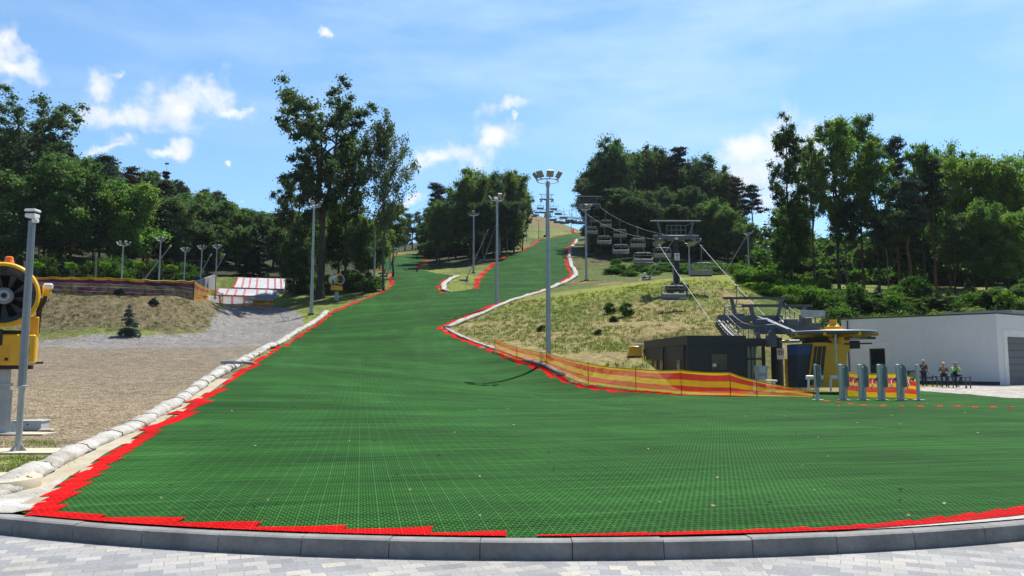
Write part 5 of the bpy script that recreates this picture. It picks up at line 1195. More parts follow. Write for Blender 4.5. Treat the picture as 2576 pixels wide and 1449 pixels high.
mb_.build('steps', mat('dark_steps', (.05, .05, .055), .9), t)
t = thing('metal_rack', 'small white metal rack on the verge where the gravel ends', 'rack', G(718, 83)); mb_ = MB()
for (a, c) in (((-.6, 0, .7), (-.1, 0, .0)), ((-.2, .2, .75), (.5, 0, .0)), ((-.6, 0, .7), (-.2, .2, .75)), ((-.1, 0, 0), (.5, 0, 0)), ((-.35, 0, .35), (.15, .1, .37))): mb_.tube([a, c], .045, 6)
mb_.build('frame', WHT, t, True)
# ---------------- floodlight masts
def flood_mast(label, p, H, rb, heads, ring=.7, fl=.42, tilt=-35, group='floodlight masts', az0=0.0, hscale=1.0):
    t = thing('floodlight_mast', label, 'floodlight', p, 0, group)
    MB().tube([(0, 0, -.2), (0, 0, H * .5), (0, 0, H)], [rb, rb * .8, rb * .55], 12).build('mast', GALV, t, True)
    mb_ = MB(); mb_.box((0, 0, .04), (rb * 3.4, rb * 3.4, .10)); mb_.build('base_plate', DARKC, t)
    hd = MB(); n = 20
    hd.tube([(math.cos(a) * ring, math.sin(a) * ring, H + .06) for a in np.linspace(0, 2 * math.pi, n + 1)], .035 * hscale, 6, False)
    for a in (.4, 2.5, 4.6): hd.tube([(0, 0, H - .15), (math.cos(a) * ring, math.sin(a) * ring, H + .05)], .03 * hscale, 5)
    hd.tube([(0, 0, H - .3), (0, 0, H + .02)], rb * .8, 10); hd.build('head_ring', GALV, t, True)
    for a in heads:
        c = Vector((math.cos(a) * ring, math.sin(a) * ring, H + .12)); d = Vector((math.cos(a), math.sin(a), 0)); s_ = Vector((-d.y, d.x, 0)); up = Vector((0, 0, 1))
        nrm = (d * .80 + up * -.60).normalized(); v = (up * .80 + d * .60).normalized(); cc = c + v * fl * .62
        f = MB(); f.extr([cc + s_ * (i * fl / 2) + v * (j * fl / 2) for i, j in ((-1, -1), (1, -1), (1, 1), (-1, 1))], cc, cc - nrm * .09 * hscale); lam = f.build('floodlight', GALVD, t)
        g = MB(); g.extr([cc + s_ * (i * fl * .43) + v * (j * fl * .43) for i, j in ((-1, -1), (1, -1), (1, 1), (-1, 1))], cc, cc + nrm * .012); g.build('lamp_glass', mat('lamp_face', (.52, .50, .36), .3), lam)
        if fl > .3:
            g = MB()
            for k in (-.28, -.09, .09, .28): g.beam(cc + s_ * k * fl - v * fl * .4 + nrm * .02, cc + s_ * k * fl + v * fl * .4 + nrm * .02, .02, .02)
            g.build('cooling_fins', GALVD, lam)
        MB().beam(c - up * .08, cc - nrm * .05, .05, .10).build('bracket', GALV, t)
    return t
def mast(label, px, Y, ty, rb, heads, dz=0, **k):
    p = G(px, Y, dz); return flood_mast(label, p, at(px, ty, Y).z - p.z, rb, heads, **k)
H4 = [R(-100), R(-55), R(-145), R(-15), R(195)]
mast('tall near floodlight mast with four big lamps, standing behind the striped net', 1380, 50, 458, .175, [R(-82), R(-130), R(-32), R(-170)], ring=.70, fl=.46)
mast('floodlight mast at the mat edge left of the tall near mast', 1250, 84, 503, .19, [R(-20), R(160), R(-70), R(100)], ring=.72, fl=.42)
mast('floodlight mast on the lawn left of the mat, before the forked oak', 783, 86, 520, .20, [R(-20), R(200), R(-90), R(70)], ring=.72, fl=.42)
mast('floodlight mast on the grass beside the far lift tower', 1475, 117, 526, .20, [R(-40), R(-140), R(-90)], ring=.75, fl=.42)
mast('floodlight mast on the grass wedge in front of the middle wood', 1191, 128, 541, .18, [R(0), R(180), R(-90)], ring=.8, fl=.4)
mast('slim floodlight mast half hidden behind the mast at the mat edge', 1257, 165, 535, .18, [R(0), R(180), R(-90)], ring=.9, fl=.45)
mast('floodlight mast on the verge under the birch', 941, 107, 555, .17, [R(0), R(180)], ring=.7, fl=.4)
mast('thin floodlight mast behind the leaning lances by the left run', 963, 122, 575, .14, [R(0), R(180)], ring=.7, fl=.4)
mast('far thin floodlight mast at the turn of the left run', 981, 150, 590, .14, [R(0), R(180)], ring=.8, fl=.4)
GLM = 'floodlight masts before the left forest'
for px, Y, ty, lab in ((305, 84, 617, 'floodlight mast with the widest head behind the purple net'), (399, 86, 606, 'taller floodlight mast crossed by a slanting lance'), (462, 87, 632, 'floodlight mast near the right end of the purple net'), (503, 92, 626, 'floodlight mast between the two slanting lances'), (541, 100, 624, 'floodlight mast left of the tubing lanes')):
    mast(lab, px, Y, ty, .10, [R(0), R(180), R(-90), R(-45)], ring=.42 if px != 305 else .62, fl=.26, group=GLM, hscale=.8)
mast('floodlight mast on the right crest before the trees', 1885, 112, 588, .15, [R(0), R(180)], ring=.6, fl=.35)
mast('floodlight mast behind the nearest lift tower', 1735, 106, 612, .15, [R(0), R(180)], ring=.6, fl=.35)
mast('distant floodlight mast in the dark gap at right', 1931, 132, 628, .16, [R(0), R(180), R(-90)], ring=.6, fl=.35)
for px, Y, ty, lab in ((1310, 195, 552, 'first thin mast on the verge of the upper run'), (1325, 222, 545, 'second thin mast on the verge of the upper run'), (1355, 258, 555, 'third thin mast on the verge of the upper run, next to the dark tower'), (1437, 300, 540, 'lone thin mast at the top of the run against the sky')):
    mast(lab, px, Y, ty, .15, [R(0), R(180)], ring=.7, fl=.4)
# ---------------- slanting snow lances and stakes
def lance(label, bx, by_, Y, tx, ty, r_=.055):
    p = G(bx, Y); t = thing('snow_lance', label, 'snow lance', p, 0, 'slanting snow lances'); tip = at(tx, ty, Y - .5) - p; hz = max(.5, min(1.3, at(bx, by_, Y).z - p.z)); h0 = Vector((0, 0, hz))
    MB().tube([h0 - (tip - h0).normalized() * .5, h0, tip], [r_ * 1.3, r_ * 1.2, r_ * .6], 8).build('lance', GALV, t, True)
    MB().tube([tip, tip + (tip - h0).normalized() * .35], r_ * 1.5, 8).build('nozzle_head', GALV, t, True)
    MB().tube([(0, 0, -.2), (0, 0, hz + .1)], r_ * 1.6, 8).box((0, 0, hz), (.3, .25, .3), bev=.03).build('stand', GALVD, t); MB().box((-.45, 0, .10), (1.3, .6, .22), bev=.02).build('foot_box', GALVD, t)
for a in [('long slanting lance crossing the second mast by the purple net', 362, 703, 83, 425, 624), ('slanting lance right of the purple net end', 484, 706, 95, 528, 646), ('slanting lance next to the concrete steps', 518, 701, 99, 562, 646),
          ('brightest slanting lance beside the left run', 974, 691, 121, 1020, 595), ('thinner slanting lance just behind the brightest one', 969, 680, 128, 995, 603), ('far slanting lance among the birch trunks', 929, 667, 150, 954, 617),
          ('bright slanting lance on the grass wedge', 1175, 703, 113, 1226, 582), ('slanting lance left of the mast at the mat edge, higher up the wedge', 1219, 648, 155, 1246, 570),
          ('slanting lance crossing behind the nearest lift tower', 1635, 696, 106, 1691, 608), ('slanting lance leaning right on the right crest', 1823, 694, 105, 1878, 594), ('first small lance in the dark gap at right', 1917, 690, 128, 1928, 634), ('second small lance in the dark gap at right, leaning most', 1924, 690, 130, 1960, 610), ('third small lance in the dark gap at right', 1946, 692, 128, 1968, 640)]: lance(*a)
t = thing('stake', 'bare grey wooden stake behind the purple net', 'stake', G(240, 84)); MB().tube([(0, 0, -.2), (-.14, 0, at(236, 640, 84).z - t.location.z)], [.09, .075], 8).build('post', mat('grey_wood', (.22, .20, .17), .9), t, True)
t = thing('marker_stone', 'small white marker stone on the grass left of the nearest lift tower', 'stone', G(1622, 116)); MB().box((0, 0, .45), (.35, .3, .9), bev=.08).build('stone', WHT, t); MB().box((0, 0, .1), (.8, .5, .3), bev=.1).build('foot', DARKC, t)
t = thing('timber_beam', 'horizontal brown timber on the slope right of the nearest tower', 'beam', G(1797, 109)); MB().box((0, 0, at(1797, 666, 109).z - t.location.z), (2.2, .25, .2), bev=.02).build('beam', mat('brown_timber', (.20, .14, .09), .9), t); MB().beam((-.9, 0, -.2), (-.9, 0, at(1797, 666, 109).z - t.location.z), .12, .12).beam((.9, 0, -.2), (.9, 0, at(1797, 666, 109).z - t.location.z), .12, .12).build('support', mat('brown_timber', (.20, .14, .09), .9), t)
# ------------------------------------------------------------------ chairlift
AGED = mat('aged_galvanised', (.235, .25, .27), .5, .4, var=.2, scale=2)
GAUGE = 2.15
def q3(px, py, Y): return at(px, py, Y)
HEADS = [q3(1862, 797, 57), q3(1700, 596, 82), q3(1480, 515, 157), q3(1375, 501, 263), q3(1334, 503, 407)]
BASEY = [None, 727, 646, 598, 560]
AX = MB
def line_dir(i):
    a = HEADS[max(i - 1, 0)]; c = HEADS[min(i + 1, len(HEADS) - 1)]; d = c - a; d.z = 0; return d.normalized()
def tower(i, label, sign=False):
    hd = HEADS[i]; g = Vector((hd.x, hd.y, gz1(hd.x, hd.y))); d = line_dir(i); rz = math.atan2(d.y, d.x) - math.pi / 2; zr = hd.z - g.z
    t = thing('lift_tower', label, 'lift tower', g, rz, 'chairlift towers')
    MB().tube([(0, 0, -.3), (0, 0, zr - .25)], [.36, .29], 14).build('column', DARKC, t, True)
    MB().box((0, 0, .22), (2.2, 1.8, .5), bev=.04).box((0, 0, .55), (1.1, 1.1, .3), bev=.04).build('base', DARKC, t)
    MB().box((0, 0, zr - .02), (4.9, .40, .38), bev=.02).box((0, 0, zr - .12), (1.9, .48, .52), bev=.03).build('crossarm', LIFTG, t)
    MB().box((0, 0, zr + 1.72), (5.5, .14, .15), bev=.01).build('top_bar', AGED, t)
    for s in (-1, 1):
        MB().beam((s * 1.5, 0, zr + .15), (s * 1.95, 0, zr + 1.66), .16, .22).build('strut', LIFTG, t)
        sh = empty_part('sheave_train', t); mb_ = MB(); mb_.box((s * GAUGE, 0, zr - .42), (.10, 3.4, .16)); mb_.box((s * GAUGE, 0, zr - .25), (.2, .3, .4)); mb_.build('sheave_beam', LIFTG, sh)
        wh = MB()
        for k in range(8): wh.lathe([(.05, -.06), (.20, -.06), (.20, -.03), (.165, -.02), (.165, .02), (.20, .03), (.20, .06), (.05, .06)], 12, (s * GAUGE + .09, -1.5 + k * .43, zr - .52 + .04 * abs(k - 3.5) * -.5), (1, 0, 0))
        wh.build('sheaves', GALVD, sh, True)
        rl = MB(); rl.box((s * GAUGE - s * .45, 0, zr - .75), (.5, 3.2, .05))
        for yy in (-1.5, 0, 1.5): rl.beam((s * (GAUGE - .45), yy, zr - .7), (s * (GAUGE - .45), yy, zr - .2), .05, .05)
        rl.build('walkway', AGED, t)
    rl = MB()
    for xx in (-1.0, -.5, 0, .5, 1.0): rl.beam((xx, -.25, zr + .2), (xx, -.25, zr + 1.2), .05, .05)
    for zz in (.7, 1.2): rl.beam((-1.05, -.25, zr + zz), (1.05, -.25, zr + zz), .05, .05)
    rl.beam((1.05, -.25, zr + 1.2), (1.8, -.1, zr + 1.5), .05, .05); rl.build('railing', AGED, t)
    MB().box((0, -.30, zr - .22), (.34, .04, .22)).build('number_plate', WHT, t)
    if sign:
        zs = at(1699, 646, hd.y - .4).z - g.z
        sg = MB().box((0, -.40, zs), (.56, .03, .78), bev=.008).build('notice_sign', WHT, t); ic = MB()
        for (x, z, w, h) in ((-.10, .20, .05, .16), (.02, .18, .05, .18), (.10, .22, .10, .05), (.0, .0, .16, .06), (.04, -.06, .05, .10), (-.05, -.28, .30, .03)): ic.box((x, -.418, zs + z), (w, .006, h))
        ic.build('pictogram', BLACK, sg)
    ld = MB()
    for s in (-1, 1): ld.beam((s * .18, -.42, .6), (s * .18, -.36, zr - .5), .03, .03)
    for k in range(int((zr - 1.2) / .35)): ld.beam((-.18, -.42, .8 + k * .35), (.18, -.42, .8 + k * .35), .025, .025)
    ld.build('ladder', DARKC, t)
    return t
tower(1, 'nearest lift tower on the bank crest with a white notice on its column', True)
tower(2, 'second lift tower from below, dark, at the right side of the upper run')
tower(3, 'third lift tower, a dark column on the skyline left of the top of the run')
tower(4, 'farthest lift tower, small on the ridge beside the middle wood')
# ropes
def rope_pts(s):
    out = []
    for i in range(len(HEADS) - 1):
        a, c = HEADS[i].copy(), HEADS[i + 1].copy(); da, dc = line_dir(i), line_dir(i + 1)
        a += Vector((da.y, -da.x, 0)) * s * GAUGE; c += Vector((dc.y, -dc.x, 0)) * s * GAUGE; L = (c - a).length; n = max(8, int(L / 5)); sag = L * L * .00020 if i else .15
        a.z -= .30; c.z -= .30
        for k in range(n): 
            u = k / n; q = a.lerp(c, u); q.z -= 4 * sag * u * (1 - u); out.append(q)
    return out + [c]
RP = {s: rope_pts(s) for s in (-1, 1)}
t = thing('haul_rope', 'twin steel haul ropes of the chairlift running uphill over the towers', 'cable'); 
for s in (-1, 1): MB().tube(RP[s], .019, 6).build('rope', GALVD, t, True)
# chairs
def make_chair():
    t = thing('lift_chair', 'x', 'lift chair')       # origin at the rope grip; local -Y is the side riders face
    MB().box((0, 0, -.02), (.12, .5, .16), bev=.02).tube([(0, 0, -.05), (0, 0, -.3), (0, 0, -1.2), (.05, .02, -1.5), (.22, .06, -1.72), (.30, .08, -1.75)], .045, 8).build('hanger', AGED, t, True)
    f = MB(); W_, zt, zb = 1.12, -1.78, -3.15
    loop = [(-W_ + .0, .02, zb + .12), (-W_, .08, zb + .8), (-W_ + .05, .1, zt - .15), (-W_ + .2, .1, zt), (W_ - .2, .1, zt), (W_ - .05, .1, zt - .15), (W_, .08, zb + .8), (W_, .02, zb + .12)]
    f.tube(loop, .045, 7); f.tube([(-.75, .1, zt + .01), (.75, .1, zt + .01)], .07, 8); f.tube([(-.5, .1, zt), (-.5, .1, zt - .28)], .035, 6); f.tube([(.5, .1, zt), (.5, .1, zt - .28)], .035, 6); f.tube([(-1.0, .11, zt - .28), (1.0, .11, zt - .28)], .03, 6)
    f.build('frame', AGED, t, True)
    MB().box((0, -.28, zb + .14), (2.15, .58, .09), bev=.03).build('seat', BLUE, t); MB().box((0, -.28, zb + .07), (2.2, .55, .05), bev=.02).build('seat_base', DARKC, t)
    MB().box((0, .04, zb + .42), (2.2, .07, .52), bev=.03).build('backrest', mat('beige_backrest', (.30, .27, .225), .6), t)
    b_ = MB(); b_.tube([(-1.0, .05, zb + .85), (-1.0, -.55, zb + .55), (1.0, -.55, zb + .55), (1.0, .05, zb + .85)], .028, 6)
    for x in (-.65, 0, .65): b_.tube([(x, -.55, zb + .55), (x, -.62, zb + .02), (x, -.62, zb - .32)], .02, 5)
    b_.build('safety_bar', GALVD, t, True)
    return t
def rope_at(s, Y):
    P = RP[s]
    for a, c in zip(P[:-1], P[1:]):
        if a.y <= Y <= c.y: return a.lerp(c, (Y - a.y) / (c.y - a.y)), (c - a)
    return P[-1], P[-1] - P[-2]
proto = make_chair(); kids = children(proto); first = True
ordn = ['first', 'second', 'third', 'fourth', 'fifth', 'sixth', 'seventh', 'eighth', 'ninth', 'tenth', 'eleventh', 'twelfth', 'thirteenth', 'fourteenth', 'fifteenth', 'sixteenth', 'seventeenth', 'eighteenth', 'nineteenth', 'twentieth', 'twenty-first']
def seg_name(Y): return 'below the nearest tower' if Y < 81 else 'between the two nearest towers' if Y < 157 else 'between the second and third towers' if Y < 262 else 'near the ridge'
for s, Ys in ((-1, [72, 89, 104.5, 120, 136, 152] + [168 + 16 * k for k in range(10)]), (1, [66, 79.5, 98.5, 115, 131, 147.5] + [164 + 16 * k for k in range(9)])):
    cnt = {}
    for Y in Ys:
        q, d = rope_at(s, Y); z_ = math.atan2(d.y, d.x) - math.pi / 2 + (math.pi if s > 0 else 0)
        c = proto if first else copy_tree(proto, None, kids); first = False
        sn = seg_name(Y); cnt[sn] = cnt.get(sn, 0) + 1
        c.location = q - Vector((0, 0, .03)); c.rotation_euler = (0, 0, z_ + (math.pi if False else 0)); c['group'] = 'chairs hanging on the lift'
        side = 'beige-backed uphill chair' if s < 0 else 'blue-seated downhill chair'
        c['label'] = '%s, %s from below %s' % (side, ordn[cnt[sn] - 1], sn)
# ------------------------------------------------------------------ lower station
st = thing('lift_station', 'yellow and blue bullwheel drive station of the chairlift beside the kiosk', 'lift station', Vector((17.0, 41.2, .15)), 0); o0 = st.location.copy()
def L_(px, py, Y): return at(px, py, Y) - o0
zr = L_(2097, 838, 41.2).z; xb = L_(2097, 838, 41.2).x
dk = MB(); dk.lathe([(0, .10), (1.2, .10), (2.06, .10), (2.14, .06), (2.16, -.06), (2.10, -.12), (2.0, -.06), (.4, -.1)], 48, (xb, 0, zr)); dk.build('bullwheel', mat('dark_wheel_rubber', (.10, .115, .13), .45), st, True)
MB().lathe([(1.25, .0), (1.2, .05), (.45, .15), (.43, .28), (.33, .30), (.20, .46), (.18, .52), (.18, .66), (.0, .67)], 28, (xb, 0, zr + .06)).build('dome', YEL, st, True)
un = MB()
for k in range(8):
    a = k * math.pi / 4 + .2; un.beam((xb, 0, zr - .2), (xb + math.cos(a) * 2.2, math.sin(a) * 2.2, zr - .10), .14, .16)
un.lathe([(.5, -.5), (.5, 0)], 20, (xb, 0, zr - .1)); un.build('wheel_spokes', YEL, st)
body = [L_(2046, 862, 40.5), L_(2076, 862, 40.4), L_(2063, 972, 40.4), L_(2030, 972, 40.5)]
by = MB(); by.extr([Vector((q.x, -.9, q.z)) for q in (L_(2044, 862, 40.5), L_(2079, 862, 40.5), L_(2066, 975, 40.5), L_(2030, 975, 40.5))], (0, 0, 0), (0, 1.6, 0))
by.extr([Vector((q.x, -.7, q.z)) for q in (L_(2079.5, 862, 40.5), L_(2132, 868, 40.5), L_(2128, 975, 40.5), L_(2066.5, 975, 40.5))], (0, 0, 0), (0, 1.4, 0)); bo = by.build('housing', YEL, st)
for (x0, x1, x2, x3) in ((2045, 2052, 2041, 2033), (2054, 2064, 2054, 2043), (2066, 2074, 2064, 2056)):
    g = MB(); g.extr([Vector((L_(px, py, 40.5).x, -.925, L_(px, py, 40.5).z)) for px, py in ((x0, 871), (x1, 871), (x2, 968), (x3, 968))], (0, 0, 0), (0, .06, 0)); g.build('grille_panel', mat('brown_grille', (.055, .042, .03), .6), bo)
bp = MB(); q0, q1 = L_(1998, 866, 40.8), L_(2043, 975, 40.8)
bp.box(((q0.x + q1.x) / 2, 0, (q0.z + q1.z) / 2), (q1.x - q0.x, 1.4, q0.z - q1.z)); bp.build('side_panel', NAVY, st); MB().box(((q0.x + q1.x) / 2, -.02, q0.z - .28), (q1.x - q0.x + .01, 1.42, .50)).build('panel_band', BLUE, st)
mc = MB(); mc.box((xb - .1, .2, zr - .62), (2.6, 1.2, .42)); mc.box((xb - .6, 0, zr - .36), (1.6, .6, .25)); mc.build('drive_unit', mat('dark_navy_machine', (.014, .018, .032), .5), st)
ya = MB(); ya.box((L_(2120, 850, 40.8).x, -.3, zr - .62), (.55, .5, .75)); ya.lathe([(.26, -.45), (.26, .3)], 16, (L_(2112, 850, 40.8).x, -.4, zr - .5)); ya.box((L_(2120, 850, 40.8).x, -.3, zr - .22), (.8, .5, .14)); ya.build('gearbox', YEL, st)
rd = MB(); 
for (px0, y0, px1, y1, w_) in ((2055, 847, 2213, 848, .07), (2120, 853, 2214, 851, .06), (2128, 865, 2204, 863, .08)): rd.beam(Vector((L_(px0, y0, 40.2).x, -.6, L_(px0, y0, 40.2).z)), Vector((L_(px1, y1, 40.2).x, -.5, L_(px1, y1, 40.2).z)), w_, w_)
for px in (2175, 2190): rd.beam(Vector((L_(px, 838, 40.2).x, -.3, zr - .1)), Vector((L_(px + 14, 848, 40.2).x, -.4, L_(px, 847, 40.2).z)), .06, .06)
rd.build('guide_rails', DARKC, st)
mp_ = MB(); a = Vector((L_(2095, 836, 39.6).x, -1.9, zr - .1)); mp_.tube([a, Vector((L_(2097, 908, 39.6).x, -1.9, L_(2097, 908, 39.6).z)), Vector((L_(2108, 946, 39.6).x, -1.9, L_(2108, 946, 39.6).z))], .05, 8); mp_.build('control_mast', GALV, st, True)
fr = MB()
for (px0, y0, px1, y1) in ((2030, 950, 2072, 950), (2036, 950, 2036, 985), (2092, 950, 2108, 950), (2092, 955, 2092, 985), (2118, 955, 2118, 985)): fr.tube([Vector((L_(px0, y0, 38.5).x, -2.6, L_(px0, y0, 38.5).z)), Vector((L_(px1, y1, 38.5).x, -2.6, L_(px1, y1, 38.5).z))], .11 if y0 == y1 else .055, 8)
fr.build('buffer_rail', WHT, st, True)
yc = thing('yellow_cabinet', 'narrow yellow framed cabinet between the dark column and the blue panel', 'cabinet', G(1989, 45.5)); zc = at(1989, 903, 45.5).z - yc.location.z
MB().box((0, 0, zc / 2), (.42, .5, zc)).build('case', YEL, yc)
for dx in (-.09, .10): MB().box((dx, -.255, zc / 2), (.14, .02, zc - .2)).build('door_panel', mat('brown_grille', (.055, .042, .03), .6), yc)
# sheave frames on the dark column ahead of the bullwheel
sf = thing('sheave_frame', 'blue-grey steel sheave frame on a dark column ahead of the bullwheel', 'lift frame', G(1957, 47.5)); o0 = sf.location.copy()
q = L_(1957, 866, 47.5); MB().tube([(0, 0, -.2), (0, 0, q.z + .4)], [.36, .34], 18).build('column', mat('dark_column', (.030, .034, .042), .6), sf, True)
zsg = L_(1961, 890, 47.1).z; sg = MB().box((.10, -.37, zsg), (.44, .02, .66), bev=.005).build('prohibition_sign', WHT, sf)
MB().tube([(.10 + .175 * math.cos(a), -.388, zsg + .10 + .175 * math.sin(a)) for a in np.linspace(0, 2 * math.pi, 29)], .02, 6, False).beam((-.02, -.392, zsg + .22), (.22, -.392, zsg - .02), .03, .006).build('red_ring', mat('dark_red_print', (.30, .03, .04), .5), sg)
ic = MB(); ic.box((.03, -.388, zsg + .10), (.05, .006, .2)); ic.box((.13, -.388, zsg + .15), (.12, .006, .04)); ic.box((.16, -.388, zsg + .06), (.05, .006, .14)); ic.build('pictogram', DARKC, sg)
MB().tube([(-1.2, -.2, L_(1957, 884, 47.3).z + .55), (1.3, -.3, L_(1957, 884, 47.3).z + .62)], .09, 8).build('guide_arm', GALVD, sf, True)
def pp(px, py, Y): return at(px, py, Y) - o0
for (xl, xr_, y, Y) in ((1820, 1987, 750, 57.2), (1866, 2044, 769, 52.6)):
    MB().beam(pp(xl, y, Y), pp(xr_, y, Y), .16, .18).build('top_bar', mat('dark_top_bar', (.085, .095, .10), .6), sf)
for (x0, y0, x1, y1, Y) in ((1840, 752, 1851, 800, 57.2), (1967, 752, 1957, 795, 57.2), (1888, 771, 1899, 815, 52.6), (2024, 771, 2012, 820, 52.6)):
    MB().beam(pp(x0, y0, Y), pp(x1, y1, Y), .22, .22).build('strut', LIFTG, sf)
for (x0, x1, y, Y) in ((1806, 1968, 800, 57.4), (1852, 1960, 820, 53.5), (1960, 2062, 820, 50.5), (1898, 2040, 832, 48.5), (2008, 2060, 835, 46)):
    MB().beam(pp(x0, y, Y), pp(x1, y + 1, Y), .3, .42).build('cross_beam', LIFTG, sf)
for (xa, ya_, Ya, xb_, yb, Yb) in ((1806, 806, 57.4, 1904, 862, 45), (1958, 800, 57.4, 2062, 838, 45)):
    tr = empty_part('sheave_train', sf); A_, B_ = pp(xa, ya_, Ya), pp(xb_, yb, Yb); n = 16; mb_ = MB(); wh = MB(); arcp = []
    for k in range(n + 1):
        u = k / n; q = A_.lerp(B_, u); q.z -= .55 * math.sin(u * math.pi) ; arcp.append(q)
    for a, c in zip(arcp[:-1], arcp[1:]): mb_.beam(a, c, .14, .22)
    for k in range(n):
        q = (arcp[k] + arcp[k + 1]) / 2; wh.lathe([(.05, -.09), (.25, -.09), (.25, -.05), (.2, -.03), (.2, .03), (.25, .05), (.25, .09), (.05, .09)], 14, q + Vector((-.12, 0, -.2)), (1, 0, .0))
    mb_.build('sheave_beam', LIFTG, tr); wh.build('sheaves', mat('sheave_rubber', (.07, .07, .075), .6), tr, True)
    wk = MB(); 
    for k in range(0, n + 1, 2): wk.beam(arcp[k] + Vector((.55, 0, .1)), arcp[k] + Vector((.55, 0, 1.05)), .04, .04)
    for h_ in (.55, 1.05): 
        for a, c in zip(arcp[:-1], arcp[1:]): wk.beam(a + Vector((.55, 0, h_)), c + Vector((.55, 0, h_)), .035, .035)
    wk.build('railing', LIFTG, sf); gr = MB()
    for a, c in zip(arcp[:-1], arcp[1:]): gr.beam(a + Vector((.30, 0, .05)), c + Vector((.30, 0, .05)), .08, .04); gr.beam(a + Vector((.62, 0, .05)), c + Vector((.62, 0, .05)), .08, .04); gr.beam(a + Vector((.3, 0, .05)), a + Vector((.62, 0, .05)), .06, .03)
    gr.build('walkway', LIFTG, sf)
lk = MB()
for (xa, ya_, Ya, xb_, yb, Yb) in ((1905, 800, 57, 1985, 834, 45), (1925, 805, 55, 2005, 842, 45), (1935, 834, 47.5, 1960, 862, 47.5), (1905, 838, 46, 1912, 868, 46)): lk.beam(pp(xa, ya_, Ya), pp(xb_, yb, Yb), .2, .3)
lk.box(pp(1940, 858, 46)[:], (.5, .5, .7)); lk.build('spine', LIFTG, sf)
pl_ = MB(); pl_.beam(pp(2015, 788, 49), pp(2075, 790, 49), .10, .45); pl_.build('side_plate', GALV, sf); MB().beam(pp(2051, 790, 49), pp(2051, 815, 49), .08, .08).build('plate_post', GALV, sf)
for (px, py, Y, w_, h_) in ((1862, 795, 55, .5, .4), (1915, 812, 52, .7, .5), (1990, 812, 50, .8, .5), (1935, 826, 48, .6, .5), (2030, 806, 50, .5, .35)): MB().box(pp(px, py, Y)[:], (w_, .5, h_), bev=.03).build('motor_box', LIFTG, sf)
# ------------------------------------------------------------------ buildings
KIO = mat('anthracite_cladding', (0.030, 0.036, 0.046), 0.55, var=.12, scale=.7); KIO2 = mat('anthracite_fascia', (0.026, 0.031, 0.040), 0.5, var=.1)
kc = Vector((at(1731, 900, 44).x, 44.0, .15)); ki = thing('kiosk', 'low anthracite lift kiosk with flat roof and corner window', 'kiosk', kc, R(3.2))
hk = at(1731, 844, 44).z - .15; wk_ = at(1879, 900, 44).x - kc.x; wk2 = at(1925, 900, 44.3).x - kc.x; dk_ = 10.8; hk2 = hk - .15
def wallbox(mb, x0, x1, y0, y1, z0, z1): return mb.box(((x0 + x1) / 2, (y0 + y1) / 2, (z0 + z1) / 2), (x1 - x0, y1 - y0, z1 - z0))
wv = MB(); wallbox(wv, 0, wk_, 0, dk_, 0, hk - .52); wallbox(wv, wk_ + .002, wk2, 1.6, dk_, 0, hk2 - .45); wallbox(wv, wk_ + .002, wk2, 0, 1.6, 0, .62); wallbox(wv, wk2 - .14, wk2, 0.0, .14, .622, hk2 - .45); wv.build('walls', KIO, ki)
rf = MB(); wallbox(rf, -.04, wk_ + .03, -.04, dk_ + .04, hk - .515, hk); wallbox(rf, wk_ + .032, wk2 + .04, -.03, dk_, hk2 - .445, hk2); rf.build('roof', KIO2, ki)
x0, x1 = at(1786, 900, 44).x - kc.x, at(1834, 900, 44).x - kc.x; z0, z1 = at(1800, 937, 44).z - .15, at(1800, 888, 44).z - .15
w = MB(); wallbox(w, x0, x1, -.03, .02, z0, z1); w = w.build('window', KIO2, ki); g = MB(); wallbox(g, x0 + .1, x1 - .1, -.045, -.032, z0 + .12, z1 - .08); g.build('pane', GLASS, w); g = MB(); wallbox(g, x0 + .16, x0 + .36, -.05, -.0465, z0 + .32, z0 + .50); g.build('notice', WHT, w)
cw = empty_part('corner_window', ki); fr = MB(); gl_ = MB()
for xx in (wk_ + .05, wk_ + .32, wk_ + .56, wk2 - .17): fr.box((xx, .05, (hk2 - .45 + .62) / 2), (.045, .05, hk2 - .45 - .63))
fr.box(((wk_ + wk2) / 2, .05, 1.78), (wk2 - wk_ - .1, .07, .09)); fr.build('frame', KIO2, cw)
m, nt, b, o = new_mat('clear_glass'); b.inputs['Base Color'].default_value = (.75, .85, .80, 1); b.inputs['Roughness'].default_value = .03; b.inputs['Transmission Weight'].default_value = 0.85; b.inputs['IOR'].default_value = 1.1; CG = m
gl_.box(((wk_ + wk2) / 2, .07, (hk2 - .45 + .62) / 2), (wk2 - wk_ - .16, .012, hk2 - .45 - .64)); gl_.build('pane', CG, cw)
wb = MB(); wb.box((wk_ + .25, 1.58, 1.55), (.5, .02, 1.7)); wb.box((wk2 - .3, 1.58, 1.55), (.25, .02, 1.7)); wb.build('rear_window', mat('painted_bank_reflection', (.26, .24, .13), .4), cw)  # flat straw colour painted behind the glass as the bank's reflection
ch = MB(); ch.box((wk_ + .2, .7, 1.12), (.22, .22, .28), bev=.04); ch.box((wk_ + .75, .7, 1.12), (.22, .22, .28), bev=.04); ch.build('yellow_seats', YEL, cw)
for yy, st_ in ((.45, 1), (5.2, 1), (10.4, 0)):
    MB().tube([(-.10, yy, 0), (-.10, yy, hk - .9), (-.02 if st_ else -.1, yy + .15, hk - .55)], .055, 8).build('downpipe', BLACK, ki, True)
for yy, hh in ((1.9, .75), (6.0, .6), (7.6, .6)):
    w = MB(); w.box((-.015, yy, 1.35), (.03, .9, .9)); w = w.build('window', KIO2, ki); MB().box((-.036, yy, 1.35), (.012, .7, .72)).build('pane', GLASS, w); MB().box((-.045, yy + .1, 1.3), (.006, .1, .45)).build('blind', WHT, w)
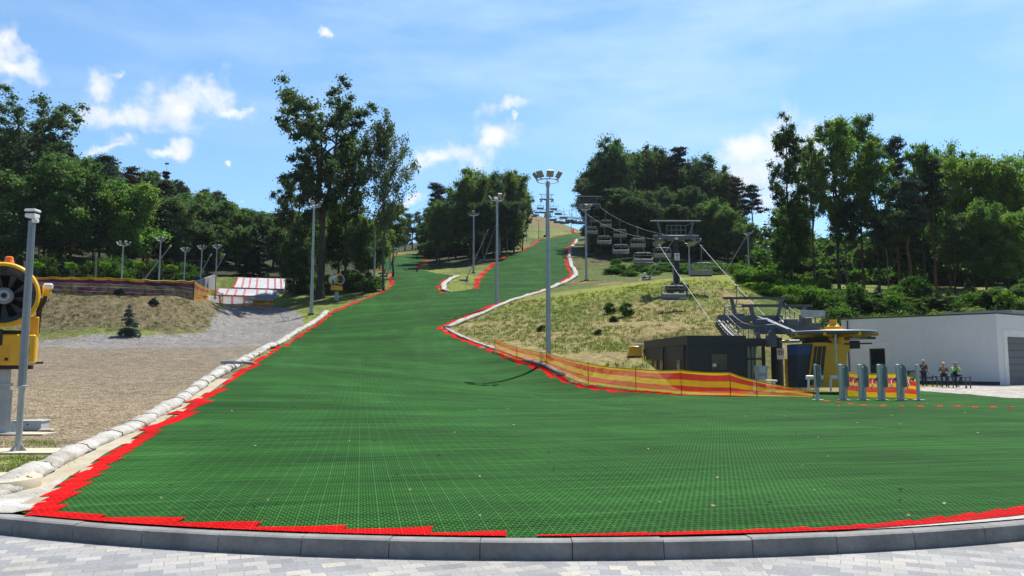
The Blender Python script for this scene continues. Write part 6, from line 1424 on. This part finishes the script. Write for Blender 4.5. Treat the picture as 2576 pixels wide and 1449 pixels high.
for y0_, y1_, x_ in ((1.6, 4.4, 1.0), (5.6, 8.6, 1.0)):
    cp = MB(); cp.extr([(-.06, y0_, 1.15), (-x_, y0_, .55), (-x_, y0_, .0), (-.06, y0_, 0)], (0, 0, 0), (0, y1_ - y0_, 0)); cp.build('cellar_hatch', mat('hatch_sheet', (.045, .055, .07), .35), ki)
# white service building
c0 = flat(2516, 969); c1 = at(2120, 900, 62.6); dv = Vector((c1.x - c0.x, c1.y - c0.y, 0)); Lw = dv.length; rzb = math.atan2(dv.y, dv.x)   # wall runs along local +X away from the corner
wbld = thing('service_building', 'white flat-roofed service building with grey garage door', 'building', (c0.x, c0.y, .15), rzb); hb_ = at(2515, 789, c0.y).z - .15
STUC = mat('white_render', (0.73, 0.76, 0.785), 0.9, var=.06, scale=.35, spec=.15); D_ = 11.0
gx0, gx1, gh = 1.35, 5.2, 3.45     # garage opening along the right face (local -Y direction is outward to camera)
def WB(mb, a, b_, c, d, e, f): return wallbox(mb, a, b_, c, d, e, f)
dx = [float((at(px, 900, 57.5) - c0).length) for px in (2188, 2230)]
def along(px):                        # distance along the left wall for a photo column
    best = min((abs(to_px(c0 + dv * (k / 200.0))[0] - px), k) for k in range(201)); return Lw * best[1] / 200.0
dl, dr = along(2189), along(2230)
hd_ = 2.7
wl_ = MB(); WB(wl_, 0, dr, -.25, 0, 0, hb_); WB(wl_, dl, Lw, -.25, 0, 0, hb_); WB(wl_, dr, dl, -.25, 0, hd_, hb_)
WB(wl_, Lw - .25, Lw, -D_, -.252, 0, hb_)
WB(wl_, 0, .25, -gx0, -.252, 0, hb_); WB(wl_, 0, .25, -gx1, -gx0, gh, hb_); WB(wl_, 0, .25, -D_, -gx1, 0, hb_); WB(wl_, .252, Lw - .252, -D_, -D_ + .25, 0, hb_)
wl_.build('walls', STUC, wbld)
for px in (2330,): MB().box((along(px), .004, hb_ / 2), (.012, .006, hb_ - .3)).build('panel_joint', mat('joint_grey', (.54, .57, .60), .9), wbld)
MB().tube([(Lw - .5, .06, .1), (Lw - .5, .06, hb_ - .1)], .05, 8).build('downpipe', mat('dark_roof_edge', (.045, .05, .055), .6), wbld, True)
MB().box((Lw / 2, -D_ / 2, hb_ + .05), (Lw + .14, D_ + .14, .11), bev=.01).build('roof', mat('dark_roof_edge', (.045, .05, .055), .6), wbld); MB().box((2.5, -D_ / 2 - 1.0, hb_ + .26), (4.5, D_ - 4, .3)).build('roof_hood', mat('pale_roof_hood', (.52, .5, .48), .7), wbld)
dsx = MB(); WB(dsx, dr - .38, dr, .003, .035, 0, hd_ + .42); WB(dsx, dl, dl + .38, .003, .035, 0, hd_ + .42); WB(dsx, dr, dl, .003, .035, hd_, hd_ + .42); dsx.build('door_surround', WHT, wbld)
do = MB(); WB(do, dr + .003, dl - .003, -.14, -.10, 0, hd_ - .003); do = do.build('door', mat('dark_door', (.020, .023, .030), .4), wbld); pn = MB(); WB(pn, dr + .12, dl - .12, -.097, -.092, 1.45, hd_ - .10); pn.build('pane', GLASS, do)
MB().box((dr + .12, -.075, 1.05), (.04, .05, .16)).build('handle', GALV, do)
gs_ = MB(); WB(gs_, -.04, -.003, -gx0, -gx0 + .55, 0, gh + .5); WB(gs_, -.04, -.003, -gx1 - .55, -gx1, 0, gh + .5); WB(gs_, -.04, -.003, -gx1, -gx0, gh, gh + .5); gs_.build('garage_surround', WHT, wbld)
gd = MB()
for k in range(7): WB(gd, .10, .14, -gx1 + .003, -gx0 - .003, .01 + k * gh / 7, (k + 1) * gh / 7 - .012)
gd.build('garage_door', mat('grey_sectional_door', (.10, .12, .145), .5), wbld)
MB().box((Lw / 2, .012, .12), (Lw, .03, .24)).build('plinth', mat('dark_plinth', (.07, .075, .07), .9), wbld)
def shear(o):
    for ch in children(o):
        if ch.type == 'MESH':
            for v in ch.data.vertices: v.co.x += .22 * min(0.0, v.co.y)
        shear(ch)
shear(wbld)                              # the garage face stands at an obtuse angle to the long wall
# ------------------------------------------------------------------ turnstiles
GT = 'row of turnstile gates'
ALU = mat('brushed_aluminium', (.50, .53, .55), .35, .5, var=.08, scale=4); PAN = mat('grey_reader_panel', (.17, .20, .225), .5, var=.1)
tl = ['slim turnstile post with a reader panel, nearest the yellow net end', 'turnstile gate, second from the kiosk, first with the wide double profile', 'turnstile gate, third from the kiosk, in front of the bright net', 'turnstile gate, fourth from the kiosk, in front of the bright net', 'turnstile gate, fifth from the kiosk, last one with a reader panel', 'bare end post of the turnstile row with a latch arm, no panel']
for i, px in enumerate((2058, 2123, 2172, 2220, 2268, 2311)):
    p = flat(px, 1006.5); t = thing('turnstile', tl[i], 'turnstile', p, R(-6), GT); Ht = 1.49
    MB().box((0, 0, .012), (.42, .36, .024), bev=.005).build('base_plate', ALU, t)
    ps = MB()
    if i == 0: ps.box((-.02, 0, .30), (.12, .14, .60), bev=.02).box((-.09, 0, .98), (.07, .16, 1.02), bev=.02)
    elif i < 5: ps.box((-.10, 0, Ht / 2), (.14, .16, Ht), bev=.03).box((.06, 0, Ht / 2 - .05), (.12, .14, Ht - .12), bev=.03).box((-.02, -.02, Ht / 2), (.03, .10, Ht - .02))
    else: ps.box((0, 0, Ht / 2), (.11, .14, Ht - .02), bev=.02)
    ps.build('post', ALU, t)
    if i < 5:
        xo = .05 if i == 0 else .13; W2 = .17
        pts = [(xo - W2 / 2, .53), (xo + W2 / 2 - .02, .53), (xo + W2 / 2, .57), (xo + W2 / 2, Ht - .16), (xo + W2 / 2 - .05, Ht - .06), (xo - W2 / 2, Ht)]
        r1 = MB(); r1.extr([(a, -.12, b_) for a, b_ in pts], (0, 0, 0), (0, .24, 0)); hsg = r1.build('reader_housing', ALU, t)
        r2 = MB(); r2.extr([(a * .999 - .012 + (0 if a < xo else -.01), -.128, .03 + b_ * .972 - .01) for a, b_ in pts], (0, 0, 0), (0, .007, 0)); r2.build('reader_panel', PAN, hsg)
        MB().box((xo + .03, -.132, Ht - .42), (.03, .008, .03)).build('indicator', WHT, hsg)
    if i >= 2:
        a = MB(); a.extr([(-.06 - .10, -.05, .95), (-.16 - .18, -.05, .88), (-.14 - .12, -.05, .84), (-.16, -.05, .78)], (0, 0, 0), (0, .10, 0)); a.build('latch_head', mat('latch_grey', (.12, .15, .17), .5), t)
        MB().tube([(-.30, 0, .86), (-.42, -.12, .78), (-.46, -.35, .60)], .018, 6).tube([(-.30, 0, .84), (-.36, .2, .45)], .018, 6).build('tripod_arm', GALVD, t, True)
t = thing('barrier_rail', 'white tubular rail low behind the turnstiles', 'rail', flat(2225, 995)); MB().tube([(-1.3, 0, .62), (1.6, 0, .62)], .03, 8).tube([(-1.3, 0, 0), (-1.3, 0, .62)], .03, 8).tube([(1.6, 0, 0), (1.6, 0, .62)], .03, 8).build('rail', WHT, t, True)
# orange tufts marking the queue line on the mat
for k, (zx, zy) in enumerate(((225, 1270), (360, 1285), (490, 1298), (635, 1318), (850, 1323), (1060, 1328), (1270, 1328), (1480, 1328), (1685, 1330), (1875, 1333), (2080, 1336), (2280, 1342))):
    p = flat((zx / 4.025 + 2240) / 1.104, (zy / 4.025 + 800) / 1.104, .15); p.z = float(mat_z(np.array([p.x]), np.array([p.y]))[0]) - .004; s = 1.0 if k not in (1, 5, 11) else .7
    mb_ = MB(); mb_.lathe([(.15 * s, 0), (.15 * s, .018), (.12 * s, .026), (0, .028)], 10)
    for a in range(14): mb_.beam((math.cos(a * .9) * .10 * s, math.sin(a * .9) * .10 * s, .02), (math.cos(a * .9) * .12 * s, math.sin(a * .9) * .12 * s, .045), .03, .03)
    o = mb_.build('mat_marker', mat('orange_bristle', (.80, .10, .02), .7, spec=.1), None); o.location = p
    tag(o, ('orange dot on the mat, %s from the left in the dotted queue line' % ordn[k]), 'marker', 'orange dots on the mat')
# bin on a white bench
p = G(1916, 39.5); p.z = .15; t = thing('waste_bin', 'grey tapered waste bin lettered in dark print beside the kiosk', 'bin', p); 
def frus(z0, z1, w0, w1, d0=None): return [(-w0 / 2, -w0 / 2, z0), (w0 / 2, -w0 / 2, z0), (w0 / 2, w0 / 2, z0), (-w0 / 2, w0 / 2, z0), (-w1 / 2, -w1 / 2, z1), (w1 / 2, -w1 / 2, z1), (w1 / 2, w1 / 2, z1), (-w1 / 2, w1 / 2, z1)]
FF = [(3, 2, 1, 0), (4, 5, 6, 7), (0, 1, 5, 4), (1, 2, 6, 5), (2, 3, 7, 6), (3, 0, 4, 7)]
z0 = at(1916, 955, 39.5).z - .15; z1 = at(1916, 920, 39.5).z - .15
bb = MB().add(frus(z0, z1, .42, .54), FF).build('bin', mat('grey_blue_bin', (.30, .36, .43), .5), t); MB().add(frus(z0 + .02, z1 - .03, .27, .34), FF).build('x', WHT, bb) if False else None
f2 = MB(); f2.add([(-.14, -.215, z0 + .02), (.14, -.215, z0 + .02), (.17, -.276, z1 - .03), (-.17, -.276, z1 - .03), (-.14, -.21, z0 + .02), (.14, -.21, z0 + .02), (.17, -.27, z1 - .03), (-.17, -.27, z1 - .03)], FF); f2.build('front_panel', mat('pale_blue_panel', (.42, .52, .64), .5), bb)
cu = bpy.data.curves.new('lettering', 'FONT'); cu.body = 'STC'; cu.size = .16; cu.align_x = 'CENTER'; cu.extrude = .003; tc_ = bpy.data.objects.new('text_source', cu); COL.objects.link(tc_); bpy.context.view_layer.update(); tme = bpy.data.meshes.new_from_object(tc_.evaluated_get(bpy.context.evaluated_depsgraph_get())); bpy.data.objects.remove(tc_); tme.materials.clear(); tme.materials.append(BLACK); tx = bpy.data.objects.new('lettering', tme); COL.objects.link(tx); tx.parent = bb; tx.location = (0, -.245, z0 + .20); tx.rotation_euler = (R(97), 0, 0)
t = thing('bench_slab', 'low white slab bench carrying the waste bin', 'bench', p + Vector((.15, 0, 0))); MB().box((0, 0, z0 - .06), (1.2, .5, .10), bev=.02).build('top', WHT, t)
for s in (-1, 1): MB().box((s * .45, 0, (z0 - .11) / 2), (.1, .4, z0 - .112)).build('leg', WHT, t)
# picnic bench and steel bench by the wall
MT = mat('dark_bench_steel', (.045, .055, .075), .5)
def place(px, py): return flat(px, py)
bA, bB = place(2352, 973), place(2436, 977); ab = bB - bA; t = thing('steel_bench', 'long dark steel bench frame in front of the white wall', 'bench', bA, math.atan2(ab.y, ab.x)); L_b = ab.length
MB().box((L_b / 2, 0, .70), (L_b + .1, .42, .06), bev=.01).build('seat', MT, t)
for xx in (0, L_b * .5, L_b):
    MB().box((xx, -.15, .335), (.05, .05, .67)).box((xx, .15, .335), (.05, .05, .67)).build('leg', MT, t)
[MB().beam(p_, q_, .045, .045).build('brace', MT, t) for p_, q_ in (((.6, 0, .05), (.1, 0, .66)), ((L_b * .5 + .1, 0, .66), (L_b * .5 + .8, 0, .05)), ((L_b - .1, 0, .05), (L_b - .75, 0, .66)))]
pT = place(2322, 966); t = thing('picnic_table', 'dark picnic table behind the standing man', 'table', pT, R(-12)); MB().box((0, .6, .95), (2.2, .7, .05)).build('tabletop', MT, t); MB().box((-.2, .0, .5), (1.9, .3, .05)).build('seat', MT, t)
for s in (-.8, .8): MB().beam((s, .35, 0), (s, .75, .93), .06, .06).beam((s, .95, 0), (s, .5, .93), .06, .06).build('leg', MT, t)
MB().box((-.2, -.2, .28), (1.9, .2, .10)).build('plank', WHT, t)
# ------------------------------------------------------------------ people
SKIN = mat('skin', (.42, .24, .17), .6, var=.05)
def skinned(name, J, E, rads, m, parent, sub=2):
    me = bpy.data.meshes.new(name); me.from_pydata([J[k] for k in J], [(list(J).index(a), list(J).index(b_)) for a, b_ in E], []); o = bpy.data.objects.new(name, me); COL.objects.link(o); o.parent = parent
    md = o.modifiers.new('skin', 'SKIN'); md.use_smooth_shade = True
    for v, k in zip(me.skin_vertices[0].data, J): v.radius = (rads[k] if isinstance(rads[k], tuple) else (rads[k], rads[k])); v.use_root = (k == list(J)[0])
    s = o.modifiers.new('sub', 'SUBSURF'); s.levels = sub; s.render_levels = sub; me.materials.append(m); return o
def person(label, loc, rz, J, top, trou, hair, cap=None, bib=None, sleeves=None):
    t = thing('person', label, 'person', loc, rz, 'people resting by the white wall')
    rad = dict(pel=(.13, .10), wai=(.115, .09), che=(.15, .105), nec=.055, hea=(.078, .092), hed=(.080, .098), crn=(.066, .08), shl=.062, shr=.062, ell=.042, elr=.042, wrl=.028, wrr=.028, hal=(.03, .035), har=(.03, .035), hpl=.085, hpr=.085, knl=.062, knr=.062, anl=.042, anr=.042, tol=.036, tor=.036)
    E = [('pel', 'wai'), ('wai', 'che'), ('che', 'nec'), ('nec', 'hea'), ('hea', 'hed'), ('hed', 'crn'), ('che', 'shl'), ('che', 'shr'), ('shl', 'ell'), ('shr', 'elr'), ('ell', 'wrl'), ('elr', 'wrr'), ('wrl', 'hal'), ('wrr', 'har'), ('pel', 'hpl'), ('pel', 'hpr'), ('hpl', 'knl'), ('hpr', 'knr'), ('knl', 'anl'), ('knr', 'anr'), ('anl', 'tol'), ('anr', 'tor')]
    body = skinned('body', J, E, rad, SKIN, t)
    def sub(keys, grow, m, nm):
        JJ = {k: J[k] for k in J if k in keys}; EE = [e for e in E if e[0] in JJ and e[1] in JJ]; rr_ = {k: (tuple(x + grow for x in rad[k]) if isinstance(rad[k], tuple) else rad[k] + grow) for k in JJ}; return skinned(nm, JJ, EE, rr_, m, t)
    sub(('pel', 'wai', 'che', 'shl', 'shr', 'ell', 'elr'), .020, top, 'shirt'); sub(('pel', 'hpl', 'hpr', 'knl', 'knr', 'anl', 'anr'), .018, trou, 'trousers')
    if sleeves: 
        for s_ in 'lr': sub(('sh' + s_, 'el' + s_, 'wr' + s_), .026, sleeves, 'sleeve')
    if bib: sub(('pel', 'wai', 'che'), .032, bib, 'bib')
    for s_ in 'lr': sub(('an' + s_, 'to' + s_), .020, BLACK, 'shoe')
    hv = Vector(J['hed']); cr_ = Vector(J['crn'])
    hr_ = MB().lathe([(.105, -.02), (.112, .04), (.098, .09), (.06, .125), (0, .135)], 16, hv + Vector((0, .012, 0)), cr_ - hv).build('cap' if cap else 'hair', cap or hair, t, True)
    if cap: MB().box((hv + Vector((0, -.13, .02)))[:], (.15, .11, .015), bev=.005).build('peak', cap, hr_)
    fc = MB(); fc.extr([hv + Vector(q) for q in ((-.014, -.085, .0), (.014, -.085, .0), (.016, -.118, -.045), (-.016, -.118, -.045))], (0, 0, 0), (0, .02, 0)); fc.build('nose', SKIN, body)
    for s_ in (-1, 1): 
        MB().lathe([(.011, 0), (.008, .008), (0, .01)], 8, hv + Vector((s_ * .033, -.088, .006)), (0, -1, 0)).build('eye', BLACK, body); MB().lathe([(.026, -.01), (.03, 0), (.02, .012)], 8, hv + Vector((s_ * .088, .0, -.01)), (s_, 0, 0)).build('ear', SKIN, body)
    MB().box((hv + Vector((0, -.088, -.065)))[:], (.045, .01, .009)).build('mouth', mat('lips', (.3, .12, .10), .6), body)
    for s_ in 'lr':          # five fingers rooted in the palm
        h_, w_ = Vector(J['ha' + s_]), Vector(J['wr' + s_]); d = (h_ - w_).normalized(); a, u, _ = frame(d); f = MB()
        for k, (o_, l_) in enumerate(((-.026, .062), (-.009, .075), (.009, .072), (.026, .055))): q = h_ + a * o_ + d * .015; f.tube([q, q + d * l_ * .5 - u * .004, q + d * l_ * .85 - u * .022], [.0095, .009, .007], 6)
        q = h_ - d * .02 - a * .032; f.tube([q, q - a * .025 + d * .028, q - a * .028 + d * .055], [.011, .010, .008], 6); f.build('fingers', SKIN, body, True)
    return t
stand = dict(pel=(0, 0, .96), wai=(0, .0, 1.12), che=(0, .0, 1.36), nec=(0, -.01, 1.50), hea=(0, -.03, 1.58), hed=(0, -.03, 1.66), crn=(0, -.02, 1.73), shl=(.19, 0, 1.42), shr=(-.19, 0, 1.42), ell=(.27, .03, 1.13), elr=(-.25, -.16, 1.20), wrl=(.28, -.10, .90), wrr=(-.10, -.26, 1.45), hal=(.28, -.14, .82), har=(-.05, -.22, 1.54), hpl=(.10, 0, .92), hpr=(-.10, 0, .92), knl=(.11, -.02, .50), knr=(-.10, -.03, .50), anl=(.13, .02, .09), anr=(-.12, .02, .09), tol=(.16, -.14, .045), tor=(-.14, -.14, .045))
person('standing man in dark clothes and pale cap, hand raised to his face', place(2325, 971), R(4), stand, mat('charcoal_shirt', (.040, .045, .055), .8), mat('dark_navy_trousers', (.014, .017, .028), .8), mat('grey_hair', (.35, .33, .30), .8), cap=mat('pale_cap', (.55, .50, .42), .8))
def sit(turn=0): return dict(pel=(0, 0, .80), wai=(0, -.05, .96), che=(0, -.13, 1.18), nec=(0, -.18, 1.32), hea=(0, -.22, 1.40), hed=(0, -.23, 1.48), crn=(0, -.21, 1.555), shl=(.19, -.13, 1.24), shr=(-.19, -.13, 1.24), ell=(.25, -.26, .98), elr=(-.25, -.28, .99), wrl=(.10, -.44, .95), wrr=(-.12, -.46, .97), hal=(.04, -.50, .96), har=(-.06, -.52, .98), hpl=(.11, -.06, .78), hpr=(-.11, -.06, .78), knl=(.15, -.46, .74), knr=(-.13, -.47, .72), anl=(.13, -.50, .30), anr=(-.10, -.62, .28), tol=(.14, -.66, .24), tor=(-.12, -.78, .22))
J = sit(); J.update(anl=(.13, -.42, .13), anr=(-.10, -.55, .12), tol=(.14, -.58, .06), tor=(-.12, -.70, .06))
pb = bA.lerp(bB, .30); person('man in a grey shirt and cap sitting hunched on the steel bench', (pb.x, pb.y, .15), R(-30), J, mat('grey_green_shirt', (.10, .12, .115), .85), mat('dark_grey_trousers', (.055, .055, .06), .85), mat('grey_hair', (.35, .33, .30), .8), cap=mat('pale_cap', (.55, .50, .42), .8))
J = sit(); J.update(wrl=(.06, -.36, 1.26), wrr=(-.07, -.36, 1.26), hal=(.03, -.33, 1.36), har=(-.04, -.33, 1.36), ell=(.22, -.38, 1.03), elr=(-.22, -.38, 1.03), knl=(.34, -.30, .76), knr=(-.14, -.45, .72), anl=(.12, -.40, .42), tol=(.05, -.52, .42), anr=(-.14, -.46, .13), tor=(-.16, -.60, .06))
pb = bA.lerp(bB, .62); person('man with bright green sleeves and navy overalls sitting at the bench end', (pb.x, pb.y, .15), R(-6), J, mat('hi_vis_green', (.18, .52, .06), .7), mat('navy_overalls', (.014, .022, .055), .8), mat('brown_hair', (.12, .085, .06), .8), cap=mat('grey_cap', (.28, .27, .25), .8), bib=mat('navy_overalls', (.014, .022, .055), .8), sleeves=mat('hi_vis_green', (.18, .52, .06), .7))
# small gate markers far up the left run
for k, (zx, zy, Y, colr, cn) in enumerate(((1985, 597, 185, BLACK, 'black'), (2022, 600, 188, BLACK, 'black'), (1763, 652, 158, REDP, 'red'), (1645, 655, 150, REDP, 'red'), (1915, 675, 138, WHT, 'white'), (1815, 590, 195, ORG, 'orange'), (2020, 690, 134, BLACK, 'black'))):
    px = (600 + zx / 3.62) / 1.104; p = G(px, Y); p.z = float(mat_z(np.array([p.x]), np.array([p.y]))[0]); t = thing('slope_marker', ['left one of two small black markers high on the left run', 'right one of two small black markers high on the left run', 'red marker in the middle of the left run', 'red marker at the left edge of the left run', 'white marker in the middle of the left run', 'tiny orange marker highest on the left run', 'black marker at the right corner of the left run'][k], 'marker', p, 0, 'small markers on the left run')
    MB().lathe([(.22, 0), (.22, .08), (.05, .14)], 12).build('foot', BLACK, t, True); MB().tube([(0, 0, .1), (0, 0, .75)], .11, 8).build('post', colr, t, True)
t = thing('orange_flag', 'orange cone at the top left edge of the upper run', 'cone', G(1443, 292)); MB().lathe([(1.0, 0), (.9, .1), (.15, 1.6), (0, 1.65)], 14).build('cone', ORG, t, True)


# ------------------------------------------------------------------ air
m = bpy.data.materials.new('thin_haze'); m.use_nodes = True; nt = m.node_tree; nt.nodes.remove(nt.nodes['Principled BSDF'])
pv = N(nt, 'ShaderNodeVolumePrincipled'); pv.inputs['Color'].default_value = (0.80, 0.88, 1.0, 1); pv.inputs['Density'].default_value = 0.00009; pv.inputs['Anisotropy'].default_value = 0.2
nt.links.new(pv.outputs[0], nt.nodes['Material Output'].inputs['Volume'])
hz_ = MB().box((0, 0, 68.4), (3100, 3100, 140)).build('haze', m); tag(hz_, kind='stuff')
